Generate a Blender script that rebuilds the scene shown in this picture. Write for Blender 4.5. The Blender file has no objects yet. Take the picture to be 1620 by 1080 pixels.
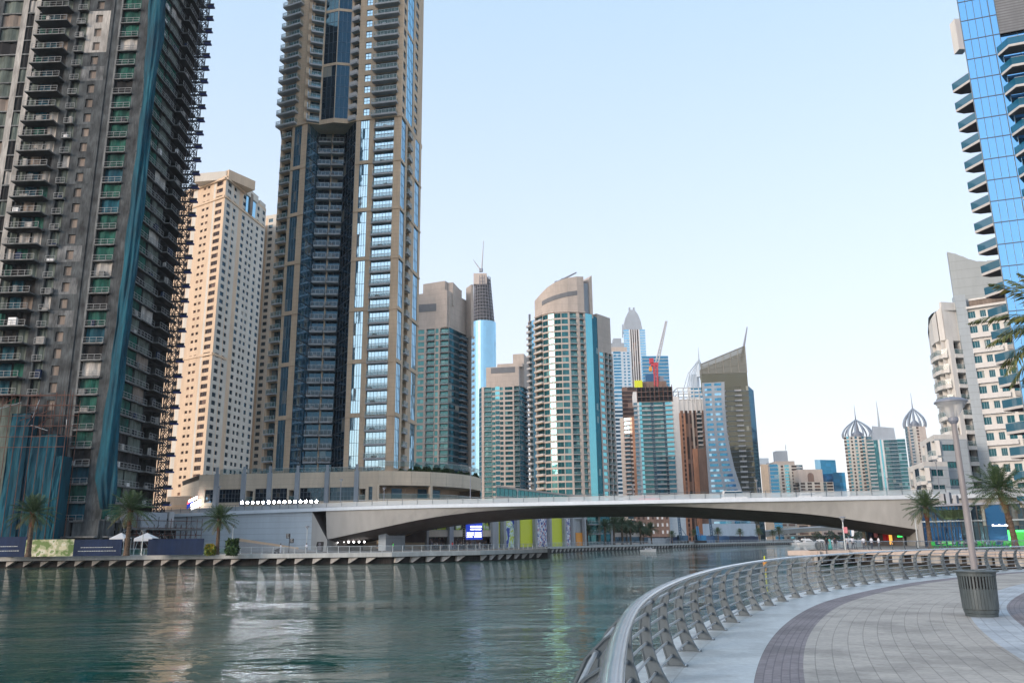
import bpy, bmesh, math, random
from mathutils import Vector
random.seed(7)
rad=math.radians
S=bpy.context.scene
# ---------------------------------------------------------------- camera, sky, sun, exposure
F=1280.; TH=rad(13.87); RO=rad(0.66); EYE=3.5
cd=bpy.data.cameras.new('camera'); cam=bpy.data.objects.new('camera',cd); S.collection.objects.link(cam)
cd.sensor_width=36; cd.lens=F/1620*36; cd.clip_start=.1; cd.clip_end=9000
from mathutils import Matrix
cam.matrix_world=Matrix.Translation((0,0,EYE))@Matrix.Rotation(rad(90)+TH,4,'X')@Matrix.Rotation(-RO,4,'Z')
S.camera=cam
SUN_EL,SUN_AZ=rad(13),rad(-130)         # azimuth from +Y towards +X : low in the west, a little behind the camera
w=bpy.data.worlds.new("World"); S.world=w; w.use_nodes=True
nt=w.node_tree; nt.nodes.clear()
out=nt.nodes.new('ShaderNodeOutputWorld'); bg=nt.nodes.new('ShaderNodeBackground'); bg.inputs[1].default_value=.13
sk=nt.nodes.new('ShaderNodeTexSky'); sk.sky_type='NISHITA'; sk.sun_disc=False; sk.sun_elevation=rad(24); sk.sun_rotation=SUN_AZ
sk.air_density=1.0; sk.dust_density=2.2; sk.ozone_density=2.4
tc=nt.nodes.new('ShaderNodeTexCoord'); sp=nt.nodes.new('ShaderNodeSeparateXYZ'); rmp=nt.nodes.new('ShaderNodeMapRange')
nt.links.new(tc.outputs['Generated'],sp.inputs[0]); nt.links.new(sp.outputs[2],rmp.inputs[0])
rmp.inputs[1].default_value=0.0; rmp.inputs[2].default_value=.62; rmp.inputs[3].default_value=.85; rmp.inputs[4].default_value=.75; rmp.interpolation_type='SMOOTHSTEP'
mx=nt.nodes.new('ShaderNodeMix'); mx.data_type='RGBA'
nt.links.new(rmp.outputs[0],mx.inputs[0]); tn=nt.nodes.new('ShaderNodeMix'); tn.data_type='RGBA'; tn.blend_type='MULTIPLY'; tn.inputs[0].default_value=1; tn.inputs[7].default_value=(1.75,1.62,1.55,1); nt.links.new(sk.outputs[0],tn.inputs[6]); nt.links.new(tn.outputs[2],mx.inputs[6]); gr=nt.nodes.new('ShaderNodeMix'); gr.data_type='RGBA'; gm_=nt.nodes.new('ShaderNodeMapRange'); nt.links.new(sp.outputs[2],gm_.inputs[0]); gm_.inputs[2].default_value=.62; nt.links.new(gm_.outputs[0],gr.inputs[0]); gr.inputs[6].default_value=(3.9,3.72,3.75,1); gr.inputs[7].default_value=(2.2,2.95,3.6,1); nt.links.new(gr.outputs[2],mx.inputs[7])   # the bright haze low in the air
nt.links.new(mx.outputs[2],bg.inputs[0]); nt.links.new(bg.outputs[0],out.inputs[0])
sl=bpy.data.lights.new('sun','SUN'); sl.energy=1.2; sl.angle=rad(16); sl.color=(1,.83,.68)
so=bpy.data.objects.new('sun',sl); S.collection.objects.link(so)
sd=Vector((math.sin(SUN_AZ)*math.cos(SUN_EL),math.cos(SUN_AZ)*math.cos(SUN_EL),math.sin(SUN_EL)))
so.rotation_euler=sd.to_track_quat('Z','Y').to_euler()
S.view_settings.view_transform='Standard'; S.view_settings.look='None'; S.view_settings.exposure=1.13; S.view_settings.gamma=1
# ---------------------------------------------------------------- measuring helpers (direction seen in the photo + a real distance)
def ray(x,y):
    a=(x-810)/F; b=-(y-540)/F
    a2=a*math.cos(RO)+b*math.sin(RO); b2=-a*math.sin(RO)+b*math.cos(RO)
    return a2, math.cos(TH)-b2*math.sin(TH), math.sin(TH)+b2*math.cos(TH)
def P(x,y,d):
    a,Y,Z=ray(x,y); return Vector((a*d/Y,d,EYE+Z*d/Y))
def G(x,y,z):
    a,Y,Z=ray(x,y); t=(z-EYE)/Z; return Vector((a*t,Y*t,z))
def zp(x,y,d): return P(x,y,d).z
def XY(x,y,d): v=P(x,y,d); return Vector((v.x,v.y))
# ---------------------------------------------------------------- materials
PAL={}
def nmat(name):
    m=bpy.data.materials.new(name); m.use_nodes=True; t=m.node_tree
    b=t.nodes['Principled BSDF']; PAL[name]=m; return m,t,b
def lk(t,a,b): t.links.new(a,b)
def ncol(t,col,amt,scale,stretch=(1,1,1),detail=4,seedoff=0,col2=None,lo=.35,hi=.65):
    tcn=t.nodes.new('ShaderNodeTexCoord'); mp=t.nodes.new('ShaderNodeMapping'); mp.inputs['Scale'].default_value=stretch; mp.inputs['Location'].default_value=(seedoff,)*3
    nz=t.nodes.new('ShaderNodeTexNoise'); nz.inputs['Scale'].default_value=scale; nz.inputs['Detail'].default_value=detail
    lk(t,tcn.outputs['Object'],mp.inputs[0]); lk(t,mp.outputs[0],nz.inputs['Vector'])
    r=t.nodes.new('ShaderNodeMapRange'); lk(t,nz.outputs[0],r.inputs[0]); r.inputs[1].default_value=lo; r.inputs[2].default_value=hi
    m=t.nodes.new('ShaderNodeMix'); m.data_type='RGBA'; lk(t,r.outputs[0],m.inputs[0])
    c2=col2 or tuple(c*(1-amt) for c in col)
    m.inputs[6].default_value=(*c2,1); m.inputs[7].default_value=(*col,1)
    return m.outputs[2],nz
def wallm(name,col,amt=.15,scale=.25,rough=.8,stretch=(1,1,.35),joint=None,col2=None,bump=0,lo=.35,hi=.65,metal=0):
    m,t,b=nmat(name); o,nz=ncol(t,col,amt,scale,stretch,col2=col2,lo=lo,hi=hi)
    o2,n2=ncol(t,(1,1,1),amt*.7,scale*7,(1,1,.15),seedoff=3)
    mu=t.nodes.new('ShaderNodeMix'); mu.data_type='RGBA'; mu.blend_type='MULTIPLY'; mu.inputs[0].default_value=1
    lk(t,o,mu.inputs[6]); lk(t,o2,mu.inputs[7]); o=mu.outputs[2]
    if joint:   # thin joints between cladding panels, in height
        tcn=t.nodes.new('ShaderNodeTexCoord'); s=t.nodes.new('ShaderNodeSeparateXYZ'); lk(t,tcn.outputs['Object'],s.inputs[0])
        d=t.nodes.new('ShaderNodeMath'); d.operation='DIVIDE'; d.inputs[1].default_value=joint[0]; lk(t,s.outputs[2],d.inputs[0])
        f=t.nodes.new('ShaderNodeMath'); f.operation='FRACT'; lk(t,d.outputs[0],f.inputs[0])
        g=t.nodes.new('ShaderNodeMath'); g.operation='LESS_THAN'; g.inputs[1].default_value=joint[1]; lk(t,f.outputs[0],g.inputs[0])
        m3=t.nodes.new('ShaderNodeMix'); m3.data_type='RGBA'; lk(t,g.outputs[0],m3.inputs[0]); lk(t,o,m3.inputs[6]); m3.inputs[7].default_value=(*[c*.6 for c in col],1); o=m3.outputs[2]
    lk(t,o,b.inputs['Base Color']); b.inputs['Roughness'].default_value=rough; b.inputs['Metallic'].default_value=metal
    b.inputs['Specular IOR Level'].default_value=.3
    if bump:
        bm=t.nodes.new('ShaderNodeBump'); bm.inputs['Strength'].default_value=bump; lk(t,n2.outputs[0],bm.inputs['Height']); lk(t,bm.outputs[0],b.inputs['Normal'])
    return m
def glassm(name,body,tint,refl=.5,curtain=.15,ccol=(.35,.33,.28),rough=.04,var=.5):
    m,t,b=nmat(name); t.nodes.remove(b); o=t.nodes['Material Output']
    at=t.nodes.new('ShaderNodeAttribute'); at.attribute_name='rnd'
    g=t.nodes.new('ShaderNodeMath'); g.operation='LESS_THAN'; g.inputs[1].default_value=curtain; lk(t,at.outputs['Fac'],g.inputs[0])
    vr=t.nodes.new('ShaderNodeMapRange'); lk(t,at.outputs['Fac'],vr.inputs[0]); vr.inputs[3].default_value=1-var; vr.inputs[4].default_value=1+var
    bc=t.nodes.new('ShaderNodeMix'); bc.data_type='RGBA'; bc.blend_type='MULTIPLY'; bc.inputs[0].default_value=1; bc.inputs[6].default_value=(*body,1); lk(t,vr.outputs[0],bc.inputs[7])
    cm=t.nodes.new('ShaderNodeMix'); cm.data_type='RGBA'; lk(t,g.outputs[0],cm.inputs[0]); lk(t,bc.outputs[2],cm.inputs[6]); cm.inputs[7].default_value=(*ccol,1)
    df=t.nodes.new('ShaderNodeBsdfDiffuse'); lk(t,cm.outputs[2],df.inputs[0])
    gl=t.nodes.new('ShaderNodeBsdfGlossy'); gl.inputs['Roughness'].default_value=rough; gl.inputs[0].default_value=(*tint,1)
    tcn=t.nodes.new('ShaderNodeTexCoord'); nz=t.nodes.new('ShaderNodeTexNoise'); nz.inputs['Scale'].default_value=.35; nz.inputs['Detail'].default_value=1; lk(t,tcn.outputs['Object'],nz.inputs['Vector'])
    bm=t.nodes.new('ShaderNodeBump'); bm.inputs['Strength'].default_value=.12; bm.inputs['Distance'].default_value=.12; lk(t,nz.outputs[0],bm.inputs['Height']); lk(t,bm.outputs[0],gl.inputs['Normal'])
    fr=t.nodes.new('ShaderNodeFresnel'); fr.inputs[0].default_value=1.5
    ad=t.nodes.new('ShaderNodeMath'); ad.operation='ADD'; ad.use_clamp=True; ad.inputs[1].default_value=refl; lk(t,fr.outputs[0],ad.inputs[0])
    ms=t.nodes.new('ShaderNodeMixShader'); lk(t,ad.outputs[0],ms.inputs[0]); lk(t,df.outputs[0],ms.inputs[1]); lk(t,gl.outputs[0],ms.inputs[2]); lk(t,ms.outputs[0],o.inputs[0])
    return m
def plain(name,col,rough=.6,metal=0,spec=.4,emit=None):
    m,t,b=nmat(name); b.inputs['Base Color'].default_value=(*col,1); b.inputs['Roughness'].default_value=rough; b.inputs['Metallic'].default_value=metal; b.inputs['Specular IOR Level'].default_value=spec
    if emit: b.inputs['Emission Color'].default_value=(*col,1); b.inputs['Emission Strength'].default_value=emit
    return m
def see(name,col,alpha,rough=.1):
    m,t,b=nmat(name); b.inputs['Base Color'].default_value=(*col,1); b.inputs['Roughness'].default_value=rough; b.inputs['Alpha'].default_value=alpha; return m
wallm('beige_stone',(.64,.485,.345),.18,joint=(1.15,.05))
wallm('podium_stone',(.66,.56,.44),.12,joint=(1.4,.03))
wallm('pale_slab',(.42,.43,.45),.2)
wallm('cream',(.66,.50,.36),.12)
wallm('cream_white',(.62,.58,.52),.12)
wallm('pink_beige',(.56,.48,.43),.15)
wallm('taupe',(.52,.45,.40),.15,joint=(3.3,.03))
wallm('louver',(.22,.23,.25),.2,stretch=(1,1,1),joint=(.5,.4))
wallm('white_wall',(.70,.70,.70),.08)
wallm('warm_white',(.74,.73,.71),.12)
wallm('panel_grey',(.44,.50,.55),.08,joint=(1.6,.04))
wallm('grey_band',(.34,.38,.43),.12)
wallm('blue_white',(.50,.58,.66),.1)
wallm('brown_wall',(.26,.17,.135),.25)
wallm('orange_wall',(.50,.25,.15),.25)
wallm('olive_wall',(.17,.155,.12),.3)
wallm('raw_concrete',(.12,.135,.145),.5,.5,col2=(.03,.037,.042))
wallm('render_dark',(.11,.125,.135),.6,.6,stretch=(1,1,.6),col2=(.022,.025,.03),lo=.3,hi=.7)
wallm('render_mid',(.26,.27,.28),.6,.8,col2=(.06,.065,.07),lo=.3,hi=.7)
wallm('render_pale',(.58,.55,.52),.5,.5,lo=.3,hi=.7)
wallm('tan_infill',(.29,.235,.20),.4,.4)
wallm('slab_edge',(.22,.23,.235),.5,.8)
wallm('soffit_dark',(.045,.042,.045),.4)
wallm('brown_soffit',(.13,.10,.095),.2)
wallm('rail_white',(.55,.53,.52),.1)
wallm('net_blue',(.003,.10,.15),.6,.35,stretch=(1,1,.25),col2=(.001,.045,.08),bump=.5)
wallm('net_green',(.012,.13,.10),.6,.5,stretch=(1,1,.7),col2=(.006,.045,.04))
wallm('net_grey',(.15,.185,.165),.5,.5)
wallm('bridge_conc',(.43,.435,.43),.16,.12,stretch=(1,1,.5))
wallm('bridge_soffit',(.15,.13,.125),.2,.2)  # bridge concrete with the unlit underside's darkness put into its colour
wallm('bridge_white',(.60,.66,.72),.08,.2)
wallm('abutment',(.52,.60,.67),.1,.15,joint=(1.25,.05))
wallm('coping',(.47,.49,.49),.2,.6,rough=.55)
wallm('coping_pink',(.55,.46,.41),.15,.4)
wallm('quay_dark',(.045,.04,.04),.5,.6)  # black shadow under the overhanging promenade is put into this wall colour
wallm('corbel',(.50,.48,.46),.3,.6)
wallm('land',(.30,.28,.26),.3,.08)
wallm('asphalt',(.06,.06,.062),.3,.3)
wallm('navy_board',(.012,.03,.085),.3,.4)
wallm('steel_scaf',(.06,.065,.08),.4,1)
wallm('rust_steel',(.20,.10,.08),.4,1)
wallm('bark',(.17,.115,.08),.5,3,stretch=(1,1,3),bump=.6)
wallm('bark_red',(.22,.085,.05),.5,4,stretch=(1,1,3),bump=.6)
wallm('rail_steel',(.115,.145,.17),.2,1.2,rough=.45,metal=.2,stretch=(1,1,1))
wallm('hand_steel',(.74,.78,.83),.12,1.5,rough=.24,metal=1,stretch=(1,1,1))
wallm('pole_paint',(.27,.255,.265),.15,1.5,rough=.45,stretch=(1,1,.4))
wallm('bin_paint',(.10,.125,.135),.3,3,rough=.45,stretch=(1,1,.3))
glassm('glass_beige',(.04,.14,.21),(.46,.72,.92),.55,.12)
glassm('glass_dark',(.006,.018,.03),(.10,.22,.32),.22,.03)
glassm('glass_door',(.012,.05,.075),(.30,.50,.62),.28,.18,(.22,.24,.24))
glassm('glass_teal',(.006,.065,.08),(.20,.55,.60),.14,.07,(.15,.3,.3))
glassm('glass_tealdark',(.004,.03,.045),(.05,.22,.30),.2,.04)
glassm('glass_cyan',(.01,.10,.13),(.25,.68,.78),.6,.02)
glassm('glass_blue',(.01,.14,.38),(.27,.58,.92),.85,.0,var=.25)
glassm('glass_blue_far',(.01,.08,.16),(.10,.40,.62),.45,.02)
glassm('glass_sky',(.05,.20,.32),(.42,.72,.92),.6,.02)
glassm('glass_olive',(.03,.03,.022),(.28,.26,.19),.35,.05)
glassm('glass_brown',(.035,.02,.018),(.22,.17,.15),.15,.2,(.2,.12,.09))
glassm('glass_shop',(.01,.018,.03),(.10,.20,.30),.15,.15,(.10,.09,.08))
glassm('glass_navy',(.003,.014,.045),(.04,.12,.30),.2,.0)
plain('mull',(.12,.15,.18),.4,.6)
plain('mull_light',(.42,.46,.48),.4,.3)
plain('dark_void',(.012,.012,.014),.9)  # near-black sheets painted as the unlit depth of open floors
plain('blue_paint',(.015,.09,.22),.5)
plain('navy_edge',(.01,.03,.16),.5)
plain('white_paint',(.75,.75,.76),.5)
plain('red_paint',(.5,.05,.07),.5)
plain('crane_white',(.45,.45,.47),.5)
plain('steel_far',(.20,.22,.27),.5,.1)
plain('black_paint',(.015,.015,.02),.5)
def mural(name,cols,scale):
    m,t,b=nmat(name); tcn=t.nodes.new('ShaderNodeTexCoord'); v=t.nodes.new('ShaderNodeTexNoise'); v.inputs['Scale'].default_value=scale; v.inputs['Detail'].default_value=2
    lk(t,tcn.outputs['Object'],v.inputs['Vector']); r=t.nodes.new('ShaderNodeValToRGB'); lk(t,v.outputs[0],r.inputs[0]); r.color_ramp.interpolation='CONSTANT'
    e=r.color_ramp.elements; e[0].position=0; e[0].color=(*cols[0],1); e[1].position=.44; e[1].color=(*cols[1],1)
    for i,c in enumerate(cols[2:]):
        x=e.new(.52+.06*i); x.color=(*c,1)
    lk(t,r.outputs[0],b.inputs['Base Color']); b.inputs['Roughness'].default_value=.6
glassm('glass_navy2',(.004,.035,.10),(.05,.16,.36),.2,.0)
mural('shop_lit',[(.03,.03,.03),(.05,.05,.04),(.5,.55,.05),(.35,.55,.2),(.7,.7,.6)],.5)  # lit shop interiors painted as colour patches, without any glow
plain('orange_lit',(.9,.42,.08),.5,emit=.6)
plain('blue_rig',(.02,.16,.36),.5)
plain('steel_rigblue',(.03,.08,.15),.5)
see('see_frame',(.13,.125,.095),.8,.15)
plain('olive_frame',(.2,.19,.16),.5)
glassm('glass_blue_office',(.01,.12,.25),(.06,.36,.60),.4,.0)
glassm('glass_blue_deep',(.005,.03,.10),(.08,.25,.6),.5,.0)
wallm('fin_panel',(.40,.44,.46),.08,joint=(2.1,.03))
plain('steel_rib',(.36,.39,.44),.35,.6)
plain('bar_steel',(.42,.44,.46),.35,.5)
plain('rail_dull',(.27,.28,.29),.6)
plain('frame_grey',(.17,.165,.19),.7)
plain('lamp_glow',(.95,.95,1),.5,emit=75)
plain('lamp_small',(1,.97,.95),.5,emit=5)
plain('green_glow',(.05,1,.15),.5,emit=1.0)
plain('green_paint',(.02,.45,.06),.5)
plain('yellow_lit',(.75,.72,.03),.5,emit=.25)
plain('yellow_paint',(.62,.66,.02),.5)
plain('orange_paint',(.75,.28,.02),.5)
plain('warm_glow',(1,.72,.42),.5,emit=1.1)
plain('screen_blue',(.02,.05,.42),.5,emit=.5)
plain('screen_white',(.85,.85,1),.5,emit=1.6)
plain('red_glow',(1,.05,.04),.5,emit=2.5)
plain('red_cloth',(.55,.01,.02),.8)
plain('pink_cloth',(.7,.25,.28),.8)
plain('skin',(.28,.15,.10),.6)
plain('hair',(.01,.008,.007),.7)
plain('shirt_white',(.65,.66,.72),.8)
plain('shirt_black',(.02,.02,.03),.8)
plain('shirt_teal',(.08,.32,.32),.8)
plain('trousers',(.04,.05,.08),.8)
plain('shorts_grey',(.12,.14,.17),.8)
plain('poster_grey',(.16,.16,.19),.5)
see('rail_dark',(.03,.06,.08),.5)
see('rail_glass',(.10,.22,.24),.45)
see('rail_glass_teal',(.006,.09,.15),.9,.05)
see('quay_glass',(.06,.20,.19),.55)
see('lamp_glass',(.7,.73,.76),.42,.15)
see('bridge_glass',(.45,.52,.58),.7,.2)
def leafm(name,a,b_):
    m,t,b=nmat(name); at=t.nodes.new('ShaderNodeAttribute'); at.attribute_name='rnd'
    mm=t.nodes.new('ShaderNodeMix'); mm.data_type='RGBA'; lk(t,at.outputs['Fac'],mm.inputs[0]); mm.inputs[6].default_value=(*a,1); mm.inputs[7].default_value=(*b_,1)
    lk(t,mm.outputs[2],b.inputs['Base Color']); b.inputs['Roughness'].default_value=.55; b.inputs['Specular IOR Level'].default_value=.3
    return m
leafm('frond',(.025,.06,.03),(.07,.11,.045)); leafm('frond_dry',(.16,.12,.05),(.08,.10,.04)); leafm('leaf',(.02,.05,.02),(.06,.11,.04)); leafm('flower',(.35,.25,.02),(.08,.16,.03))
leafm('palm_frond_near',(.16,.15,.035),(.045,.085,.04))
mural('mural_white',[(.03,.06,.3),(.7,.72,.78),(.7,.72,.78),(.5,.05,.06),(.04,.1,.35)],.9)
mural('mural_blue',[(.02,.06,.35),(.6,.75,.7),(.55,.65,.1),(.75,.78,.8),(.03,.3,.28)],.35)
mural('hoard_print',[(.12,.2,.05),(.32,.36,.2),(.55,.52,.36),(.6,.6,.5),(.2,.28,.1)],.7)
mural('shop_mix',[(.02,.02,.025),(.12,.06,.04),(.03,.03,.05),(.45,.3,.2),(.1,.12,.2)],1.1)
def brickm(name,c1,c2,mortar,sx,sy,msize,rough=.75,amt=.12):
    m,t,b=nmat(name); uv=t.nodes.new('ShaderNodeUVMap'); br=t.nodes.new('ShaderNodeTexBrick'); lk(t,uv.outputs[0],br.inputs['Vector'])
    br.inputs['Color1'].default_value=(*c1,1); br.inputs['Color2'].default_value=(*c2,1); br.inputs['Mortar'].default_value=(*mortar,1)
    br.inputs['Scale'].default_value=1; br.inputs['Brick Width'].default_value=sx; br.inputs['Row Height'].default_value=sy; br.inputs['Mortar Size'].default_value=msize; br.inputs['Mortar Smooth'].default_value=.3
    o2,n2=ncol(t,(1,1,1),amt*2.0,.9,(1,1,1),detail=8,lo=.40,hi=.52); mu=t.nodes.new('ShaderNodeMix'); mu.data_type='RGBA'; mu.blend_type='MULTIPLY'; mu.inputs[0].default_value=1
    o3,n3=ncol(t,(1,1,1),amt*1.5,14,(1,1,1)); m4=t.nodes.new('ShaderNodeMix'); m4.data_type='RGBA'; m4.blend_type='MULTIPLY'; m4.inputs[0].default_value=1
    lk(t,br.outputs[0],mu.inputs[6]); lk(t,o2,mu.inputs[7]); lk(t,mu.outputs[2],m4.inputs[6]); lk(t,o3,m4.inputs[7]); lk(t,m4.outputs[2],b.inputs['Base Color'])
    bm=t.nodes.new('ShaderNodeBump'); bm.inputs['Strength'].default_value=.35; bm.inputs['Distance'].default_value=.01; bm.invert=True; lk(t,br.outputs['Fac'],bm.inputs['Height']); lk(t,bm.outputs[0],b.inputs['Normal'])
    b.inputs['Roughness'].default_value=rough; b.inputs['Specular IOR Level'].default_value=.45
brickm('pav_beige',(.47,.43,.385),(.41,.375,.34),(.29,.265,.24),.34,.23,.0075)
brickm('pav_purple',(.27,.235,.245),(.225,.195,.205),(.16,.14,.155),.2,.1,.008)
brickm('pav_blue',(.50,.53,.56),(.44,.47,.51),(.33,.34,.36),.42,.23,.009)
brickm('pav_coping',(.50,.54,.55),(.47,.51,.53),(.36,.39,.40),1.55,3.0,.010,rough=.38)
# water
m,t,b=nmat('water'); b.inputs['Base Color'].default_value=(.002,.052,.038,1); b.inputs['Roughness'].default_value=.025; b.inputs['IOR'].default_value=1.33; b.inputs['Specular IOR Level'].default_value=.5
tcn=t.nodes.new('ShaderNodeTexCoord')
def wn(scale,st,det,off=0):
    mp=t.nodes.new('ShaderNodeMapping'); mp.inputs['Scale'].default_value=st; mp.inputs['Rotation'].default_value=(0,0,off); lk(t,tcn.outputs['Object'],mp.inputs[0])
    n=t.nodes.new('ShaderNodeTexNoise'); n.inputs['Scale'].default_value=scale; n.inputs['Detail'].default_value=det; n.inputs['Roughness'].default_value=.55; lk(t,mp.outputs[0],n.inputs['Vector']); return n.outputs[0]
def wm(op,a,b_):
    n=t.nodes.new('ShaderNodeMath'); n.operation=op
    for i,v in enumerate((a,b_)):
        if isinstance(v,(int,float)): n.inputs[i].default_value=v
        else: lk(t,v,n.inputs[i])
    return n.outputs[0]
big=wn(.25,(.5,1.2,1),2,.06); mid=wn(.95,(.72,1.2,1),3,-.08); sm=wn(3.2,(.7,1.2,1),3,.05); patch=wn(.035,(.8,2.6,1),4,.1)
pr=t.nodes.new('ShaderNodeMapRange'); lk(t,patch,pr.inputs[0]); pr.inputs[1].default_value=.40; pr.inputs[2].default_value=.62; pr.inputs[3].default_value=.35; pr.inputs[4].default_value=1.5
h=wm('ADD',wm('MULTIPLY',big,.26),wm('ADD',wm('MULTIPLY',mid,.26),wm('MULTIPLY',sm,.085))); h=wm('MULTIPLY',h,pr.outputs[0])
bm=t.nodes.new('ShaderNodeBump'); bm.inputs['Strength'].default_value=1; bm.inputs['Distance'].default_value=.55; lk(t,h,bm.inputs['Height']); lk(t,bm.outputs[0],b.inputs['Normal'])
# ---------------------------------------------------------------- mesh builder
class MB:
    def __init__(s): s.v=[];s.f=[];s.m=[];s.r=[];s.uv=None;s.smooth=False
    def face(s,pts,m,r=None):
        n=len(s.v); s.v+=[tuple(p) for p in pts]; s.f.append(tuple(range(n,n+len(pts)))); s.m.append(m); s.r.append(random.random() if r is None else r)
    def hexa(s,b,tp,m):   # b,tp : 4 points each, counterclockwise seen from above
        n=len(s.v); s.v+=[tuple(p) for p in b]+[tuple(p) for p in tp]
        for f in ((3,2,1,0),(4,5,6,7),(0,1,5,4),(1,2,6,5),(2,3,7,6),(3,0,4,7)):
            s.f.append(tuple(n+i for i in f)); s.m.append(m); s.r.append(random.random())
    def box(s,x0,y0,z0,x1,y1,z1,m): s.hexa([(x0,y0,z0),(x1,y0,z0),(x1,y1,z0),(x0,y1,z0)],[(x0,y0,z1),(x1,y0,z1),(x1,y1,z1),(x0,y1,z1)],m)
    def prism(s,pts,z0,z1,m,mt=None):
        n=len(pts); z0s=z0 if isinstance(z0,(list,tuple)) else [z0]*n; z1s=z1 if isinstance(z1,(list,tuple)) else [z1]*n
        for i in range(n):
            j=(i+1)%n; s.face([(pts[i][0],pts[i][1],z0s[i]),(pts[j][0],pts[j][1],z0s[j]),(pts[j][0],pts[j][1],z1s[j]),(pts[i][0],pts[i][1],z1s[i])],m)
        s.face([(pts[i][0],pts[i][1],z1s[i]) for i in range(n)],mt or m); s.face([(pts[i][0],pts[i][1],z0s[i]) for i in reversed(range(n))],m)
    def tube(s,pts,r,m,seg=6,cap=True):
        pts=[Vector(p) for p in pts]; rr=r if isinstance(r,(list,tuple)) else [r]*len(pts); base=len(s.v)
        up=None
        for i,p in enumerate(pts):
            d=(pts[min(i+1,len(pts)-1)]-pts[max(i-1,0)]).normalized()
            if up is None: up=Vector((0,0,1)) if abs(d.z)<.9 else Vector((1,0,0))
            a=d.cross(up).normalized(); b_=a.cross(d).normalized()
            for k in range(seg):
                an=2*math.pi*k/seg; s.v.append(tuple(p+a*math.cos(an)*rr[i]+b_*math.sin(an)*rr[i]))
        for i in range(len(pts)-1):
            for k in range(seg):
                k2=(k+1)%seg; s.f.append((base+i*seg+k,base+i*seg+k2,base+(i+1)*seg+k2,base+(i+1)*seg+k)); s.m.append(m); s.r.append(.5)
        if cap:
            s.f.append(tuple(base+k for k in reversed(range(seg)))); s.m.append(m); s.r.append(.5)
            e=base+(len(pts)-1)*seg; s.f.append(tuple(e+k for k in range(seg))); s.m.append(m); s.r.append(.5)
    def lathe(s,c,prof,m,seg=24,cap=True):
        base=len(s.v)
        for (r,z) in prof:
            for k in range(seg): a=2*math.pi*k/seg; s.v.append((c[0]+r*math.cos(a),c[1]+r*math.sin(a),c[2]+z))
        for i in range(len(prof)-1):
            for k in range(seg):
                k2=(k+1)%seg; s.f.append((base+i*seg+k,base+i*seg+k2,base+(i+1)*seg+k2,base+(i+1)*seg+k)); s.m.append(m); s.r.append(.5)
        if cap:
            s.f.append(tuple(base+k for k in reversed(range(seg)))); s.m.append(m); s.r.append(.5)
            e=base+(len(prof)-1)*seg; s.f.append(tuple(e+k for k in range(seg))); s.m.append(m); s.r.append(.5)
    def add(s,o):
        n=len(s.v); s.v+=o.v; s.f+=[tuple(i+n for i in f) for f in o.f]; s.m+=o.m; s.r+=o.r
    def build(s,name,parent=None,org=None,smooth=False,uv=None):
        org=org if org is not None else (parent['_o'] if parent is not None and '_o' in parent else (0,0,0))
        me=bpy.data.meshes.new(name); ox,oy,oz=org
        me.from_pydata([(a-ox,b-oy,c-oz) for a,b,c in s.v],[],s.f)
        names=[]; idx={}
        for mname in s.m:
            if mname not in idx: idx[mname]=len(names); names.append(mname); me.materials.append(PAL[mname])
        me.polygons.foreach_set('material_index',[idx[x] for x in s.m])
        at=me.attributes.new('rnd','FLOAT','FACE'); at.data.foreach_set('value',s.r)
        if uv:
            ul=me.uv_layers.new(name='UVMap'); li=0; flat=[]
            for f in s.f:
                for i in f: flat+=[uv[i][0],uv[i][1]]
            ul.data.foreach_set('uv',flat)
        if smooth or s.smooth: me.polygons.foreach_set('use_smooth',[True]*len(s.f))
        me.update()
        o=bpy.data.objects.new(name,me); S.collection.objects.link(o)
        if parent is not None: o.parent=parent
        elif org!=(0,0,0): o.location=org
        return o
def tag(o,label=None,cat=None,group=None,kind=None):
    if label: o['label']=label
    if cat: o['category']=cat
    if group: o['group']=group
    if kind: o['kind']=kind
    return o
def thing(name,label,cat,loc,group=None):
    o=bpy.data.objects.new(name,None); S.collection.objects.link(o); o.location=loc; o['_o']=tuple(loc)
    return tag(o,label,cat,group)
def copy_tree(o,loc,rz=0,sc=1,label=None):
    c=o.copy(); S.collection.objects.link(c); c.location=loc; c.rotation_euler=(0,0,rz); c.scale=(sc,)*3
    if label: c['label']=label
    for ch in [x for x in S.collection.objects if x.parent==o]:
        k=ch.copy(); S.collection.objects.link(k); k.parent=c
        for g in [x for x in S.collection.objects if x.parent==ch]:
            q=g.copy(); S.collection.objects.link(q); q.parent=k
    return c
# ---------------------------------------------------------------- facades
class Face:
    def __init__(s,p0,p1):
        s.o=Vector((p0[0],p0[1])); d=Vector((p1[0],p1[1]))-s.o; s.L=d.length; s.u=d/s.L; s.n=Vector((s.u.y,-s.u.x))   # n points outwards
    def p(s,u,z,d=0):   # d > 0 : inwards
        q=s.o+s.u*u-s.n*d; return (q.x,q.y,z)
    def atpx(s,x,y):
        a,Y,Z=ray(x,y); k=a/Y     # X = k*Y
        den=s.u.x-k*s.u.y; return (k*s.o.y-s.o.x)/den
def fbox(mb,Fc,u0,u1,z0,z1,d0,d1,m):   # box on a face between depths d0<d1
    mb.hexa([Fc.p(u0,z0,d0),Fc.p(u1,z0,d0),Fc.p(u1,z0,d1),Fc.p(u0,z0,d1)],[Fc.p(u0,z1,d0),Fc.p(u1,z1,d0),Fc.p(u1,z1,d1),Fc.p(u0,z1,d1)],m)
def frect(mb,Fc,u0,u1,z0,z1,d,m,r=None): mb.face([Fc.p(u0,z0,d),Fc.p(u1,z0,d),Fc.p(u1,z1,d),Fc.p(u0,z1,d)],m,r)
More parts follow.
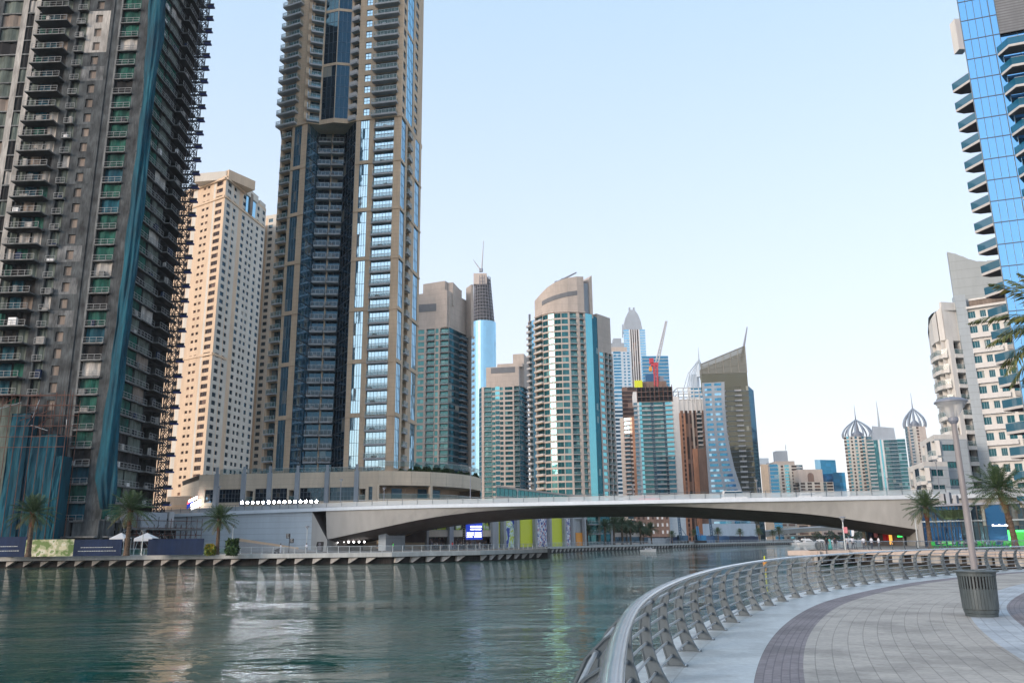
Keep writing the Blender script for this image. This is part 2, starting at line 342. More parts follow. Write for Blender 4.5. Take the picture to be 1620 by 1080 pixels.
class Tower:
    def __init__(s,name,label,cat,loc,group=None,wall='beige_stone',detail=1,cap=100):
        s.root=thing(name,label,cat,(loc[0],loc[1],loc[2]),group); s.wall=MB(); s.wm=wall; s.parts={}; s.detail=detail; s.cap=cap
    def add(s,kind,mb,pos,size,child=None): s.parts.setdefault(kind,[]).append((size/(Vector(pos)-Vector((0,0,EYE))).length**2,mb,child))
    def finish(s):
        if s.wall.f: s.wall.build('wall',s.root)
        for kind,l in s.parts.items():
            l.sort(key=lambda a:-a[0]); rest=MB()
            for i,(q,mb,child) in enumerate(l):
                if i<s.cap:
                    o=mb.build(kind,s.root)
                    if child: c=child[1].build(child[0],o,org=s.root['_o'])
                else:
                    rest.add(mb)
                    if child: rest.add(child[1])
            if rest.f: tag(rest.build(kind,s.root),kind='stuff')
        return s
    def pane(s,mb,Fc,u0,u1,z0,z1,d,gm,nx=1,nz=1,frame='mull',fw=.06):
        for i in range(nx):
            for j in range(nz):
                a=u0+(u1-u0)*i/nx; b_=u0+(u1-u0)*(i+1)/nx; c=z0+(z1-z0)*j/nz; e=z0+(z1-z0)*(j+1)/nz
                t1=(random.random()-.5)*.007; t2=(random.random()-.5)*.007
                mb.face([Fc.p(a,c,d+t1),Fc.p(b_,c,d+t2),Fc.p(b_,e,d-t1),Fc.p(a,e,d-t2)],gm)
        if s.detail and frame:
            for i in range(nx+1):
                a=u0+(u1-u0)*i/nx; a=min(max(a,u0+fw/2),u1-fw/2); fbox(mb,Fc,a-fw/2,a+fw/2,z0,z1,d-.07,d+.03,frame)
            for j in range(nz+1):
                c=z0+(z1-z0)*j/nz; c=min(max(c,z0+fw/2),z1-fw/2); fbox(mb,Fc,u0,u1,c-fw/2,c+fw/2,d-.06,d+.03,frame)
    def reveal(s,Fc,u0,u1,z0,z1,d,wm):
        w_=s.wall
        w_.face([Fc.p(u0,z0,0),Fc.p(u0,z1,0),Fc.p(u0,z1,d),Fc.p(u0,z0,d)],wm); w_.face([Fc.p(u1,z0,d),Fc.p(u1,z1,d),Fc.p(u1,z1,0),Fc.p(u1,z0,0)],wm)
        w_.face([Fc.p(u0,z0,0),Fc.p(u0,z0,d),Fc.p(u1,z0,d),Fc.p(u1,z0,0)],wm); w_.face([Fc.p(u0,z1,d),Fc.p(u0,z1,0),Fc.p(u1,z1,0),Fc.p(u1,z1,d)],wm)
    def col(s,Fc,u0,u1,fl,kind,k):
        z0=fl[0][0]; z1=fl[-1][0]+fl[-1][1]; wm=k.get('wm',s.wm); W=s.wall
        if kind=='w': frect(W,Fc,u0,u1,z0,z1,-k.get('out',0),wm); return
        if kind=='pier': fbox(W,Fc,u0,u1,z0,z1,-k.get('out',.5),.3,wm); return
        mg=k.get('mg',0); a,b_=u0+mg,u1-mg; gm=k.get('g','glass_beige')
        if mg>0: frect(W,Fc,u0,a,z0,z1,0,wm); frect(W,Fc,b_,u1,z0,z1,0,wm)
        if kind=='cur':
            grp=k.get('grp',1); band=k.get('band',0); nx=k.get('nx',2); d=k.get('d',.12); i=0
            while i<len(fl):
                g=fl[i:i+grp]; c=g[0][0]+band; e=g[-1][0]+g[-1][1]
                if band>0: frect(W,Fc,a,b_,g[0][0],c,0,wm); s.reveal(Fc,a,b_,c,e,d,wm)
                mb=MB(); s.pane(mb,Fc,a,b_,c,e,d,gm,nx,len(g)*k.get('nzf',1),k.get('fr','mull'),k.get('fw',.07))
                if k.get('spand'):
                    for q in g: fbox(mb,Fc,a,b_,q[0],q[0]+k['spand'],d-.05,d+.02,k.get('sm','mull'))
                s.add('glass_panel' if band or grp>1 else 'window',mb,Fc.p((a+b_)/2,c),(b_-a)*(e-c)); i+=grp
            return
        for i,(z,hh) in enumerate(fl):
            if kind=='win':
                c=z+k.get('sill',.9); e=z+k.get('head',hh-.5); d=k.get('d',.25)
                frect(W,Fc,a,b_,z,c,-k.get('bout',0),k.get('bm',wm)); frect(W,Fc,a,b_,e,z+hh,0,wm)
                if k.get('bout'): fbox(W,Fc,a,b_,z,c,-k['bout'],.0,k.get('bm',wm))
                s.reveal(Fc,a,b_,c,e,d,wm); mb=MB(); s.pane(mb,Fc,a,b_,c,e,d,gm,k.get('nx',2),k.get('nz',1),k.get('fr','mull'),k.get('fw',.07))
                s.add('window',mb,Fc.p((a+b_)/2,c),(b_-a)*(e-c))
            elif kind=='bal':
                grp=k.get('grp'); fb=k.get('band',0) if (grp and i%grp==0) else 0
                c=z+.12+fb; e=z+hh-k.get('top',.3); d=k.get('d',1.3); pj=k.get('pj',.9)
                frect(W,Fc,a,b_,z,c,0,wm); frect(W,Fc,a,b_,e,z+hh,0,wm); s.reveal(Fc,a,b_,c,e,d,k.get('rm',wm))
                mb=MB(); s.pane(mb,Fc,a,b_,c,e,d,k.get('g','glass_door'),k.get('nx',2),k.get('nz',1),k.get('fr','mull'))
                s.add('window',mb,Fc.p((a+b_)/2,c),(b_-a)*(e-c)*.5)
                if fb: continue
                ex=k.get('ex',0); sb=MB(); th=k.get('th',.3); sm_=k.get('sm','pale_slab')
                fbox(sb,Fc,a-ex,b_+ex,c-th,c+.02,-pj,d*.3,sm_)
                if k.get('soff'): fbox(sb,Fc,a-ex+.02,b_+ex-.02,c-th-.02,c-th,-pj+.02,d*.3,k['soff'])
                rl=MB(); rm=k.get('rail','rail_glass'); rh=k.get('rh',1.05)
                if k.get('solid'): fbox(rl,Fc,a-ex,b_+ex,c,c+rh,-pj,-pj+.12,rm)
                else:
                    frect(rl,Fc,a-ex+.03,b_+ex-.03,c+.05,c+rh,-pj+.06,rm,.5)
                    fbox(rl,Fc,a-ex,b_+ex,c+rh,c+rh+.07,-pj,-pj+.1,k.get('hr','mull_light'))
                    if s.detail>1:
                        n=max(2,int((b_-a+2*ex)/.9))
                        for q in range(n+1):
                            uu=a-ex+.03+(b_-a+2*ex-.1)*q/n; fbox(rl,Fc,uu,uu+.05,c,c+rh,-pj+.01,-pj+.07,k.get('hr','mull_light'))
                if pj>.3:
                    for uu in (a-ex+.03,b_+ex-.03): rl.face([Fc.p(uu,c,-pj+.06),Fc.p(uu,c+rh,-pj+.06),Fc.p(uu,c+rh,0),Fc.p(uu,c,0)],rm,.5)
                if s.detail>1 and random.random()<.35:    # furniture on the balcony
                    uu=a+(b_-a)*random.random()*.6; fbox(sb,Fc,uu,uu+.9,c,c+.55,-pj+.25,-pj+.8,random.choice(['mull','tan_infill','white_paint','rust_steel']))
                s.add('balcony',sb,Fc.p((a+b_)/2,c),(b_-a)*1.2,('railing',rl))
            elif kind=='void':
                c=z+.28; e=z+hh-.05; d=k.get('d',2.5)
                fbox(W,Fc,a,b_,z,c,-k.get('out',.15),.3,k.get('sm','slab_edge')); s.reveal(Fc,a,b_,c,e,d,'raw_concrete'); frect(W,Fc,a,b_,e,z+hh,0,wm)
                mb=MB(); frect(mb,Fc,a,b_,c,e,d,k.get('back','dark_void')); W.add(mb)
    def face_px(s,y,x0,d0,x1,d1,fl,cols):
        Fc=Face(XY(x0,y,d0),XY(x1,y,d1)); u=0
        for (px,kind,k) in cols:
            u1=Fc.L if px is None or abs(px-x1)<.01 else Fc.atpx(px,y)
            s.col(Fc,u,u1,fl,kind,k); u=u1
        if u<Fc.L-.01: s.col(Fc,u,Fc.L,fl,'w',{})
        return Fc
    def shell(s,front,depth,z0,z1,wm=None,rm=None,parapet=0):
        wm=wm or s.wm; a=front[0]; b_=front[-1]
        c=(Vector(a)+Vector(b_))/2; dr=c.normalized()*depth; A=Vector(a)+dr; B=Vector(b_)+dr
        for p,q in ((b_,B),(B,A),(A,a)): s.wall.face([(p[0],p[1],z0),(q[0],q[1],z0),(q[0],q[1],z1),(p[0],p[1],z1)],wm)
        pts=[*front,B,A]; s.wall.face([(p[0],p[1],z1) for p in pts],rm or wm)
        if parapet:
            n=len(pts)
            for i in range(n):
                p,q=pts[i],pts[(i+1)%n]; s.wall.face([(p[0],p[1],z1),(q[0],q[1],z1),(q[0],q[1],z1+parapet),(p[0],p[1],z1+parapet)],wm)
        return pts
def floors(z0,z1,h):
    n=max(1,round((z1-z0)/h)); hh=(z1-z0)/n; return [(z0+i*hh,hh) for i in range(n)]
def vxy(v): return (v.x,v.y)
GZ=1.9
exec_parts=[]
# ---------------------------------------------------------------- the setting: water, banks, promenades
def spline(pts,step):
    out_=[]; n=len(pts)
    for i in range(n-1):
        p0=Vector(pts[max(i-1,0)]); p1=Vector(pts[i]); p2=Vector(pts[i+1]); p3=Vector(pts[min(i+2,n-1)])
        k=max(1,int((p2-p1).length/step))
        for j in range(k):
            t_=j/k; out_.append(.5*((2*p1)+(-p0+p2)*t_+(2*p0-5*p1+4*p2-p3)*t_*t_+(-p0+3*p1-3*p2+p3)*t_**3))
    out_.append(Vector(pts[-1])); return out_
def resample(pl,step):
    res=[pl[0].copy()]; acc=0
    for a,b_ in zip(pl,pl[1:]):
        L=(b_-a).length; pos=step-acc
        while pos<=L: res.append(a+(b_-a)*(pos/L)); pos+=step
        acc=(acc+L)%step
    return res
def smooth(pl,it):
    for _ in range(it): pl=[pl[0]]+[(pl[i-1]+pl[i]*2+pl[i+1])/4 for i in range(1,len(pl)-1)]+[pl[-1]]
    return pl
wt=MB(); wt.face([(-3000,-600,0),(3000,-600,0),(3000,4000,0),(-3000,4000,0)],'water'); tag(wt.build('water'),kind='structure')
gb=MB(); gb.face([(-1480,-900,-6),(1480,-900,-6),(1480,1480,-6),(-1480,1480,-6)],'land'); tag(gb.build('canal_bed'),kind='structure')
feet=[(-.15,-3),(-.05,-.5),(.1,1.5),(.42,4),(.95,7),(1.55,9.2),(2.17,11.2),(3.29,14.27),(4.44,16.98),(5.74,19.71),(7.2,22.4),(8.8,24.8),(10.54,27.2),(12.41,29.6),(14.4,31.9),(16.7,34.2),(19.6,36.9),(22.9,39.5),(27,42.3),(33,45.6),(41,49),(50,52)]
edge=smooth(resample(spline(feet,.5),.5),12)     # the line of the post feet (their landward corner)
nrm=[]
for i in range(len(edge)):
    d=(edge[min(i+1,len(edge)-1)]-edge[max(i-1,0)]).normalized(); nrm.append(Vector((d.y,-d.x)))   # landward
arc=[0]
for a,b_ in zip(edge,edge[1:]): arc.append(arc[-1]+(b_-a).length)
def band(name,o0,o1,z,m,under=None):
    mb=MB(); uv=[]; n=len(edge); K=max(1,int((o1-o0)/3))
    for i in range(n):
        for k in range(K+1):
            o_=o0+(o1-o0)*k/K; p=edge[i]+nrm[i]*o_; mb.v.append((p.x,p.y,z)); uv.append((arc[i]*(1-o_*.012),o_))
    for i in range(n-1):
        for k in range(K):
            a=i*(K+1)+k; mb.f.append((a,a+1,a+K+2,a+K+1)); mb.m.append(m); mb.r.append(.5)
    return tag(mb.build(name,uv=uv),kind='structure')
band('coping',-.62,.90,GZ,'pav_coping'); band('paving_dark_band',.90,1.46,GZ,'pav_purple'); band('paving',1.46,4.2,GZ,'pav_beige')
band('paving_pale_band',4.2,4.95,GZ,'pav_blue'); band('paving_circle',4.95,8.5,GZ,'pav_purple'); band('plaza',8.5,26,GZ,'pav_beige')
mb=MB()
for i in range(len(edge)-1):
    p=edge[i]-nrm[i]*.62; q=edge[i+1]-nrm[i+1]*.62; p2=edge[i]-nrm[i]*.1; q2=edge[i+1]-nrm[i+1]*.1
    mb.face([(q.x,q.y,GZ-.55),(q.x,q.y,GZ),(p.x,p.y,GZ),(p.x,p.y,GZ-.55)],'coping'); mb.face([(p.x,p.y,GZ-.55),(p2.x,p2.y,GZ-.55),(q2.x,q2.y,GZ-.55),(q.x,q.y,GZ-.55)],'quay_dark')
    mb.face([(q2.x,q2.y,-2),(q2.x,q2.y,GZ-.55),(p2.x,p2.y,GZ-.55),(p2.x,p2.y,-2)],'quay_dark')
tag(mb.build('quay_edge'),kind='structure')
def slab_land(name,pts,ztop,m,zb=-3,side='quay_dark',fascia=None):
    mb=MB(); n=len(pts)
    mb.face([(p[0],p[1],ztop) for p in pts],m)
    for i in range(n):
        p,q=pts[i],pts[(i+1)%n]; mb.face([(p[0],p[1],zb),(q[0],q[1],zb),(q[0],q[1],ztop),(p[0],p[1],ztop)],side)
    return tag(mb.build(name),kind='structure')
# left bank (counterclockwise from above); its promenade overhangs the water on corbels
LQ=[vxy(G(-150,882.5,GZ)),vxy(G(0,880.2,GZ)),vxy(G(400,875.8,GZ)),vxy(G(620,873.2,GZ)),vxy(G(760,870.6,GZ)),vxy(G(866,867.6,GZ))]
e1=LQ[-1]; FQ=[vxy(XY(866,862,250)),vxy(XY(950,862,292)),vxy(XY(1064,862,352))]; FQ2=[vxy(XY(1064,860,366)),vxy(XY(1160,860,430)),vxy(XY(1262,858,500))]
FQ3=[vxy(XY(1240,858,640))]
def inset(q,dd): # pull a quay line landward (away from viewer)
    return [(x+ (x/math.hypot(x,y))*dd, y+(y/math.hypot(x,y))*dd) for x,y in q]
LQi=inset(LQ,1.2); FQi=inset(FQ,1.2); FQ2i=inset(FQ2,1.2)
LB=[(-900,100),(-300,118)]+LQi+[vxy(XY(870,862,200)),vxy(XY(862,862,251))]+FQi+FQ2i+[vxy(XY(1255,858,560)),vxy(XY(1200,858,700)),(-900,900)]
slab_land('left_bank',LB,GZ-.02,'land')
def quay(name,line,fas,cor,dx,cm='coping'):
    mb=MB(); back=inset(line,6)
    for (p,q,r_,s_) in zip(line,line[1:],back[1:],back): mb.hexa([(*p,GZ-fas),(*q,GZ-fas),(*r_,GZ-fas),(*s_,GZ-fas)],[(*p,GZ),(*q,GZ),(*r_,GZ),(*s_,GZ)],cm)
    for p,q in zip(line,line[1:]):
        Fc=Face(p,q); n=int(Fc.L/dx)
        for i in range(n):
            u=(i+.3)*dx; a=lambda u_,z,d: Fc.p(u_,z,d)
            mb.hexa([a(u,.15,.5),a(u+.25,.15,.25),a(u+.25,.15,1.3),a(u,.15,1.3)],[a(u+.1,GZ-fas-.15,.4),a(u+cor,GZ-fas-.12,.12),a(u+cor,GZ-fas-.12,1.3),a(u+.1,GZ-fas-.15,1.3)],'corbel')
    return tag(mb.build(name),kind='structure')
quay('left_promenade',LQ,.75,1.7,3.1); quay('far_promenade',FQ,.7,1.5,3.2); quay('far_promenade',FQ2,.7,1.5,3.2)
# canal side walls between the left quays
# right bank and the rounded promontory across the inlet
tipc=XY(1292,869,110)
PR=[(78,66),(66,74)]+[vxy(G(1620,871.8,GZ)),vxy(G(1560,870.6,GZ)),vxy(G(1500,869.8,GZ)),vxy(G(1430,869.3,GZ)),vxy(G(1360,869,GZ)),vxy(G(1310,868.9,GZ))]
tip=[vxy(XY(1294,868,108.5)),vxy(XY(1289,868,111)),vxy(XY(1289,866,116)),vxy(XY(1295,866,121)),vxy(XY(1310,866,126))]
PRL=PR+tip                       # going left along the water
prl=[Vector(p) for p in PRL]; prl=smooth(resample(spline([tuple(p) for p in prl],1.5),1.5),4)
RB=[vxy(p) for p in reversed(prl)]+[(300,60),(900,60),(900,900),vxy(XY(1345,860,700)),vxy(XY(1375,860,420)),vxy(XY(1395,860,250)),vxy(XY(1390,860,165)),vxy(XY(1345,860,140))]
mb=MB()
RBi=[vxy(p) for p in reversed(prl)]
slab_land('right_bank',RB,GZ-.02,'pav_beige' if False else 'land')
mb=MB()
rev=[vxy(p) for p in reversed(prl)]
for p,q in zip(rev,rev[1:]):
    Fc=Face(p,q)
    fbox(mb,Fc,0,Fc.L,GZ-.6,GZ,-.9,4,'coping_pink')
tag(mb.build('promontory_promenade'),kind='structure')
mb=MB()
for p,q in zip(rev[::2],rev[2::2]):
    Fc=Face(p,q); u=.3
    fbox(mb,Fc,u,u+1.5,.35,GZ-.62,-.45,.1,'corbel')
tag(mb.build('promontory_wall_blocks'),kind='structure')
# ---------------------------------------------------------------- foreground railing
rt=thing('railing','long curved grey steel railing with bowed posts and six bars beside the near promenade','railing',(edge[20].x,edge[20].y,GZ))
cum=resample(edge,1.52)
def at_arc(s_):
    import bisect
    i=min(max(bisect.bisect(arc,s_)-1,0),len(arc)-2); t_=(s_-arc[i])/(arc[i+1]-arc[i]); return edge[i].lerp(edge[i+1],t_),nrm[i].lerp(nrm[i+1],t_).normalized()
# profile of a post in its radial plane (r: landward +, z). outline landward side then waterside
PROF=[(0,0),(-.07,.12),(-.135,.26),(-.18,.42),(-.20,.58),(-.195,.74),(-.15,.88),(-.06,.99),(.055,1.065)]
WID=[.215,.165,.14,.125,.115,.10,.075,.05,.04]
BARS=[(i,f) for i,f in ((.13,.5),(.29,.5),(.45,.5),(.61,.5),(.77,.5),(.91,.5))]
def prof_at(z):
    for (r0,z0),(r1,z1),w0,w1 in zip(PROF,PROF[1:],WID,WID[1:]):
        if z0<=z<=z1: f=(z-z0)/(z1-z0); return r0+(r1-r0)*f, w0+(w1-w0)*f
    return PROF[-1][0],WID[-1]
s_=0.35+1.52*.0; posts=[]
# phase: a post foot stands at (2.17,11.2)
import bisect
best=min(range(len(edge)),key=lambda i:(edge[i]-Vector((2.2,11.2))).length); s0=arc[best]%1.505
k=0
while s0+k*1.505<arc[-1]-.3: posts.append(s0+k*1.505); k+=1
for s_ in posts:
    c,n=at_arc(s_); tdir=Vector((-n.y,n.x)); mb=MB(); th=.022
    def PT(r,z,o_): q=c+n*r+tdir*o_; return (q.x,q.y,GZ+z)
    for off in (0,):
        for i in range(len(PROF)-1):
            (r0,z0),(r1,z1)=PROF[i],PROF[i+1]; w0,w1=WID[i],WID[i+1]
            mb.hexa([PT(r0-w0,z0,-th),PT(r0,z0,-th),PT(r0,z0,th),PT(r0-w0,z0,th)],[PT(r1-w1,z1,-th),PT(r1,z1,-th),PT(r1,z1,th),PT(r1-w1,z1,th)],'rail_steel')
            for rr0,rr1 in ((r0,r1),(r0-w0,r1-w1)):   # edge flanges of the blade
                mb.hexa([PT(rr0-.009,z0,-.035),PT(rr0+.009,z0,-.035),PT(rr0+.009,z0,.035),PT(rr0-.009,z0,.035)],[PT(rr1-.009,z1,-.035),PT(rr1+.009,z1,-.035),PT(rr1+.009,z1,.035),PT(rr1-.009,z1,.035)],'rail_steel')
    mb.hexa([PT(-.30,0,-.07),PT(.04,0,-.07),PT(.04,0,.07),PT(-.30,0,.07)],[PT(-.30,.014,-.07),PT(.04,.014,-.07),PT(.04,.014,.07),PT(-.30,.014,.07)],'rail_steel')
    for (r,o_) in ((.015,.052),(-.27,.052),(.015,-.052),(-.27,-.052)): mb.lathe(PT(r,.014,o_),[(.011,0),(.011,.014),(.004,.02)],'hand_steel',6)
    for z,_f in BARS:      # dark collars where the bars pass
        r,w_=prof_at(z); p=Vector(PT(r-w_*.5,z,0)); t3=Vector((tdir.x,tdir.y,0)); mb.tube([p-t3*.06,p+t3*.06],.026,'mull',8)
    mb.build('post',rt)
fine=[at_arc(arc[-1]*i/330) for i in range(331)]
for z,_f in BARS:
    r,w_=prof_at(z); mb=MB(); mb.tube([(*(c+n*(r-w_*.5)),GZ+z) for c,n in fine],.0155,'bar_steel',6); mb.build('bar',rt,smooth=True)
# the handrail : an oval section
mb=MB(); sec=[]
for q in range(12):
    a=2*math.pi*q/12; sec.append((.03+.052*math.cos(a),1.085+.03*math.sin(a)))
for c,n in fine:
    for r,z in sec: p=c+n*r; mb.v.append((p.x,p.y,GZ+z))
for i in range(len(fine)-1):
    for q in range(12):
        q2=(q+1)%12; mb.f.append((i*12+q,i*12+q2,(i+1)*12+q2,(i+1)*12+q)); mb.m.append('hand_steel'); mb.r.append(.5)
mb.build('handrail',rt,smooth=True)
# ---------------------------------------------------------------- bin and lamp post
bp=G(1553.5,974,GZ); bin_=thing('litter_bin','dark grey ribbed metal litter bin with slots below its rim on the near paving','litter bin',tuple(bp))
bx,by=bp.x,bp.y
mb=MB(); mb.lathe((bx,by,GZ),[(.30,0),(.31,.05),(.30,.06),(.315,.07),(.33,.13),(.315,.135),(.315,.16)],'bin_paint',36); mb.build('base',bin_,smooth=False)
mb=MB()
for i in range(36):
    a=2*math.pi*i/36
    def R(r,an,z): return (bx+r*math.cos(an),by+r*math.sin(an),GZ+z)
    h0=.064
    h1=.079
    mb.hexa([R(.322,a-h1,.15),R(.338,a-h1,.15),R(.338,a+h1,.15),R(.322,a+h1,.15)],[R(.331,a-h1,.54),R(.348,a-h1,.54),R(.348,a+h1,.54),R(.331,a+h1,.54)],'bin_paint')
    mb.hexa([R(.331,a-.045,.54),R(.348,a-.045,.54),R(.348,a+.045,.54),R(.331,a+.045,.54)],[R(.338,a-.045,.82),R(.356,a-.045,.82),R(.356,a+.045,.82),R(.338,a+.045,.82)],'bin_paint')
mb.build('rib_panel',bin_)
mb=MB(); mb.lathe((bx,by,GZ),[(.30,.14),(.315,.55),(.315,.56),(.30,.57)],'bin_paint',30); mb.build('liner',bin_)
mb=MB(); mb.lathe((bx,by,GZ),[(.24,.2),(.25,.84)],'black_paint',24,cap=False); mb.build('inner_bucket',bin_)
mb=MB(); mb.lathe((bx,by,GZ),[(.345,.80),(.365,.80),(.37,.87),(.43,.885),(.43,.905),(.37,.915),(.22,.915),(.22,.86),(.20,.86)],'bin_paint',36,cap=False); mb.build('rim',bin_)
def lamp_post(name,label,x,y,z,h,r,hr,group=None,lit=False,flange=True,tier=2,pm='pole_paint'):
    L=thing(name,label,'street lamp',(x,y,z),group)
    mb=MB(); mb.lathe((x,y,z),[(r*1.0,0),(r*.98,h*.3),(r*.80,h-.62)],pm,16); mb.build('pole',L,smooth=False)
    if flange: mb=MB(); mb.lathe((x,y,z),[(r*3.2,0),(r*3.2,.03),(r*1.4,.05),(r*1.2,.28),(r,.3)],'pole_paint',20); mb.build('base_flange',L)
    mb=MB(); hz=h-.62
    mb.lathe((x,y,z),[(r*.8,hz-.02),(r*1.05,hz+.0),(r*1.5,hz+.06),(r*1.5,hz+.13),(r*1.0,hz+.16)],'steel_far',18); mb.build('lamp_holder',L)
    mb=MB(); mb.lathe((x,y,z),[(r*1.3,hz+.12),(hr*.50,hz+.26),(hr*.97,hz+.52)],'lamp_glass',24,cap=False); mb.build('lamp_bowl',L,smooth=True)
    mb=MB(); mb.lathe((x,y,z),[(hr,hz+.51),(hr*1.0,hz+.54),(hr*.75,hz+.60),(hr*.35,hz+.635),(.02,hz+.65)],'steel_far',24); mb.lathe((x,y,z),[(.05,hz+.14),(.05,hz+.54)],'steel_far',8); mb.build('lamp_shade',L)
    return L

lp=XY(1539,880,19.9); hh=P(1500,640,19.9).z-GZ; lamp_post('street_lamp','tall pinkish grey steel lamp post with a glass bowl head rising behind the litter bin',lp.x,lp.y,GZ,hh+.16,.078,.38)
# ---------------------------------------------------------------- bridge
def lerp_tab(tab,x):
    for (a,b_),(c,e) in zip(tab,tab[1:]):
        if a<=x<=c: return b_+(e-b_)*(x-a)/(c-a)
    return tab[0][1] if x<tab[0][0] else tab[-1][1]
BA,BB=XY(285,817,186),XY(1452,789,152); BF=Face(BA,BB)
def capz(px):   # underside of the white edge beam, from its height seen along the bridge
    return lerp_tab([(240,818.5),(285,817),(400,812),(560,806.3),(660,803.5),(760,801.7),(900,798.7),(1040,796),(1180,793.5),(1280,792),(1440,789),(1700,785)],px)
fasc=lerp_tab; FZ=[(516,853),(580,839),(625,829),(672,819),(737,810),(820,803.5),(900,800.5),(1000,799.5),(1060,799.5),(1170,805),(1280,812),(1364,824),(1452,838)]
br=thing('road_bridge','long low white arched concrete road bridge crossing the canal from bank to bank','bridge',(BF.o.x,BF.o.y,GZ))
pxs=[240,285,330,400,470,494]+list(range(516,1452,24))+[1452,1520,1600,1700,1850]
def BP(px,y,off=0): # point on the bridge's near edge plane for a photo column and its height
    u=BF.atpx(px,y); q=BF.o+BF.u*u; return u,EYE+ray(px,y)[2]*q.y/ray(px,y)[1]
W_=24
def bpt(u,z,d): return BF.p(u,z,d)
def sm_tab(tab,px):   # smooth the measured arch a little
    return sum(lerp_tab(tab,px+o_) for o_ in (-30,-15,0,15,30))/5
cap=MB(); capf=MB(); fs=MB(); fsf=MB(); sf=MB(); rl=MB(); rlf=MB(); dk=MB()
rows=[]
for px in pxs:
    u,zc=BP(px,sm_tab([(a,capz(a)) for a in range(200,1900,40)],px)); rows.append((px,u,zc))
for (p0,u0,z0),(p1,u1,z1) in zip(rows,rows[1:]):
    cap.hexa([bpt(u0,z0,-.5),bpt(u1,z1,-.5),bpt(u1,z1,1.0),bpt(u0,z0,1.0)],[bpt(u0,z0+.75,-.25),bpt(u1,z1+.75,-.25),bpt(u1,z1+.75,1.0),bpt(u0,z0+.75,1.0)],'bridge_white')
    capf.hexa([bpt(u0,z0,W_-1),bpt(u1,z1,W_-1),bpt(u1,z1,W_+.5),bpt(u0,z0,W_+.5)],[bpt(u0,z0+.75,W_-1),bpt(u1,z1+.75,W_-1),bpt(u1,z1+.75,W_+.2),bpt(u0,z0+.75,W_+.2)],'bridge_white')
    dk.face([bpt(u0,z0+.45,1),bpt(u1,z1+.45,1),bpt(u1,z1+.45,W_-1),bpt(u0,z0+.45,W_-1)],'asphalt')
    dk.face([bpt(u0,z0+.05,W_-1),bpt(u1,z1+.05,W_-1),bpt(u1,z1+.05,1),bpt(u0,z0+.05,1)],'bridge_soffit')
    n=max(1,int((u1-u0)/1.9))
    for rl_b,dd in ((rl,0),(rlf,W_-.3)):
        rl_b.face([bpt(u0,z0+.80,dd),bpt(u1,z1+.80,dd),bpt(u1,z1+1.62,dd+.02),bpt(u0,z0+1.62,dd+.02)],'bridge_glass')
        rl_b.hexa([bpt(u0,z0+1.62,dd-.05),bpt(u1,z1+1.62,dd-.05),bpt(u1,z1+1.62,dd+.06),bpt(u0,z0+1.62,dd+.06)],[bpt(u0,z0+1.70,dd-.05),bpt(u1,z1+1.70,dd-.05),bpt(u1,z1+1.70,dd+.06),bpt(u0,z0+1.70,dd+.06)],'mull_light')
        rl_b.hexa([bpt(u0,z0+2.0,dd-.05),bpt(u1,z1+2.0,dd-.05),bpt(u1,z1+2.0,dd+.04),bpt(u0,z0+2.0,dd+.04)],[bpt(u0,z0+2.06,dd-.05),bpt(u1,z1+2.06,dd-.05),bpt(u1,z1+2.06,dd+.04),bpt(u0,z0+2.06,dd+.04)],'mull')
        for i in range(n):
            f=i/n; uu=u0+(u1-u0)*f; zz=z0+(z1-z0)*f; fbox(rl_b,BF,uu,uu+.08,zz+.75,zz+2.03,dd-.08,dd+.0,'mull')
cap.build('edge_beam',br); capf.build('edge_beam',br); rlf.build('parapet',br); dk.build('deck',br); rl.build('parapet',br)
arch=[r_ for r_ in rows if 516<=r_[0]<=1452]
prev=None
for (px,u,zc) in arch:
    _,zf=BP(px,sm_tab(FZ,px) if 560<px<1400 else lerp_tab(FZ,px))
    zf=min(zf,zc-.12); tt=abs((px-985)/467); zb=zf-1.75+1.2*max(0,tt-.5)
    cur=(u,zc,zf,zb)
    if prev:
        (ua,za,fa,ba)=prev; (ub,zb_,fb_,bb)=cur
        fs.face([bpt(ua,fa,.9),bpt(ub,fb_,.9),bpt(ub,zb_,-.1),bpt(ua,za,-.1)],'bridge_conc')
        for d0,k0,d1,k1 in ((.9,0,8,1),(8,1,16,1),(16,1,W_-.9,0)):
            fa0,fa1=(fa,ba)[k0],(fa,ba)[k1]; fb0,fb1=(fb_,bb)[k0],(fb_,bb)[k1]
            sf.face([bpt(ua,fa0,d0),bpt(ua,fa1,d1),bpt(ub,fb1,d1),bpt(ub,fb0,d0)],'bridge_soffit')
        fsf.face([bpt(ub,fb_,W_-.9),bpt(ua,fa,W_-.9),bpt(ua,za,W_+.1),bpt(ub,zb_,W_+.1)],'bridge_conc')
    prev=cur
fs.build('side_panel',br); fsf.build('side_panel',br); sf.build('soffit',br,smooth=True)
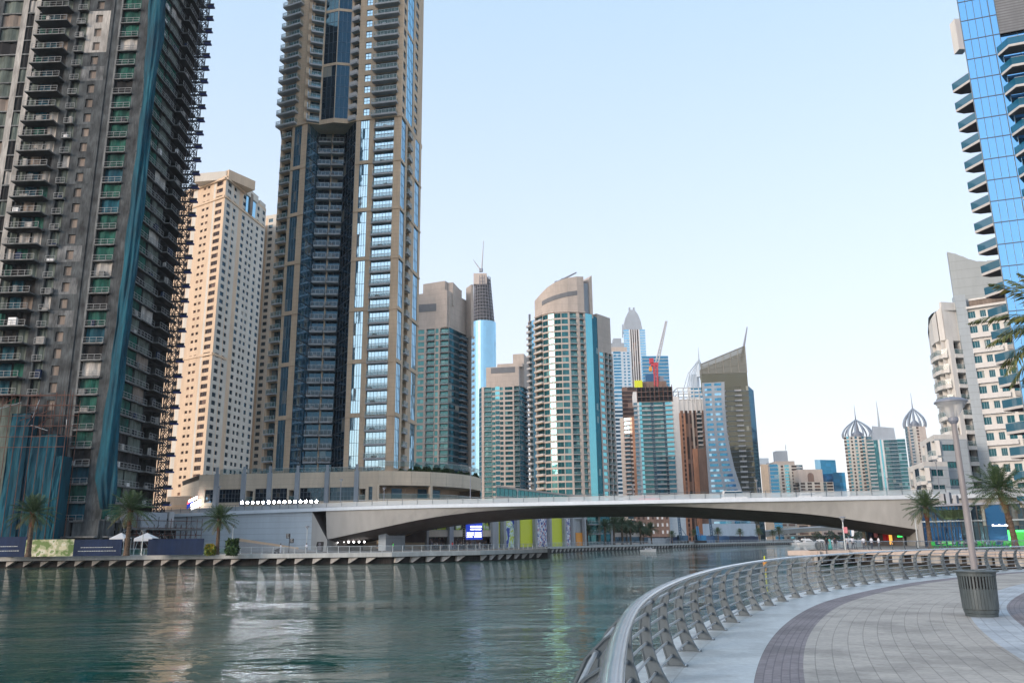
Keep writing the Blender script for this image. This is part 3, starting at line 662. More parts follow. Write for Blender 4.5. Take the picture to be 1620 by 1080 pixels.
# abutments
ab=MB()
for (p0,u0,z0),(p1,u1,z1) in zip(rows,rows[1:]):
    if p1<=494: ab.hexa([bpt(u0,GZ-.5,.2),bpt(u1,GZ-.5,.2),bpt(u1,GZ-.5,W_-.5),bpt(u0,GZ-.5,W_-.5)],[bpt(u0,z0+.02,.2),bpt(u1,z1+.02,.2),bpt(u1,z1+.02,W_-.5),bpt(u0,z0+.02,W_-.5)],'abutment')
ab.build('abutment_wall',br)
u0,z0=BP(494,809); u1,_=BP(516,853); ab=MB(); uA=BF.atpx(508,872)
ab.face([bpt(u0,GZ-.5,.25),bpt(uA+1.0,GZ-.5,.25),bpt(u1,4.3,.5),bpt(u0,z0,.0)],'bridge_conc'); ab.face([bpt(u0,z0,.0),bpt(u1,4.3,.5),bpt(u1,4.3,W_-1),bpt(u0,z0,W_-.5)],'bridge_soffit'); ab.face([bpt(uA+1.0,GZ-.5,.25),bpt(uA+1.0,GZ-.5,W_-1),bpt(u1,4.3,W_-1),bpt(u1,4.3,.5)],'bridge_conc')
ab.build('springing',br)
mb=MB(); ue=BF.atpx(1452,820); _,zq=BP(1452,789)
fbox(mb,BF,ue,ue+1.6,GZ-.5,zq+.03,.1,W_-1,'bridge_conc'); fbox(mb,BF,ue+1.6,ue+34,zq-1.6,zq+.02,.4,W_-1,'bridge_conc'); mb.build('abutment_wall',br)
mb=MB(); uq=BF.atpx(525,865); fbox(mb,BF,uq,uq+.3,GZ,4.4,3,W_-3,'bridge_soffit'); uq=BF.atpx(585,860); fbox(mb,BF,uq-.5,uq+1.2,GZ-.5,7.4,6,W_-6,'abutment'); mb.build('pier',br)
def bridge_top(px,d): # a point on the deck d metres in from the near edge
    u=BF.atpx(px,795); z=None
    for (p0,u0,z0),(p1,u1,z1) in zip(rows,rows[1:]):
        if u0<=u<=u1: z=z0+(z1-z0)*(u-u0)/(u1-u0)+.46
    if z is None: z=rows[-1][2]+.46
    q=bpt(u,z,d); return q
# ---------------------------------------------------------------- tower under construction (left)
GF=floors
A=Tower('tower_under_construction','huge dark unfinished concrete tower wrapped in green and blue netting at the left edge','building',(*XY(100,850,152),GZ),wall='raw_concrete',detail=1)
d0=150; zt=zp(150,-330,150); flA=[(8+i*3.32,3.32) for i in range(int((zt-8)/3.32))]; zt=flA[-1][0]+3.32
def Acol(Fc,px0,px1,kind,k): A.col(Fc,Fc.atpx(px0,300),Fc.atpx(px1,300),flA,kind,k)
FA=Face(XY(-75,300,151.5),XY(216,300,150))
V={'wm':'raw_concrete'}
def render_col(Fc,a,b_,win=True):   # rendered wall with a slot window on each floor; the render is patchy: fresh up high
    u0,u1=Fc.atpx(a,300),Fc.atpx(b_,300); m=(u0+u1)/2
    for i,(z,hh) in enumerate(flA):
        y=(z-8)/(flA[-1][0]-8); wm='render_pale' if (.60<y<.66 or y>.71) else random.choice(['render_dark']*5+['render_mid']*2+['raw_concrete'])
        if .675<y<.71: A.col(Fc,u0,u1,[(z,hh)],'void',{'out':.1}); continue
        A.col(Fc,u0,m-.75,[(z,hh)],'w',{'wm':wm}); A.col(Fc,m+.75,u1,[(z,hh)],'w',{'wm':wm})
        A.col(Fc,m-.75,m+.75,[(z,hh)],'win',{'wm':wm,'g':'glass_dark' if False else 'hole','sill':.5,'head':2.4,'nx':1,'fr':None,'d':.35})
PAL['hole']=PAL['tan_infill']
def aproj(kind,Fc,a,b_,pj,net,itemp=.6,soff='soffit_dark',every=1):   # projecting slabs with edge rails
    u0,u1=Fc.atpx(a,300),Fc.atpx(b_,300)
    for i,(z,hh) in enumerate(flA):
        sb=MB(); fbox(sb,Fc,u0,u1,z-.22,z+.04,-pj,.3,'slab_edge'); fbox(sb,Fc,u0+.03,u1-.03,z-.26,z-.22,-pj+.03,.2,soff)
        rl_=MB()
        fbox(rl_,Fc,u0,u1,z+1.02,z+1.09,-pj,-pj+.07,'rail_dull'); fbox(rl_,Fc,u0,u1,z+.5,z+.55,-pj,-pj+.06,'rail_dull')
        n=max(2,int((u1-u0)/1.3))
        for q in range(n+1):
            uu=u0+(u1-u0-.06)*q/n; fbox(rl_,Fc,uu,uu+.06,z+.04,z+1.05,-pj,-pj+.06,'rail_dull')
        if random.random()<itemp:
            uu=u0+(u1-u0)*random.random()*.6; fbox(sb,Fc,uu,uu+random.uniform(.5,1.6),z+.04,z+random.uniform(.4,1.6),-pj+.2,-pj+.7,random.choice(['steel_scaf','render_pale','white_paint','render_pale','slab_edge','navy_board']))
        A.add(kind,sb,Fc.p((u0+u1)/2,z),(u1-u0)*2,('guard_rail',rl_))
def netbays(Fc,a,b_,mats,dep=.5,name='net_panel'):
    u0,u1=Fc.atpx(a,300),Fc.atpx(b_,300)
    for i,(z,hh) in enumerate(flA):
        y=(z-8)/(flA[-1][0]-8); m=mats[0] if random.random()<.6 else random.choice(mats+['render_pale','dark_void'] if len(mats)>2 or random.random()<.3 else mats)
        if .72<y<.86 and random.random()<.75: m=random.choice(['tan_infill','render_pale','tan_infill'])
        A.wall.face([Fc.p(u0,z,.0),Fc.p(u1,z,.0),Fc.p(u1,z+.3,0),Fc.p(u0,z+.3,0)],'slab_edge')
        A.reveal(Fc,u0,u1,z+.3,z+hh,dep+.6,'raw_concrete')
        mb=MB(); s1=random.uniform(0,.5); nn=5
        for q in range(nn):  # slack net sheet
            ua=u0+.1+(u1-u0-.2)*q/nn; ub=u0+.1+(u1-u0-.2)*(q+1)/nn; da=dep*(.6+.4*math.sin(q*1.7+s1*6)); db=dep*(.6+.4*math.sin((q+1)*1.7+s1*6))
            mb.face([Fc.p(ua,z+.3,da),Fc.p(ub,z+.3,db),Fc.p(ub,z+hh-.05-s1*q/nn,db),Fc.p(ua,z+hh-.05-s1*(q)/nn,da)],m,.5)
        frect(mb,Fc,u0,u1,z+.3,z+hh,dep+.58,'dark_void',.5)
        A.add(name,mb,Fc.p((u0+u1)/2,z),(u1-u0)*hh)
Acol(FA,-75,-40,'w',{'wm':'render_dark'}); netbays(FA,-40,-8,['net_grey','tan_infill'])
Acol(FA,-8,2,'w',{'wm':'render_pale'}); netbays(FA,2,14,['dark_void','net_grey'],.3); Acol(FA,14,22,'w',{'wm':'render_pale'})
netbays(FA,22,37,['net_grey','net_green']); netbays(FA,37,58,['net_blue','net_green','tan_infill']); netbays(FA,58,76,['net_grey','tan_infill','net_green'])
aproj('balcony_slab',FA,28,80,2.3,True)
Acol(FA,76,88,'w',{'wm':'render_dark'}); Acol(FA,88,91,'pier',{'wm':'raw_concrete','out':.4})
netbays(FA,91,104,['net_grey','tan_infill'],.3); aproj('balcony_slab',FA,90,105,.9,True,.3)
render_col(FA,104,142); Acol(FA,142,147,'pier',{'wm':'render_dark','out':.2})
Acol(FA,147,158,'w',{'wm':'render_dark'})
Acol(FA,158,161,'pier',{'wm':'slab_edge','out':.25})
netbays(FA,161,191,['net_green','net_green','net_blue']); aproj('edge_slab',FA,161,192,.5,True,.15)
Acol(FA,191,216,'w',{'wm':'render_dark'})
# right flank, bending away
FB=Face(XY(216,300,150),XY(262,300,163)); FC_=Face(XY(262,300,163),XY(288,300,172)); 
netbays(FB,216,243,['net_green','net_grey']); aproj('edge_slab',FB,222,243,.35,True,.5)
netbays(FB,243,262,['net_grey','tan_infill','net_green']); aproj('edge_slab',FB,243,262,.5,True,.5)
uC0,uC1=0,FC_.L
A.col(FC_,0,FC_.L,flA,'void',{'d':3.5,'out':.1}); aproj('balcony_slab',FC_,262.3,287,1.6,True,.95)
A.shell([FA.p(0,0)[:2],FB.p(0,0)[:2],FC_.p(0,0)[:2],FC_.p(FC_.L,0)[:2]],26,GZ,zt)
# lower floors : open bays behind columns
for Fc in (FA,FB,FC_):
    for z in (GZ,5.0): A.col(Fc,0,Fc.L,[(z,3.0 if z>2 else 3.1)],'void',{'d':5,'out':1.6})
    n=int(Fc.L/6)
    for i in range(n+1): fbox(A.wall,Fc,min(Fc.L-.8,i*Fc.L/max(n,1)),min(Fc.L,i*Fc.L/max(n,1)+.8),GZ,8.1,-.6,.2,'raw_concrete')
A.finish()
# hoist mast with outriggers on the far flank
ms=thing('hoist_mast','dark lattice hoist mast with stub outriggers climbing the right flank of the unfinished tower','hoist',(*XY(299,300,170),GZ))
mq=XY(298,300,168); mb=MB(); hw=.8
cs=[(mq.x-hw,mq.y-hw),(mq.x+hw,mq.y-hw),(mq.x+hw,mq.y+hw),(mq.x-hw,mq.y+hw)]
for c in cs: mb.tube([(*c,GZ),(*c,zt-2)],.10,'steel_scaf',4)
z=GZ
while z<zt-3:
    for i in range(4):
        a,b_=cs[i],cs[(i+1)%4]; mb.tube([(*a,z),(*b_,z)],.08,'steel_scaf',4,False); mb.tube([(*a,z),(*b_,z+1.66)],.08,'steel_scaf',4,False); mb.tube([(*b_,z+1.66),(*a,z+3.32)],.06,'steel_scaf',4,False)
    z+=1.66
mb.build('mast',ms)
orr=[]
for i,(z,hh) in enumerate(flA):
    mb=MB(); mb.box(mq.x+.9,mq.y-.6,z,mq.x+2.3,mq.y+.3,z+.35,'navy_edge'); mb.box(mq.x-2.4,mq.y-.2,z+.1,mq.x+1,mq.y+.2,z+.4,'steel_scaf'); mb.box(mq.x+.9,mq.y-.7,z+.35,mq.x+2.4,mq.y-.6,z+.8,'steel_scaf'); mb.build('outrigger',ms)
# the long blue net curtain hanging at the corner
nc=thing('net_curtain','long bright blue safety net hanging down the corner of the unfinished tower','safety net',(*XY(190,800,148),8))
mb=MB(); prev=None; NN=46
def xl(y): return lerp_tab([(-400,262),(0,236),(150,226),(300,208),(450,191),(600,173),(700,158),(760,150),(820,160)],y)
def xr(y): return lerp_tab([(-400,300),(0,263),(60,259),(150,243),(300,232),(450,214),(600,197),(700,186),(760,187),(820,178)],y)
for j in range(NN+1):
    y=-330+j*(805+330)/NN; row=[]
    for i in range(25):
        f=i/24; x=xl(y)+(xr(y)-xl(y))*f+1.2*math.sin(j*1.7)*(1 if i in (0,24) else 0); dd=148.4+.16*math.cos(f*19+j*.13)+.2*math.cos(f*8+j*.31)+.2*math.sin(j*.9+i*.4)-.9*math.sin(f*math.pi); row.append(tuple(P(x,y,dd)))
    mb.v+=row
for j in range(NN):
    for i in range(24):
        a=j*25+i; mb.f.append((a,a+25,a+26,a+1)); mb.m.append('net_blue'); mb.r.append(.5)
o=mb.build('net_sheet',nc,smooth=True); sm_=o.modifiers.new('thick','SOLIDIFY'); sm_.thickness=.08
mb=MB()
for j in range(0,NN+1,4): v=mb; q=P(xl(-330+j*1135/NN)+3,-330+j*1135/NN,148.6); r_=P(xr(-330+j*1135/NN)-3,-330+j*1135/NN,148.6); mb.tube([q,r_],.06,'steel_scaf',4)
mb.build('support_pole',nc)
# netted scaffold block at the tower's foot
sc=thing('netted_scaffold','blue netted scaffold block at the foot of the unfinished tower, far left','scaffolding',(*XY(50,860,143),GZ))
FS=Face(XY(-75,760,147.5),XY(101,760,147.5)); mb=MB()
for (a,b_,yt,dd,m) in ((-75,18,640,-.0,'net_grey'),(8,38,655,-.6,'net_blue'),(38,62,690,-.2,'net_blue'),(62,88,688,-.9,'net_blue'),(88,101,722,-1.3,'net_blue')):
    u0,u1=FS.atpx(a,760),FS.atpx(b_,760); ztop=zp(a,yt,147.5); nn=6
    for q in range(nn):
        for r_ in range(10):
            ua=u0+(u1-u0)*q/nn; ub=u0+(u1-u0)*(q+1)/nn; za=GZ+(ztop-GZ)*r_/10; zb=GZ+(ztop-GZ)*(r_+1)/10
            D=lambda qq,rr: dd+.13*math.sin(qq*2.1+a+.5*math.sin(rr*1.9))+.16*math.sin(rr*1.3+qq*.7)
            mb.face([FS.p(ua,za,D(q,r_)),FS.p(ub,za,D(q+1,r_)),FS.p(ub,zb,D(q+1,r_+1)),FS.p(ua,zb,D(q,r_+1))],m,.5)
    for u in (u0,u1): mb.face([FS.p(u,GZ,dd),FS.p(u,ztop,dd),FS.p(u,ztop,2),FS.p(u,GZ,2)],m,.5)
    mb.face([FS.p(u0,ztop,dd),FS.p(u1,ztop,dd),FS.p(u1,ztop,2),FS.p(u0,ztop,2)],'net_grey')
mb.build('net_sheet',sc)
mb=MB(); u0,u1=FS.atpx(-75,700),FS.atpx(110,700); zt2=zp(40,640,147.5)
for i in range(15):
    u=u0+(u1-u0)*i/14; mb.tube([FS.p(u,GZ,-1.6),FS.p(u,zt2+random.uniform(-1,2.5),-1.6)],.07,'rust_steel',4); mb.tube([FS.p(u,GZ,2),FS.p(u,zt2+random.uniform(0,3),2)],.07,'rust_steel',4)
for j in range(6):
    z=zt2-8+j*1.9; mb.tube([FS.p(u0,z,-1.6),FS.p(u1,z,-1.6)],.06,'rust_steel',4); mb.tube([FS.p(u0,z+.5,2),FS.p(u1,z+.5,2)],.06,'rust_steel',4)
for j in range(16):
    u=u0+(u1-u0)*random.random(); z=zt2-7+random.random()*7; mb.tube([FS.p(u,z,-1.2),FS.p(u+random.uniform(-5,5),z+random.uniform(1,4),random.uniform(-1,2))],.06,random.choice(['rust_steel','mull_light']),4)
mb.build('tube_frame',sc)
# ---------------------------------------------------------------- cream residential tower behind
def fl_px(x,y0,y1,d,n): z0,z1=zp(x,y0,d),zp(x,y1,d); return [(z0+(z1-z0)*i/n,(z1-z0)/n) for i in range(n)]
B=Tower('residential_tower','tall cream tower with small square windows between the unfinished tower and the brown glass one','building',(*XY(340,800,320),GZ),wall='cream')
zB=zp(345,285,318); fB=floors(GZ,zB,3.25)
ww={'d':.3,'nx':1,'fr':None,'g':'glass_brown','sill':1.2,'head':2.35}; bw={'d':.3,'nx':3,'g':'glass_brown','sill':.7,'head':2.5,'mg':.3}
F1=B.face_px(500,262,334,341,316,fB,[(283,'w',{}),(290,'win',{**bw}),(296,'w',{'wm':'cream_white'}),(303,'w',{}),(305,'w',{}),(309,'win',ww),(311.5,'w',{}),(315.5,'win',ww),(322,'w',{}),(325,'w',{'wm':'cream_white'}),(338,'win',{**bw,'mg':.6}),(341,'w',{})])  # left face: warm sunlight and pillar shading put into the wall colours
bw2={**bw,'g':'glass_dark','wm':'cream_white'}; w2={**ww,'g':'glass_dark','wm':'cream_white','sill':.8}; cw={'wm':'cream_white'}
F2=B.face_px(500,341,316,410,352,fB,[(344,'w',cw),(352,'win',{**bw2,'mg':.5}),(355,'w',cw),(356,'w',{}),(360,'win',w2),(365,'w',cw),(371,'w',{}),(377,'win',{**bw2,'nx':1,'mg':.4}),(381,'w',cw),(384.5,'win',w2),(387,'w',cw),(390.5,'win',w2),(395,'w',cw),(400,'win',{**bw2,'nx':1,'mg':.4}),(404,'w',cw),(409,'win',{**bw2,'nx':2}),(410,'w',cw)])  # right face whiter: its lack of warm sun is put into the colour
pts=B.shell([F1.p(0,0)[:2],F1.p(F1.L,0)[:2],F2.p(F2.L,0)[:2]],32,GZ,zB,'cream',parapet=1.2)
mb=MB()
for (Fc,a,b_,z,o_) in ((F1,.0,1,zB,.9),(F2,0,.42,zB,.9),(F1,.15,1,zp(330,560,318),.35),(F2,0,.3,zp(345,560,318),.35),(F1,.15,1,zp(350,313,318),.4),(F2,0,.98,zp(350,313,318),.4)):
    mb=MB(); fbox(mb,Fc,Fc.L*a,Fc.L*b_,z-.7,z+.25,-o_,.2,'cream'); mb.build('cornice',B.root)
mb=MB()   # roof blocks
fbox(mb,F1,F1.L*.5,F1.L,zB,zB+4.3,1,15,'cream'); fbox(mb,F2,1,F2.L*.28,zB,zB+3.8,.8,16,'cream_white'); fbox(mb,F2,F2.L*.4,F2.L*.8,zB-.1,zB+6.5,5,20,'cream_white'); fbox(mb,F2,F2.L*.45,F2.L*.74,zB-.2,zB+3.2,-.8,9,'cream_white'); fbox(mb,F2,F2.L*.84,F2.L*.99,zB,zB+3.2,.2,9,'cream_white'); fbox(mb,F2,F2.L*.38,F2.L*.82,zB+6.4,zB+7.2,4.3,20.5,'cream')
mb.build('roof_block',B.root)
mb=MB()
for f in (.47,.62): fbox(mb,F2,F2.L*f,F2.L*(f+.09),zp(400,330,330),zp(400,300,330),-.3,.1,'glass_sky')
fbox(mb,F2,F2.L*.55,F2.L*.61,zp(400,330,330),zp(400,297,330),-.85,.1,'tan_infill'); mb.build('tall_window',B.root)
B.finish()
B2=Tower('residential_tower','cream tower with wide dark windows, mostly hidden, just left of the brown glass tower','building',(*XY(420,800,372),GZ),wall='cream_white')
zb=zp(425,346,372); F3=B2.face_px(500,405,372,436,368,floors(GZ,zb,3.25),[(411,'w',{}),(414,'w',{'wm':'cream'}),(424,'win',{**bw,'g':'glass_dark','mg':.6}),(436,'w',{})])
B2.shell([F3.p(0,0)[:2],F3.p(F3.L,0)[:2]],25,GZ,zb,parapet=1.2); B2.finish()
# ---------------------------------------------------------------- podium and the brown stone and glass tower
Pd=Tower('shopping_podium','long beige stone podium with dark windows and a rounded terrace end under the brown tower','building',(*XY(520,800,196),GZ),wall='podium_stone')
dP=196; zP=zp(540,747,dP); z2=zp(540,770,dP); z1=zp(540,792,dP)
FPl=Face(XY(287,775,218),XY(314,775,198)); FP=Face(XY(314,775,198),XY(598,775,193))
Pd.wall.face([FPl.p(0,GZ),FPl.p(FPl.L,GZ),FPl.p(FPl.L,zP-1.2),FPl.p(0,zP-1.2)],'podium_stone')
frect(Pd.wall,FP,0,FP.L,z2,zP,0,'podium_stone'); frect(Pd.wall,FP,0,FP.L,GZ,z1-4.5,0,'podium_stone'); frect(Pd.wall,FP,0,FP.L,z1-1.2,z1,0,'podium_stone')
def pcol(a,b_,kind,zz0,zz1,k={}): Pd.col(FP,FP.atpx(a,780),FP.atpx(b_,780),[(zz0,zz1-zz0)],kind,k)
gl={'sill':0.01,'head':zp(540,771,dP)-z1,'nx':6,'nz':3,'g':'glass_shop','d':.4}
xs=[(314,324,'w'),(324,338,'g'),(338,346,'w'),(346,381,'g'),(381,389,'w'),(389,400,'o'),(400,403,'w'),(403,422,'g'),(422,430,'w'),(430,454,'g'),(454,457,'w'),(457,466,'o'),(466,474,'w'),(474,513,'g'),(513,521,'w'),(521,560,'g'),(560,568,'w'),(568,578,'o'),(578,583,'w'),(583,589,'g'),(589,598,'w')]
for a,b_,k in xs:
    if k=='w': pcol(a,b_,'w',z1,z2)
    elif k=='g': pcol(a,b_,'win',z1,z2,{**gl,'nx':max(1,int((b_-a)/5))})
    else: pcol(a,b_,'bal',z1,z2,{'g':'glass_shop','d':2.5,'pj':.05,'rail':'rail_glass','nx':2,'nz':2,'top':.6})
for a,b_ in zip([314,346,389,430,474,521,568],[338,381,422,466,513,560,598]): pcol(a,b_,'win',z1-4.5,z1-1.2,{'sill':.01,'head':3.2,'nx':3,'g':'shop_mix','fr':'mull','d':.5})
for a,b_ in zip([338,381,422,466,513,560],[346,389,430,474,521,568]): pcol(a,b_,'w',z1-4.5,z1-1.2)
for a in (338,381,422,466,513,560):
    mb=MB(); fbox(mb,FP,FP.atpx(a,780)+.1,FP.atpx(a+8,780)-.1,z1-4.5,zP+.1,-.55,.05,'grey_band'); fbox(mb,FP,FP.atpx(a,780)+.35,FP.atpx(a+8,780)-.35,zP+.1,zP+1.7,-.4,.0,'grey_band'); mb.build('pilaster',Pd.root)
# rounded terrace end
cv=[(598,775,193),(620,775,193.6),(650,775,195),(680,775,197.5),(705,775,201),(730,775,206),(748,775,212),(760,775,220)]
cvp=[XY(*c) for c in cv]; zq1=zp(650,767,194); zq0=zp(650,788,194)
mb2=MB(); rl=MB()
for p,q in zip(cvp,cvp[1:]):
    Fc=Face(p,q); frect(Pd.wall,Fc,0,Fc.L,zq1,zP,-.2,'podium_stone'); Pd.wall.face([Fc.p(0,zq1,-.2),Fc.p(0,zq1,9),Fc.p(Fc.L,zq1,9),Fc.p(Fc.L,zq1,-.2)],'podium_stone')
    frect(Pd.wall,Fc,0,Fc.L,GZ+10.2,zq0,-.2,'podium_stone'); Pd.wall.face([Fc.p(0,zq0,-.2),Fc.p(Fc.L,zq0,-.2),Fc.p(Fc.L,zq0,9),Fc.p(0,zq0,9)],'pale_slab')
    frect(mb2,Fc,0,Fc.L,zq0,zq1,6,'tan_infill' if False else 'cream'); frect(rl,Fc,.05,Fc.L,zq0,zq0+1.1,-.1,'rail_glass',.5); fbox(rl,Fc,0,Fc.L,zq0+1.1,zq0+1.16,-.15,-.05,'mull_light')
    frect(rl,Fc,0,Fc.L,zP+1.2,zP+2.3,.3,'rail_glass',.5); fbox(rl,Fc,0,Fc.L,zP+2.3,zP+2.36,.25,.35,'mull_light')
mb=MB(); fbox(mb,Face(cvp[0],cvp[1]),-.3,.3,zq0,zq1,-.2,6,'podium_stone'); mb.build('terrace_wall',Pd.root)
Fd=Face(cvp[3],cvp[4]); mb=MB(); fbox(mb,Fd,0,.7,zq0,zq1,-.2,.5,'podium_stone'); mb.build('terrace_column',Pd.root)
for i,(a,b_) in enumerate(((cvp[1],cvp[2]),(cvp[3],cvp[4]),(cvp[4],cvp[5]))):
    Fc=Face(a,b_); mb=MB(); fbox(mb,Fc,Fc.L*.2,Fc.L*.75,zq0+.1,zq1-.4,5.8,5.95,'glass_shop'); mb.build('terrace_door',Pd.root)
for k in range(0,30):
    f=Face(XY(345,748,199),XY(600,748,196)); u=f.L*k/30; frect(rl,f,u+.05,u+f.L/30-.05,zP+.05,zP+1.35,1,'rail_glass',.5)
fbox(rl,f,0,f.L,zP+1.35,zP+1.42,.95,1.05,'mull_light')
mb2.build('terrace_wall',Pd.root); rl.build('railing',Pd.root)
roof=[FP.p(0,0)[:2]]+[vxy(c) for c in cvp]+[vxy(XY(760,775,260)),vxy(XY(290,775,260)),FPl.p(0,0)[:2]]
Pd.wall.face([(x,y,zP) for x,y in roof],'pale_slab'); Pd.wall.face([(*roof[-4],GZ),(*roof[-3],GZ),(*roof[-3],zP),(*roof[-4],zP)],'podium_stone'); Pd.wall.face([(*roof[-3],GZ),(*roof[-2],GZ),(*roof[-2],zP),(*roof[-3],zP)],'podium_stone')
Pd.finish()
# row of floodlights on the podium ledge
for i in range(15):
    a=386+i*8.35; u=FP.atpx(a,788); q=FP.p(u,z1-.1-.012*i*0,-1.1); L=thing('floodlight','one of the bright white floodlights in a row on the beige podium above the bridge','floodlight',(q[0],q[1],z1-.2),'row of floodlights on the podium')
    mb=MB(); fbox(mb,FP,u-.36,u+.36,z1-.5,z1+.2,-.9,-.3,'mull'); fbox(mb,FP,u-.05,u+.05,z1-.5,z1-.3,-.4,.0,'mull'); mb.build('housing',L); mb=MB(); mb.face([FP.p(u+.3*math.cos(2*math.pi*g_/10),z1-.15+.3*math.sin(2*math.pi*g_/10),-.93) for g_ in range(10)],'lamp_glow'); mb.build('lamp',L)
C=Tower('glass_tower','very tall brown stone tower with a dark glass recess above the beige podium','building',(*XY(535,745,200),zP),wall='beige_stone',detail=2)
zA=zp(520,190,199); flC=floors(zP,zA,3.42); ztop=zA+3.42*15; flU=floors(zA,ztop,3.42)
D=[(434,203.5),(476,199.5),(497,206),(538,206.4),(556,198.6),(630,196.2),(664,214)]
X=[XY(x,400,d) for x,d in D]
br_={'pj':.7,'d':1.2,'grp':4,'band':.0,'top':.35,'g':'glass_door'}
cg={'grp':4,'band':1.0,'nx':3,'g':'glass_beige','mg':.05}
def onf(i,cols,fl,y=400):
    Fc=Face(X[i],X[i+1]); u=0
    for (px,kind,k) in cols:
        u1=Fc.L if px is None else Fc.atpx(px,y); C.col(Fc,u,u1,fl,kind,k); u=u1
    return Fc
pg4={**br_,'grp':4,'band':.35}
f0=onf(0,[(437,'w',{}),(451,'bal',{**br_,'ex':.1}),(455,'w',{}),(467,'cur',{**cg,'g':'glass_dark' if False else 'glass_beige'}),(None,'w',{})],flC)
onf(1,[(None,'cur',{'grp':100,'nx':4,'g':'glass_beige','d':0,'spand':.25})],flC)  # left recess glass given a brighter colour for the sky it mirrors
f2=onf(2,[(517,'bal',{'pj':1.5,'d':.5,'nx':2,'rm':'beige_stone','g':'glass_dark','nz':2,'top':.2,'th':.4,'rail':'rail_dark'}),(519,'w',{}),(None,'bal',{'pj':1.5,'d':.5,'nx':2,'g':'glass_dark','nz':2,'top':.2,'th':.4,'rail':'rail_dark'})],flC)
onf(3,[(None,'cur',{'grp':100,'nx':4,'g':'glass_dark','d':0,'spand':.25})],flC)  # right recess glass given a darker colour for the dark buildings it mirrors
f4=onf(4,[(563,'w',{}),(578,'cur',{**cg,'nx':4}),(586,'w',{}),(618,'bal',{'pj':.5,'d':.5,'nx':6,'nz':2,'g':'glass_beige','top':.25,'th':.45,'sm':'pale_slab'}),(None,'w',{})],flC)
f5=onf(5,[(631,'w',{}),(638,'cur',{**cg,'nx':3}),(641,'w',{}),(647,'bal',{'pj':.6,'d':1.5,'nx':2}),(654,'w',{}),(661,'cur',{**cg,'nx':3}),(None,'w',{})],flC)
mb=MB()
for i in range(0,len(flC),4):   # broad stone bands every four floors
    z=flC[i][0]
    for Fc,a,b_ in ((f0,0,f0.L),(f4,0,f4.L),(f5,0,f5.L*.22),(f5,f5.L*.5,f5.L)): fbox(mb,Fc,a+.02,b_-.02,z-.05,z+.5,-.18,.1,'beige_stone')
mb.build('stone_band',C.root)
XU=[XY(446,150,203.2),X[1],XY(509,150,200.5),XY(530,150,199.3),XY(552,150,200),X[4],X[5],XY(668,150,215)]
sq={'sill':.75,'head':2.75,'nx':2,'nz':2,'g':'glass_beige','mg':.35}
def onu(a,b_,cols,y=150):
    Fc=Face(XU[a],XU[b_]); u=0
    for (px,kind,k) in cols:
        u1=Fc.L if px is None else Fc.atpx(px,y); C.col(Fc,u,u1,flU,kind,k); u=u1
    return Fc
g0=onu(0,1,[(450,'w',{}),(468,'bal',{'pj':1.5,'d':1.2,'nx':2,'sm':'pale_slab','ex':1.2,'th':.5,'solid':0}),(None,'w',{})])
g1=onu(1,2,[(484,'win',sq),(487,'w',{}),(507,'bal',{'pj':1.0,'d':1.1,'nx':2,'th':.45}),(None,'w',{})])
g2=onu(2,3,[(None,'cur',{'grp':5,'band':.8,'nx':3,'g':'glass_dark','mg':.1})]); g3=onu(3,4,[(None,'cur',{'grp':5,'band':.8,'nx':3,'g':'glass_dark','mg':.1})])
g4=onu(4,5,[(555,'w',{}),(None,'bal',{'pj':.8,'d':1.1,'nx':2,'th':.5,'solid':1,'rail':'rail_white','rh':.9})])
g5=onu(5,6,[(573,'w',{}),(588,'win',{**sq,'mg':.5}),(593,'w',{}),(627,'bal',{'pj':1.4,'d':1.1,'nx':6,'th':.5,'ex':.5,'g':'glass_door'}),(None,'w',{})])
g6=onu(6,7,[(637,'w',{}),(641,'win',{**sq,'mg':.1}),(643,'w',{}),(653,'cur',{'grp':8,'band':1,'nx':4,'g':'glass_sky'}),(656,'w',{}),(661,'win',{**sq,'mg':.1}),(None,'w',{})])
mb=MB()
for p,q in zip(XU,XU[1:]):
    Fc=Face(p,q); fbox(mb,Fc,0,Fc.L,zA-.7,zA+.5,-.25,.4,'beige_stone')
mb.prism([vxy(XU[1]),vxy(XU[2]),vxy(XU[3]),vxy(XU[4]),vxy(XU[5]),vxy(X[3]),vxy(X[2])],zA-.4,zA-.1,'beige_stone'); mb.build('transfer_band',C.root)
C.shell([vxy(p) for p in X],30,zP-.5,zA); C.shell([vxy(p) for p in XU],30,zA,ztop)
C.finish()
# ---------------------------------------------------------------- teal towers on the far left bank
gt={'g':'glass_teal'}
def teal_crown(T,Fc,z,zt,mat,louv=True):
    fbox(T.wall,Fc,0,Fc.L,z,zt,.2,14,mat)
E_=Tower('residential_tower','teal glass and taupe concrete tower right beside the brown glass tower, stepped blank crown','building',(*XY(700,800,400),GZ),wall='pink_beige')
dE=398; zE=zp(690,519,dE); fE=floors(GZ,zE,3.25)
bE={'pj':.8,'d':1.2,'nx':2,'rail':'rail_glass','th':.3,'g':'glass_teal'}
F1=E_.face_px(650,650,400,709,396,fE,[(658,'w',{}),(670,'win',{'nx':2,'sill':.5,'head':2.7,**gt,'mg':.2}),(673,'w',{}),(686,'bal',bE),(687.5,'w',{}),(692.5,'win',{'nx':1,'sill':.4,'head':2.8,**gt}),(695,'w',{}),(709,'bal',bE)])
F2=E_.face_px(650,709,396,738,414,fE,[(726,'cur',{'grp':1,'nx':3,'g':'glass_tealdark','spand':.9,'sm':'mull','fr':None}),(738,'bal',{'pj':1.6,'d':.6,'nx':2,'g':'glass_tealdark','wm':'glass_tealdark','rail':'rail_glass_teal'})])
F3=E_.face_px(650,738,414,746,408,fE,[(746,'w',{'wm':'taupe'})])
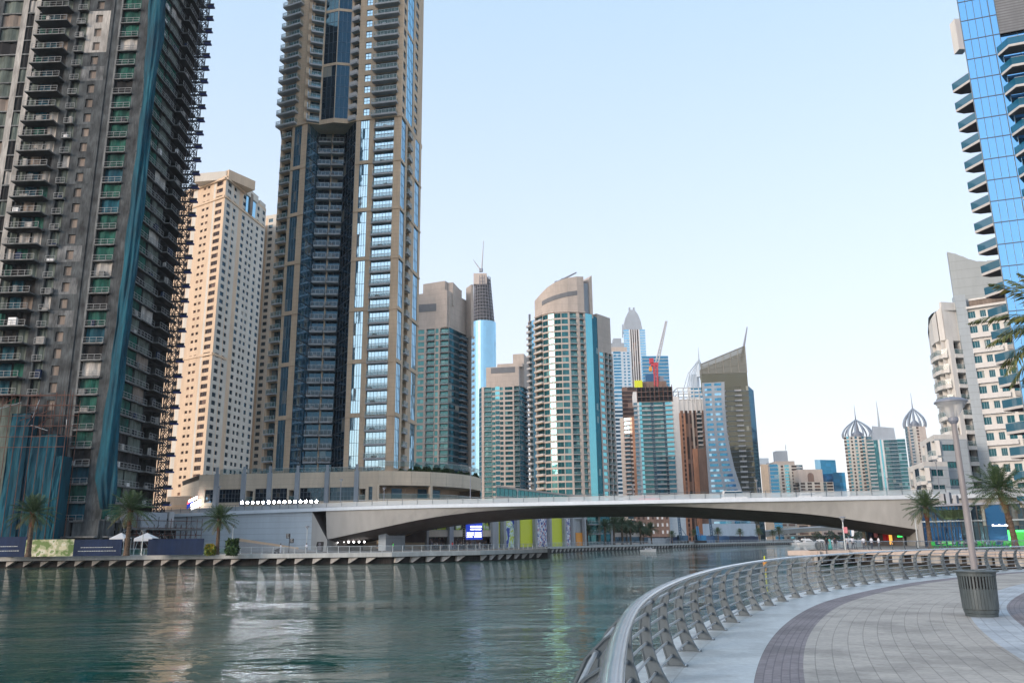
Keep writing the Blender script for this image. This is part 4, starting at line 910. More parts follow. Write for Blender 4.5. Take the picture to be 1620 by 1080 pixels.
E_.shell([F1.p(0,0)[:2],F1.p(F1.L,0)[:2],F2.p(F2.L,0)[:2],F3.p(F3.L,0)[:2]],26,GZ,zE)
mb=MB(); zc=zp(690,470,dE); fbox(mb,F1,0,F1.L+.2,zE,zc,.6,22,'taupe'); mb.hexa([F2.p(-1,zE,.6),F2.p(F2.L,zE,.4),F2.p(F2.L,zE,20),F2.p(-1,zE,20)],[F2.p(-1,zc+3,.6),F2.p(F2.L,zc+3,.4),F2.p(F2.L,zc+3,20),F2.p(-1,zc+3,20)],'taupe'); mb.build('crown',E_.root)
mb=MB(); fbox(mb,F1,0,F1.L*.93,zp(690,492,dE),zp(690,480,dE),.45,.7,'louver'); mb.build('louvre_band',E_.root)
mb=MB(); fbox(mb,F1,F1.L*.82,F1.L*1.05,zc-4,zp(720,456,410),4,20,'taupe'); fbox(mb,F2,1,F2.L,zc,zp(720,455,410),3,16,'taupe'); fbox(mb,F3,-.3,F3.L+.2,zE-2,zp(742,452,410),-.3,1.0,'taupe'); mb.build('upper_block',E_.root)
for i,(z,hh) in enumerate(fE): mb=MB(); fbox(mb,F3,F3.L-.2,F3.L+1.2,z,z+.3,0,1.2,'taupe'); fbox(mb,F3,F3.L+1.1,F3.L+1.2,z+.3,z+1.2,0,1.2,'pink_beige'); E_.add('side_balcony',mb,F3.p(F3.L,z),1)
E_.finish()
# small teal tower
G_=Tower('residential_tower','shorter teal and pinkish tower between the stepped taupe tower and the curved one','building',(*XY(800,800,520),GZ),wall='pink_beige')
dG=516; zG=zp(800,611,dG); fG=floors(GZ,zG,3.2); bG={'pj':.8,'d':1.0,'nx':2,'g':'glass_teal'}; wG={'nx':2,'sill':.6,'head':2.6,**gt,'mg':.15}
F1=G_.face_px(700,758,524,762,518,fG,[(762,'cur',{'g':'glass_tealdark','nx':1,'spand':.8,'fr':None})])
F2=G_.face_px(700,762,518,822,513,fG,[(766,'w',{}),(778,'bal',bG),(784,'win',wG),(791,'cur',{'g':'glass_cyan','nx':1,'spand':.9,'sm':'pink_beige','fr':None}),(797,'win',wG),(799,'w',{}),(812,'win',{**wG,'nx':3}),(814,'w',{}),(822,'bal',bG)])
F3=G_.face_px(700,822,513,836,528,fG,[(830,'cur',{'g':'glass_tealdark','nx':3,'spand':.9,'fr':None}),(836,'bal',{**bG,'g':'glass_tealdark','rail':'rail_glass_teal','pj':1.5,'wm':'glass_tealdark'})])
G_.shell([F1.p(0,0)[:2],F2.p(0,0)[:2],F3.p(0,0)[:2],F3.p(F3.L,0)[:2]],26,GZ,zG)
mb=MB(); zc=zp(800,580,dG); fbox(mb,F2,F2.L*.12,F2.L*1.0,zG,zc,.5,20,'taupe'); mb.build('crown',G_.root); mb=MB(); fbox(mb,F2,F2.L*.25,F2.L*.9,zp(800,590,dG),zp(800,581,dG),.35,.6,'louver'); mb.build('louvre_band',G_.root)
mb=MB(); fbox(mb,F2,F2.L*.4,F2.L+2,zc,zp(820,574,dG),3,20,'taupe'); fbox(mb,F2,F2.L*.8,F2.L*1.1,zG,zp(825,558,dG),6,24,'taupe'); mb.build('upper_block',G_.root); G_.finish()
# curved tower
H_=Tower('residential_tower','curved taupe tower with teal windows, sloping rounded crown and tall blade at its right, centre','building',(*XY(900,800,400),GZ),wall='pink_beige')
zH=zp(890,497,400); fH=floors(GZ,zH,3.28); wH={'nx':2,'sill':.4,'head':2.8,**gt,'mg':.18,'fw':.1}
pl=[(849,407),(861,401),(870,398.5),(880,397),(891.5,396.2),(903,396),(919,396.6),(931,398.2),(942,401),(950,408)]
kinds=[('bal',{'pj':1.2,'d':1.0,'nx':2,'sm':'cream','rail':'rail_white','solid':1,'rh':.9,'g':'glass_teal'}),('win',wH),('win',wH),('win',wH),('win',wH),('bal',{'pj':.5,'d':1.0,'nx':2,'g':'glass_teal','mg':.8,'nz':2}),('bal',{'pj':.9,'d':1.0,'nx':2,'g':'glass_teal','mg':.9}),('cur',{'grp':1,'nx':3,'g':'glass_cyan','fr':None}),('cur',{'grp':1,'nx':3,'g':'glass_tealdark','fr':None})]  # first bay: the column's yellow light is put into its cream slabs
hp=[XY(x,650,d) for x,d in pl]
for (p,q),(kd,k) in zip(zip(hp,hp[1:]),kinds): Fc=Face(p,q); H_.col(Fc,0,Fc.L,fH,kd,k)
H_.shell([vxy(p) for p in hp],26,GZ,zH)
# crown following the curve, rising to the right
def crown(mbx,pts,z0,z1s,dep,m):
    c=sum((Vector(p) for p in pts),Vector((0,0)))/len(pts); dr=c.normalized()*dep
    for i in range(len(pts)-1):
        a,b_=Vector(pts[i]),Vector(pts[i+1]); mbx.hexa([(*a,z0),(*b_,z0),(*(b_+dr),z0),(*(a+dr),z0)],[(*a,z1s[i]),(*b_,z1s[i+1]),(*(b_+dr),z1s[i+1]+1),(*(a+dr),z1s[i]+1)],m)
tops=[(849,468),(861,460),(870,454),(880,449),(891.5,445),(903,441.5),(919,438.5),(929,437.5)]
mb=MB(); crown(mb,[vxy(p) for p in hp[:7]]+[vxy(XY(930,650,398))],zH,[zp(x,y,398) for x,y in tops],18,'taupe'); mb.build('crown',H_.root)
mb=MB()
for i in range(1,6):
    Fc=Face(hp[i],hp[i+1]); za,zb_=[zp(861+8.5*j,481-2.6*j,398) for j in (i-1,i)]; h_=zp(880,470,398)-zp(880,477,398)
    mb.hexa([Fc.p(0,za,-.15),Fc.p(Fc.L,zb_,-.15),Fc.p(Fc.L,zb_,.3),Fc.p(0,za,.3)],[Fc.p(0,za+h_,-.15),Fc.p(Fc.L,zb_+h_,-.15),Fc.p(Fc.L,zb_+h_,.3),Fc.p(0,za+h_,.3)],'louver')
mb.build('louvre_band',H_.root)
mb=MB()
for i in range(0,7): Fc=Face(hp[i],hp[i+1]); fbox(mb,Fc,0,Fc.L,zH,zH+.7,-.5,.2,'pink_beige')
mb.build('cornice',H_.root)
mb=MB(); Fb=Face(XY(931,650,400),XY(943,650,402)); fbox(mb,Fb,0,Fb.L*.62,zH-2,zp(935,447,400),.5,14,'grey_band'); mb.hexa([Fb.p(Fb.L*.62,zH-2,-.5),Fb.p(Fb.L,zH-2,-.5),Fb.p(Fb.L,zH-2,16),Fb.p(Fb.L*.62,zH-2,16)],[Fb.p(Fb.L*.62,zp(938,440,400),-.5),Fb.p(Fb.L,zp(941,434,400),-.5),Fb.p(Fb.L,zp(941,434,400),16),Fb.p(Fb.L*.62,zp(938,440,400),16)],'taupe'); mb.build('blade_wall',H_.root)
mb=MB(); a=P(880,447,400); b_=P(912,431,396); mb.tube([a,b_],[.55,.35],'steel_far',6); mb.tube([P(889,447,404),P(889,440,402)],.3,'steel_far',5); mb.lathe(tuple(a),[(.2,-1),(.9,-.6),(.9,.6),(.2,1)],'steel_far',8); mb.build('roof_crane',H_.root)
fW=floors(GZ,zp(960,600 if False else 556,412),3.28)
Fw=H_.face_px(650,950,408,973,418,fW,[(952,'w',{}),(958.5,'win',{'nx':1,'sill':.6,'head':2.6,'g':'glass_cyan'}),(960,'w',{}),(965,'bal',{'pj':.5,'d':1,'nx':1,'g':'glass_teal'}),(966.5,'w',{}),(971,'bal',{'pj':.5,'d':1,'nx':1,'g':'glass_teal'}),(973,'w',{})])
H_.shell([Fw.p(0,0)[:2],Fw.p(Fw.L,0)[:2]],20,GZ,fW[-1][0]+fW[-1][1]); mb=MB(); fbox(mb,Fw,0,Fw.L*.93,fW[-1][0]+3.2,zp(955,499,412),.1,18,'taupe'); mb.build('wing_crown',H_.root)
fL=floors(GZ,zp(843,506,410),3.28); Fl=H_.face_px(650,837.5,414,849,409,fL,[(843,'bal',{'pj':1.3,'d':.8,'nx':1,'sm':'pale_slab','rail':'rail_white','solid':1,'rh':.8}),(848,'cur',{'g':'glass_sky','nx':1,'fr':None}),(849,'w',{})]); H_.shell([Fl.p(0,0)[:2],Fl.p(Fl.L,0)[:2]],12,GZ,fL[-1][0]+3.2)
mb=MB()
for x in (837,838.5): mb.tube([P(x,515,414),P(x,497,414)],.3,'steel_far',4)
mb.build('antenna',H_.root); H_.finish()
# round tower still being built, far away
R_=Tower('round_skyscraper','slender round blue glass skyscraper with an unfinished concrete top, behind the stepped taupe tower','building',(*XY(764,800,900),GZ),wall='brown_wall',detail=0)
c=XY(765.5,600,914); rr=14.2; zg=zp(765,506,900); fl=floors(GZ,zg,3.6)
for k in range(14):
    a0=math.pi+math.pi*k/14; a1=math.pi+math.pi*(k+1)/14
    Fc=Face((c.x+rr*math.cos(a0),c.y+rr*math.sin(a0)),(c.x+rr*math.cos(a1),c.y+rr*math.sin(a1))); R_.col(Fc,0,Fc.L,fl,'cur',{'grp':6,'nx':1,'g':'glass_sky','fr':None,'d':0})
pts=[(c.x+rr*math.cos(math.pi*k/8),c.y+rr*math.sin(math.pi*k/8)) for k in range(9)]
for p,q in zip(pts,pts[1:]): R_.wall.face([(*p,GZ),(*q,GZ),(*q,zg),(*p,zg)],'glass_sky')
zt_=zp(763,433,900); fl=floors(zg,zt_,4.0); mb=MB()
for i,(z,hh) in enumerate(fl):
    f=i/len(fl); r=rr-1.6-f*3.2; cx=c.x-f*1.5
    if z<zp(760,455,900) or True:
        mb.lathe((cx,c.y,z),[(r,0),(r,.5)],'frame_grey',20)
        for k in range(20):
            an=2*math.pi*k/20; mb.box(cx+r*.97*math.cos(an)-.35,c.y+r*.97*math.sin(an)-.35,z+.5,cx+r*.97*math.cos(an)+.35,c.y+r*.97*math.sin(an)+.35,z+hh,'frame_grey')
        mb.lathe((cx,c.y,z+.5),[(r-3,0),(r-3,hh-.5)],'raw_concrete',16)
mb.build('concrete_frame',R_.root)
mb=MB(); mb.box(c.x-11.5,c.y-9,zp(760,447,900),c.x+4,c.y+8,zp(760,430,900),'pink_beige'); mb.build('formwork_box',R_.root)
for (x0,y0,x1,y1) in ((762,427,765,381),(760,427,749,411)):
    mb=MB(); mb.tube([P(x0,y0,905),P(x1,y1,905)],[.9,.35],'crane_white',4); mb.lathe(tuple(P(x0,430,905)),[(1.6,0),(1.6,4)],'steel_far',8); mb.build('tower_crane',R_.root)
R_.finish()
# ---------------------------------------------------------------- distant group in the centre
def simple(label,px0,px1,d0_,d1_,ytop,wall,cols,fh=3.6,depth=26,y=650,name='skyscraper',detail=0,dref=None,cap=100,z0=GZ,parapet=0):
    T=Tower(name,label,'building',(*XY((px0+px1)/2,800,(d0_+d1_)/2),GZ),wall=wall,detail=detail,cap=cap)
    z1=zp((px0+px1)/2,ytop,(d0_+d1_)/2); fl=floors(z0,z1,fh); Fc=T.face_px(y,px0,d0_,px1,d1_,fl,cols)
    T.shell([Fc.p(0,0)[:2],Fc.p(Fc.L,0)[:2]],depth,z0,z1,parapet=parapet); return T,Fc,z1,fl
ws={'nx':1,'sill':.9,'head':2.8,'fr':None,'g':'glass_blue_far','d':.2}
T,Fc,z1,fl=simple('pale blue and white twin slab tower with stepped grey crown behind the curved taupe tower',962,1003,900,900,556,'blue_white',[(971,'cur',{'g':'glass_sky','nx':2,'spand':.8,'sm':'blue_white','fr':None}),(974,'w',{}),(986,'cur',{'g':'glass_blue_far','nx':3,'spand':1.2,'sm':'blue_white','fr':None}),(990,'w',{}),(993,'win',ws),(996,'w',{}),(1000,'win',ws),(1003,'w',{})])
mb=MB(); 
for i,(a,b_,yt) in enumerate(((.15,.85,548),(.25,.75,541),(.35,.66,533))): fbox(mb,Fc,Fc.L*a,Fc.L*b_,z1,zp(985,yt,900),2+i*2,22-i*2,'taupe' if i<1 else 'grey_band')
mb.tube([P(985,534,905),P(985,513,905)],.45,'steel_far',4); mb.build('crown',T.root); T.finish()
T,Fc,z1,fl=simple('tall white tower with dark vertical stripes and a blue pointed crown, farthest away',992,1027,1100,1100,521,'blue_white',[(1001,'cur',{'g':'glass_sky','nx':2,'spand':1,'sm':'blue_white','fr':None}),(1003,'w',{'wm':'white_wall'}),(1005,'cur',{'g':'glass_brown','nx':1,'fr':None}),(1006.5,'w',{'wm':'white_wall'}),(1008.5,'cur',{'g':'glass_brown','nx':1,'fr':None}),(1010,'w',{'wm':'white_wall'}),(1012,'cur',{'g':'glass_brown','nx':1,'fr':None}),(1013.5,'w',{'wm':'white_wall'}),(1016,'cur',{'g':'glass_brown','nx':1,'fr':None}),(1018,'w',{'wm':'white_wall'}),(1027,'cur',{'g':'glass_sky','nx':2,'spand':1,'sm':'blue_white','fr':None})],fh=3.8)
mb=MB(); zz=[z1,zp(1008,507,1100),zp(1008,496,1100),zp(1008,488,1100)]; hwid=[.42,.36,.26,.12]
for (za,zb_),(wa,wb) in zip(zip(zz,zz[1:]),zip(hwid,hwid[1:])):
    mid=Fc.L*.48; q=14
    mb.hexa([Fc.p(mid-Fc.L*wa,za,1+q*(.5-wa)),Fc.p(mid+Fc.L*wa,za,1+q*(.5-wa)),Fc.p(mid+Fc.L*wa,za,26-q*(.5-wa)),Fc.p(mid-Fc.L*wa,za,26-q*(.5-wa))],[Fc.p(mid-Fc.L*wb,zb_,1+q*(.5-wb)),Fc.p(mid+Fc.L*wb,zb_,1+q*(.5-wb)),Fc.p(mid+Fc.L*wb,zb_,26-q*(.5-wb)),Fc.p(mid-Fc.L*wb,zb_,26-q*(.5-wb))],'grey_band')
for s_ in (-.1,.1): mb.box(*[v-1.2 for v in Fc.p(mid+Fc.L*s_,zz[-1]-2,10)],*[v+1.2 for v in Fc.p(mid+Fc.L*s_,zz[-1]+3,10)],'grey_band')
mb.build('pointed_crown',T.root); T.finish()
T,Fc,z1,fl=simple('plain blue glass block tower behind the red crane',1020,1062,1000,1000,563,'blue_white',[(1062,'cur',{'g':'glass_blue_far','grp':2,'nx':4,'spand':1.3,'sm':'grey_band','fr':None})],fh=4.5); T.finish()
T,Fc,z1,fl=simple('narrow pale blue striped tower just right of the curved taupe tower',971,985,760,760,612,'blue_white',[(985,'cur',{'g':'glass_blue_far','nx':2,'spand':1.7,'sm':'blue_white','fr':None})],fh=3.8); T.finish()
T,Fc,z1,fl=simple('dark brown glazed tower part hidden behind the white unfinished tower with red crane',985,1012,690,690,612,'brown_wall',[(1012,'cur',{'g':'glass_brown','nx':3,'spand':.6,'sm':'brown_wall','fr':None})],fh=3.6); T.finish()
T,Fc,z1,fl=simple('pinkish grey tower with a column of pink balconies left of the white unfinished tower',983,1007,640,634,660,'pink_beige',[(989,'w',{'wm':'taupe'}),(998,'bal',{'pj':1.2,'d':.8,'nx':1,'sm':'orange_wall','rail':'rail_white','solid':1,'rh':.8}),(1002,'win',{**ws,'g':'glass_brown'}),(1007,'w',{'wm':'orange_wall'})],fh=3.3,y=720,detail=1); T.finish()
# white tower under construction with red crane
T,Fc,z1,fl=simple('white slab tower with teal balconies and raw concrete top floors under a red crane',1006,1080,604,600,635,'white_wall',[(1012,'bal',{'pj':1.0,'d':.6,'nx':1,'rail':'rail_white','solid':1,'rh':.9}),(1015,'w',{}),(1019,'cur',{'g':'glass_cyan','nx':1,'spand':.8,'fr':None}),(1033,'bal',{'pj':.8,'d':.9,'nx':3,'g':'glass_teal','rail':'rail_white','solid':1,'rh':.7}),(1038,'bal',{'pj':.2,'d':1.3,'nx':1,'g':'glass_dark'}),(1053,'bal',{'pj':.8,'d':.9,'nx':3,'g':'glass_teal','rail':'rail_white','solid':1,'rh':.7}),(1057,'bal',{'pj':.2,'d':1.3,'nx':1,'g':'glass_dark'}),(1068,'bal',{'pj':.8,'d':.9,'nx':3,'g':'glass_cyan','rail':'rail_white','solid':1,'rh':.7}),(1080,'w',{})],fh=3.4,y=720,detail=1,name='tower_under_construction',depth=22)
ua,ub=Fc.atpx(1012,720),Fc.atpx(1070,720); zc=zp(1040,612,602); f2=floors(z1,zc,3.4)
T.col(Fc,ua,ub,f2,'void',{'d':4,'sm':'brown_wall','out':.5})
for i in range(9): u=ua+(ub-ua)*i/8.2; fbox(T.wall,Fc,u,u+.5,z1,zc+1.5,-.1,.5,'rust_steel')
fbox(T.wall,Fc,Fc.L*.2,Fc.L*.75,zc,zc+5,3,16,'brown_wall'); fbox(T.wall,Fc,ua,ub,z1,zc,4.0,20,'raw_concrete'); fbox(T.wall,Fc,Fc.atpx(1069,720),Fc.L,z1,z1+3.5,0,20,'white_wall'); fbox(T.wall,Fc,0,Fc.atpx(1013,720),z1,z1+8,0,20,'white_wall')
mb=MB(); fbox(mb,Fc,Fc.atpx(1009,720),Fc.atpx(1022,720),zp(1015,612,602),zp(1015,601,602),-.6,-.4,'yellow_paint'); mb.build('safety_screen',T.root)
mb=MB(); fbox(mb,Fc,Fc.L*.3,Fc.L*.5,zc+5,zc+11,4,12,'blue_paint'); fbox(mb,Fc,Fc.L*.55,Fc.L*.7,zc+5,zc+9,4,12,'steel_far'); mb.build('roof_plant',T.root); T.finish()
def lattice(mb,a,b_,w0,w1,n,m,r):
    a,b_=Vector(a),Vector(b_); d=(b_-a).normalized(); s1=d.cross(Vector((0,1,0))).normalized(); s2=d.cross(s1)
    cn=[(s1+s2),(s1-s2),(-s1-s2),(-s1+s2)]
    for c in cn: mb.tube([a+c*w0,b_+c*w1],r,m,4)
    for i in range(n):
        f,g=i/n,(i+1)/n; wf,wg=w0+(w1-w0)*f,w0+(w1-w0)*g
        for q in range(4):
            q2=(q+1)%4; mb.tube([a+(b_-a)*f+cn[q]*wf,a+(b_-a)*g+cn[q2]*wg],r*.7,m,3,False)
cr=thing('tower_crane','red lattice tower crane with a raised pale jib on top of the white unfinished tower','tower crane',tuple(P(1037,612,606)))
mb=MB(); lattice(mb,P(1038,612,606),P(1037,575,606),1.3,1.3,9,'red_paint',.5); mb.build('mast',cr)
mb=MB(); p=P(1037,577,606); mb.box(p.x-3.5,p.y-1.5,p.z-1,p.x+2,p.y+1.5,p.z+1.5,'red_paint'); mb.box(p.x-5,p.y-1,p.z-5,p.x-3,p.y+1,p.z-1.5,'orange_paint'); mb.box(p.x-4.5,p.y-1.5,p.z+1,p.x-1.5,p.y+1.5,p.z+5,'red_paint'); mb.build('cab',cr)
mb=MB(); lattice(mb,P(1039,575,606),P(1054,508,606),1.1,.5,14,'crane_white',.38); mb.build('jib',cr)
# brown tower with open frame on the roof
T,Fc,z1,fl=simple('brown tower with orange sun-painted strips and a square open frame on its roof',1078,1121,600,600,649,'brown_wall',[(1082,'w',{'wm':'orange_wall'}),(1085,'win',{**ws,'g':'glass_brown'}),(1088,'w',{'wm':'orange_wall'}),(1092,'cur',{'g':'glass_brown','nx':1,'fr':None}),(1095,'w',{}),(1098,'cur',{'g':'glass_brown','nx':1,'fr':None}),(1101,'w',{'wm':'taupe'}),(1104,'cur',{'g':'glass_brown','nx':1,'fr':None}),(1106,'w',{}),(1114,'bal',{'pj':1,'d':.8,'nx':2,'rail':'rail_white','solid':1,'rh':.8}),(1121,'w',{'wm':'brown_wall'})],fh=3.3,y=720,detail=1)  # orange strips: reflected sunlight put into the wall colour
mb=MB(); zc=zp(1098,636,600); fbox(mb,Fc,0,Fc.L,z1,zc+2,0,.6,'white_wall')
for i in range(7): u=Fc.L*(i/6)*.97; fbox(mb,Fc,u,u+.9,zc+2-10,zc+3,-.3,.5,'white_wall')
fbox(mb,Fc,.8,Fc.L-.8,z1,zc,.6,14,'glass_dark'); mb.build('upper_block',T.root)
mb=MB(); zf=zp(1098,613,600)
for z in (zc+2,(zc+zf)/2+1,zf):
    for (a,b_) in ((0,0),): 
        for q in range(4):
            pp=[Fc.p(0,z,0),Fc.p(Fc.L,z,0),Fc.p(Fc.L,z,16),Fc.p(0,z,16)]; mb.tube([pp[q],pp[(q+1)%4]],.35,'white_wall',4)
for i in range(6):
    for d in (0,16): u=Fc.L*i/5; mb.tube([Fc.p(u,zc,d),Fc.p(u,zf,d)],.3,'white_wall',4)
mb.build('roof_frame',T.root); mb=MB(); fbox(mb,Fc,Fc.L*.42,Fc.L*.58,GZ,zp(1098,703 if False else 710,600),-2.5,0,'orange_wall'); fbox(mb,Fc,Fc.L*.58,Fc.L*.98,GZ,zp(1110,710,600),-2.2,0,'brown_wall'); mb.build('lower_bay',T.root); T.finish()  # the orange bay carries the sun's reflection in its colour
# lattice crowned white tower
T,Fc,z1,fl=simple('white tower with an open pointed lattice crown and needle behind the brown framed tower',1090,1120,800,800,612,'white_wall',[(1095,'w',{}),(1115,'cur',{'g':'glass_blue_far','nx':3,'spand':1.2,'sm':'white_wall','fr':None}),(1120,'w',{})],fh=4)
mb=MB(); ap=P(1105.5,568,800)
for i in range(5):
    q=Vector(Fc.p(Fc.L*i/4,z1,0 if i%2 else 3)); mid=(q+ap)/2+Vector(((i-2)*1.3,0,2)); mb.tube([q,mid,ap],.55,'blue_white',4)
    q=Vector(Fc.p(Fc.L*i/4,z1,22)); mid=(q+ap)/2+Vector(((i-2)*1.3,0,2)); mb.tube([q,mid,ap],.55,'blue_white',4)
fbox(mb,Fc,Fc.L*.3,Fc.L*.72,z1,zp(1105,590,800),5,16,'blue_white'); mb.build('lattice_crown',T.root)
mb=MB(); mb.tube([ap,P(1104.5,549,800)],[.8,.2],'blue_white',5); mb.lathe(tuple(P(1105,575,800)),[(3,-14),(2.2,-4),(.8,0)],'blue_white',8); mb.build('needle',T.root); T.finish()
# sloping topped tower
L_=Tower('skyscraper','olive brown tower with a steeply sloping glazed top, a spire and white balconies','building',(*XY(1160,800,560),GZ),wall='olive_wall',detail=1)
zL=zp(1155,612,560); fL=floors(GZ,zL,3.5)
F1=L_.face_px(700,1117,562,1191,556,fL,[(1146,'w',{}),(1154,'bal',{'pj':1.2,'d':.5,'nx':2,'g':'glass_olive','rail':'rail_white','solid':1,'rh':.8}),(1168,'cur',{'grp':1,'g':'glass_olive','nx':4,'spand':.4,'fr':None}),(1179,'bal',{'pj':1.4,'d':.5,'nx':3,'g':'glass_olive','rail':'rail_white','solid':1,'rh':.8}),(1191,'cur',{'g':'glass_olive','nx':3,'spand':.4,'fr':None})])
F2=L_.face_px(700,1191,556,1199,575,fL,[(1199,'cur',{'g':'glass_dark','nx':2,'fr':None})])
L_.shell([F1.p(0,0)[:2],F1.p(F1.L,0)[:2],F2.p(F2.L,0)[:2]],24,GZ,zL)
mb=MB(); za,zb_=zp(1116,575,560),zp(1187,549,560)
u0,u1=F1.atpx(1117,590),F1.L
mb.hexa([F1.p(0,zL,.3),F1.p(F1.L,zL,.3),F1.p(F1.L,zL,22),F1.p(0,zL,22)],[F1.p(0,za-7,.3),F1.p(F1.L,zb_-19,.3),F1.p(F1.L,zb_-19,22),F1.p(0,za-7,22)],'glass_olive'); mb.build('top_storeys',L_.root)
mb=MB()
for d in (.2,22):
    mb.face([F1.p(0,za-7,d),F1.p(F1.L,zb_-19,d),F1.p(F1.L,zb_,d),F1.p(0,za,d)],'see_frame',.5)
    for i in range(7): u=F1.L*i/6; f=i/6; mb.tube([F1.p(u,za-7+(zb_-12-za)*f,d),F1.p(u,za+(zb_-za)*f,d)],.25,'olive_frame',4)
    for g in (0,.33,.66,1): mb.tube([F1.p(0,za-7+7*g,d),F1.p(F1.L,zb_-19+19*g,d)],.35 if g==1 else .18,'olive_frame',4)
mb.face([F1.p(F1.L,zb_-19,.2),F1.p(F1.L,zb_-19,22),F1.p(F1.L,zb_,22),F1.p(F1.L,zb_,.2)],'see_frame',.5)
mb.build('sloping_screen',L_.root)
mb=MB(); mb.tube([F1.p(F1.L-3,zb_-10,3),P(1182,517,558)],[1.2,.35],'steel_far',6); mb.build('spire',L_.root)
L_.finish()
# curved grey slab in front of it
K_=Tower('office_slab','grey banded slab with a sweeping curved right edge before the sloping topped tower','building',(*XY(1140,800,545),GZ),wall='grey_band',detail=0)
zK=zp(1130,604,545); fK=floors(GZ,zK,3.45)
edgeK=[(604,1146),(640,1147),(680,1150),(710,1155),(740,1162),(765,1170),(790,1179),(812,1190),(850,1200)]
def ek(z):
    for (ya,xa),(yb,xb) in zip(edgeK,edgeK[1:]):
        z_a,z_b=zp(xa,ya,545),zp(xb,yb,545)
        if z_b<=z<=z_a: return xa+(xb-xa)*(z_a-z)/(z_a-z_b),ya+(yb-ya)*(z_a-z)/(z_a-z_b)
    return (1146,604) if z>100 else (1200,850)
FK=Face(XY(1117,700,548),XY(1200,700,541))
for (z,hh) in fK:
    ua=FK.atpx(*ek(z)); ub=FK.atpx(*ek(z+hh))
    K_.wall.hexa([FK.p(0,z,0),FK.p(ua,z,0),FK.p(ua,z,9),FK.p(0,z,9)],[FK.p(0,z+hh,0),FK.p(ub,z+hh,0),FK.p(ub,z+hh,9),FK.p(0,z+hh,9)],'grey_band')
    um=min(ua,ub)-2.2; mm=um*.56
    for a,b_ in ((1.5,mm-1),(mm+1,um)):
        mb=MB(); nx=3
        for q in range(nx):
            s1=a+(b_-a)*q/nx; s2=a+(b_-a)*(q+1)/nx; frect(mb,FK,s1,s2,z+1.1,z+2.7,-.06,'glass_blue_far' if random.random()<.7 else 'glass_sky')
        K_.add('window',mb,FK.p(a,z),(b_-a))
K_.finish()
# ---------------------------------------------------------------- low distant group right of centre
wl={'nx':1,'sill':.7,'head':2.8,'fr':None,'g':'glass_brown','d':.2}
T,Fc,z1,fl=simple('narrow peach and grey block right beside the sloping topped tower',1205,1232,800,800,734,'cream',[(1216,'w',{'wm':'cream'}),(1219,'w',{}),(1232,'cur',{'g':'glass_blue_far','nx':2,'fr':None,'spand':.8,'sm':'grey_band'})],y=760); mb=MB(); fbox(mb,Fc,0,Fc.L*.55,z1,zp(1210,724,800),2,20,'blue_white'); mb.build('roof_block',T.root); T.finish()
T,Fc,z1,fl=simple('cream stepped tower block with a dark square roof tower, low on the skyline',1225,1272,850,850,735,'cream_white',[(1229,'win',wl),(1233,'cur',{'g':'glass_cyan','nx':1,'spand':1,'sm':'cream_white','fr':None}),(1237,'w',{}),(1241,'win',wl),(1243,'w',{}),(1250,'cur',{'g':'glass_cyan','nx':1,'spand':1,'sm':'cream_white','fr':None}),(1254,'w',{}),(1258,'win',wl),(1262,'win',wl),(1272,'bal',{'pj':.8,'d':.5,'nx':2,'rail':'rail_white','solid':1})],y=760,fh=3.3)
mb=MB(); fbox(mb,Fc,Fc.L*.1,Fc.L*.75,z1,z1+4,1,20,'taupe'); fbox(mb,Fc,Fc.L*.2,Fc.L*.58,z1+4,zp(1243,712,850),5,16,'grey_band'); mb.tube([P(1243,712,862),P(1243,703,862)],.3,'steel_far',4); mb.build('roof_tower',T.root); T.finish()
T,Fc,z1,fl=simple('broad cream block with an arched niche in its gable and rows of small windows',1266,1320,835,835,762,'cream_white',[(1268,'w',{}),(1272,'win',wl),(1275,'win',wl),(1279,'w',{}),(1282,'win',wl),(1286,'win',wl),(1290,'w',{}),(1294,'win',wl),(1299,'win',wl),(1304,'w',{}),(1309,'bal',{'pj':.8,'d':.5,'nx':1}),(1320,'win',{**wl,'nx':2,'mg':.5})],y=780,fh=3.2)
mb=MB(); fbox(mb,Fc,0,Fc.L*.72,z1,zp(1285,742,835),.5,18,'pink_beige'); mb.build('gable_block',T.root); mb=MB()
cu,cz=Fc.L*.36,zp(1280,757,835); pts=[Fc.p(cu-3.2,cz-3,.35),Fc.p(cu+3.2,cz-3,.35)]+[Fc.p(cu+3.2*math.cos(math.pi*q/8),cz+3+3.2*math.sin(math.pi*q/8),.35) for q in range(9)]; mb.face(pts,'brown_wall'); mb.build('arched_niche',T.root); T.finish()
T,Fc,z1,fl=simple('bright blue glass office box, taller of the two on the low skyline',1292,1325,1000,1008,727,'glass_blue_far',[(1301,'cur',{'g':'glass_sky','nx':2,'fr':None,'grp':1}),(1325,'cur',{'g':'glass_blue_office','nx':3,'fr':None,'grp':1})],y=760,fh=4); T.finish()
T,Fc,z1,fl=simple('lower blue glass office box at the right end of the low skyline group',1320,1339,990,990,747,'glass_blue_far',[(1339,'cur',{'g':'glass_blue_office','nx':2,'fr':None,'grp':1})],y=770,fh=4); T.finish()
# row of pale low houses behind the second bridge
for i,(a,b_,yt,lab) in enumerate(((1215,1232,822,'white gabled shop building behind the second bridge, leftmost of the low row'),(1232,1262,826,'long low house with green trim in the middle of the row behind the second bridge'),(1262,1300,829,'low cream house with dark openings at the right of the row behind the second bridge'),(1300,1345,832,'small pale house furthest right of the low row behind the second bridge'))):
    T,Fc,z1,fl=simple(lab,a,b_,820,820,yt,('white_wall','cream_white','cream','pink_beige')[i],[(a+3,'w',{}),(a+(b_-a)*.45,'win',wl),(a+(b_-a)*.55,'w',{}),(b_-3,'win',wl),(b_,'w',{})],y=840,fh=3.8,name='low_house',depth=14,z0=6); T.finish()
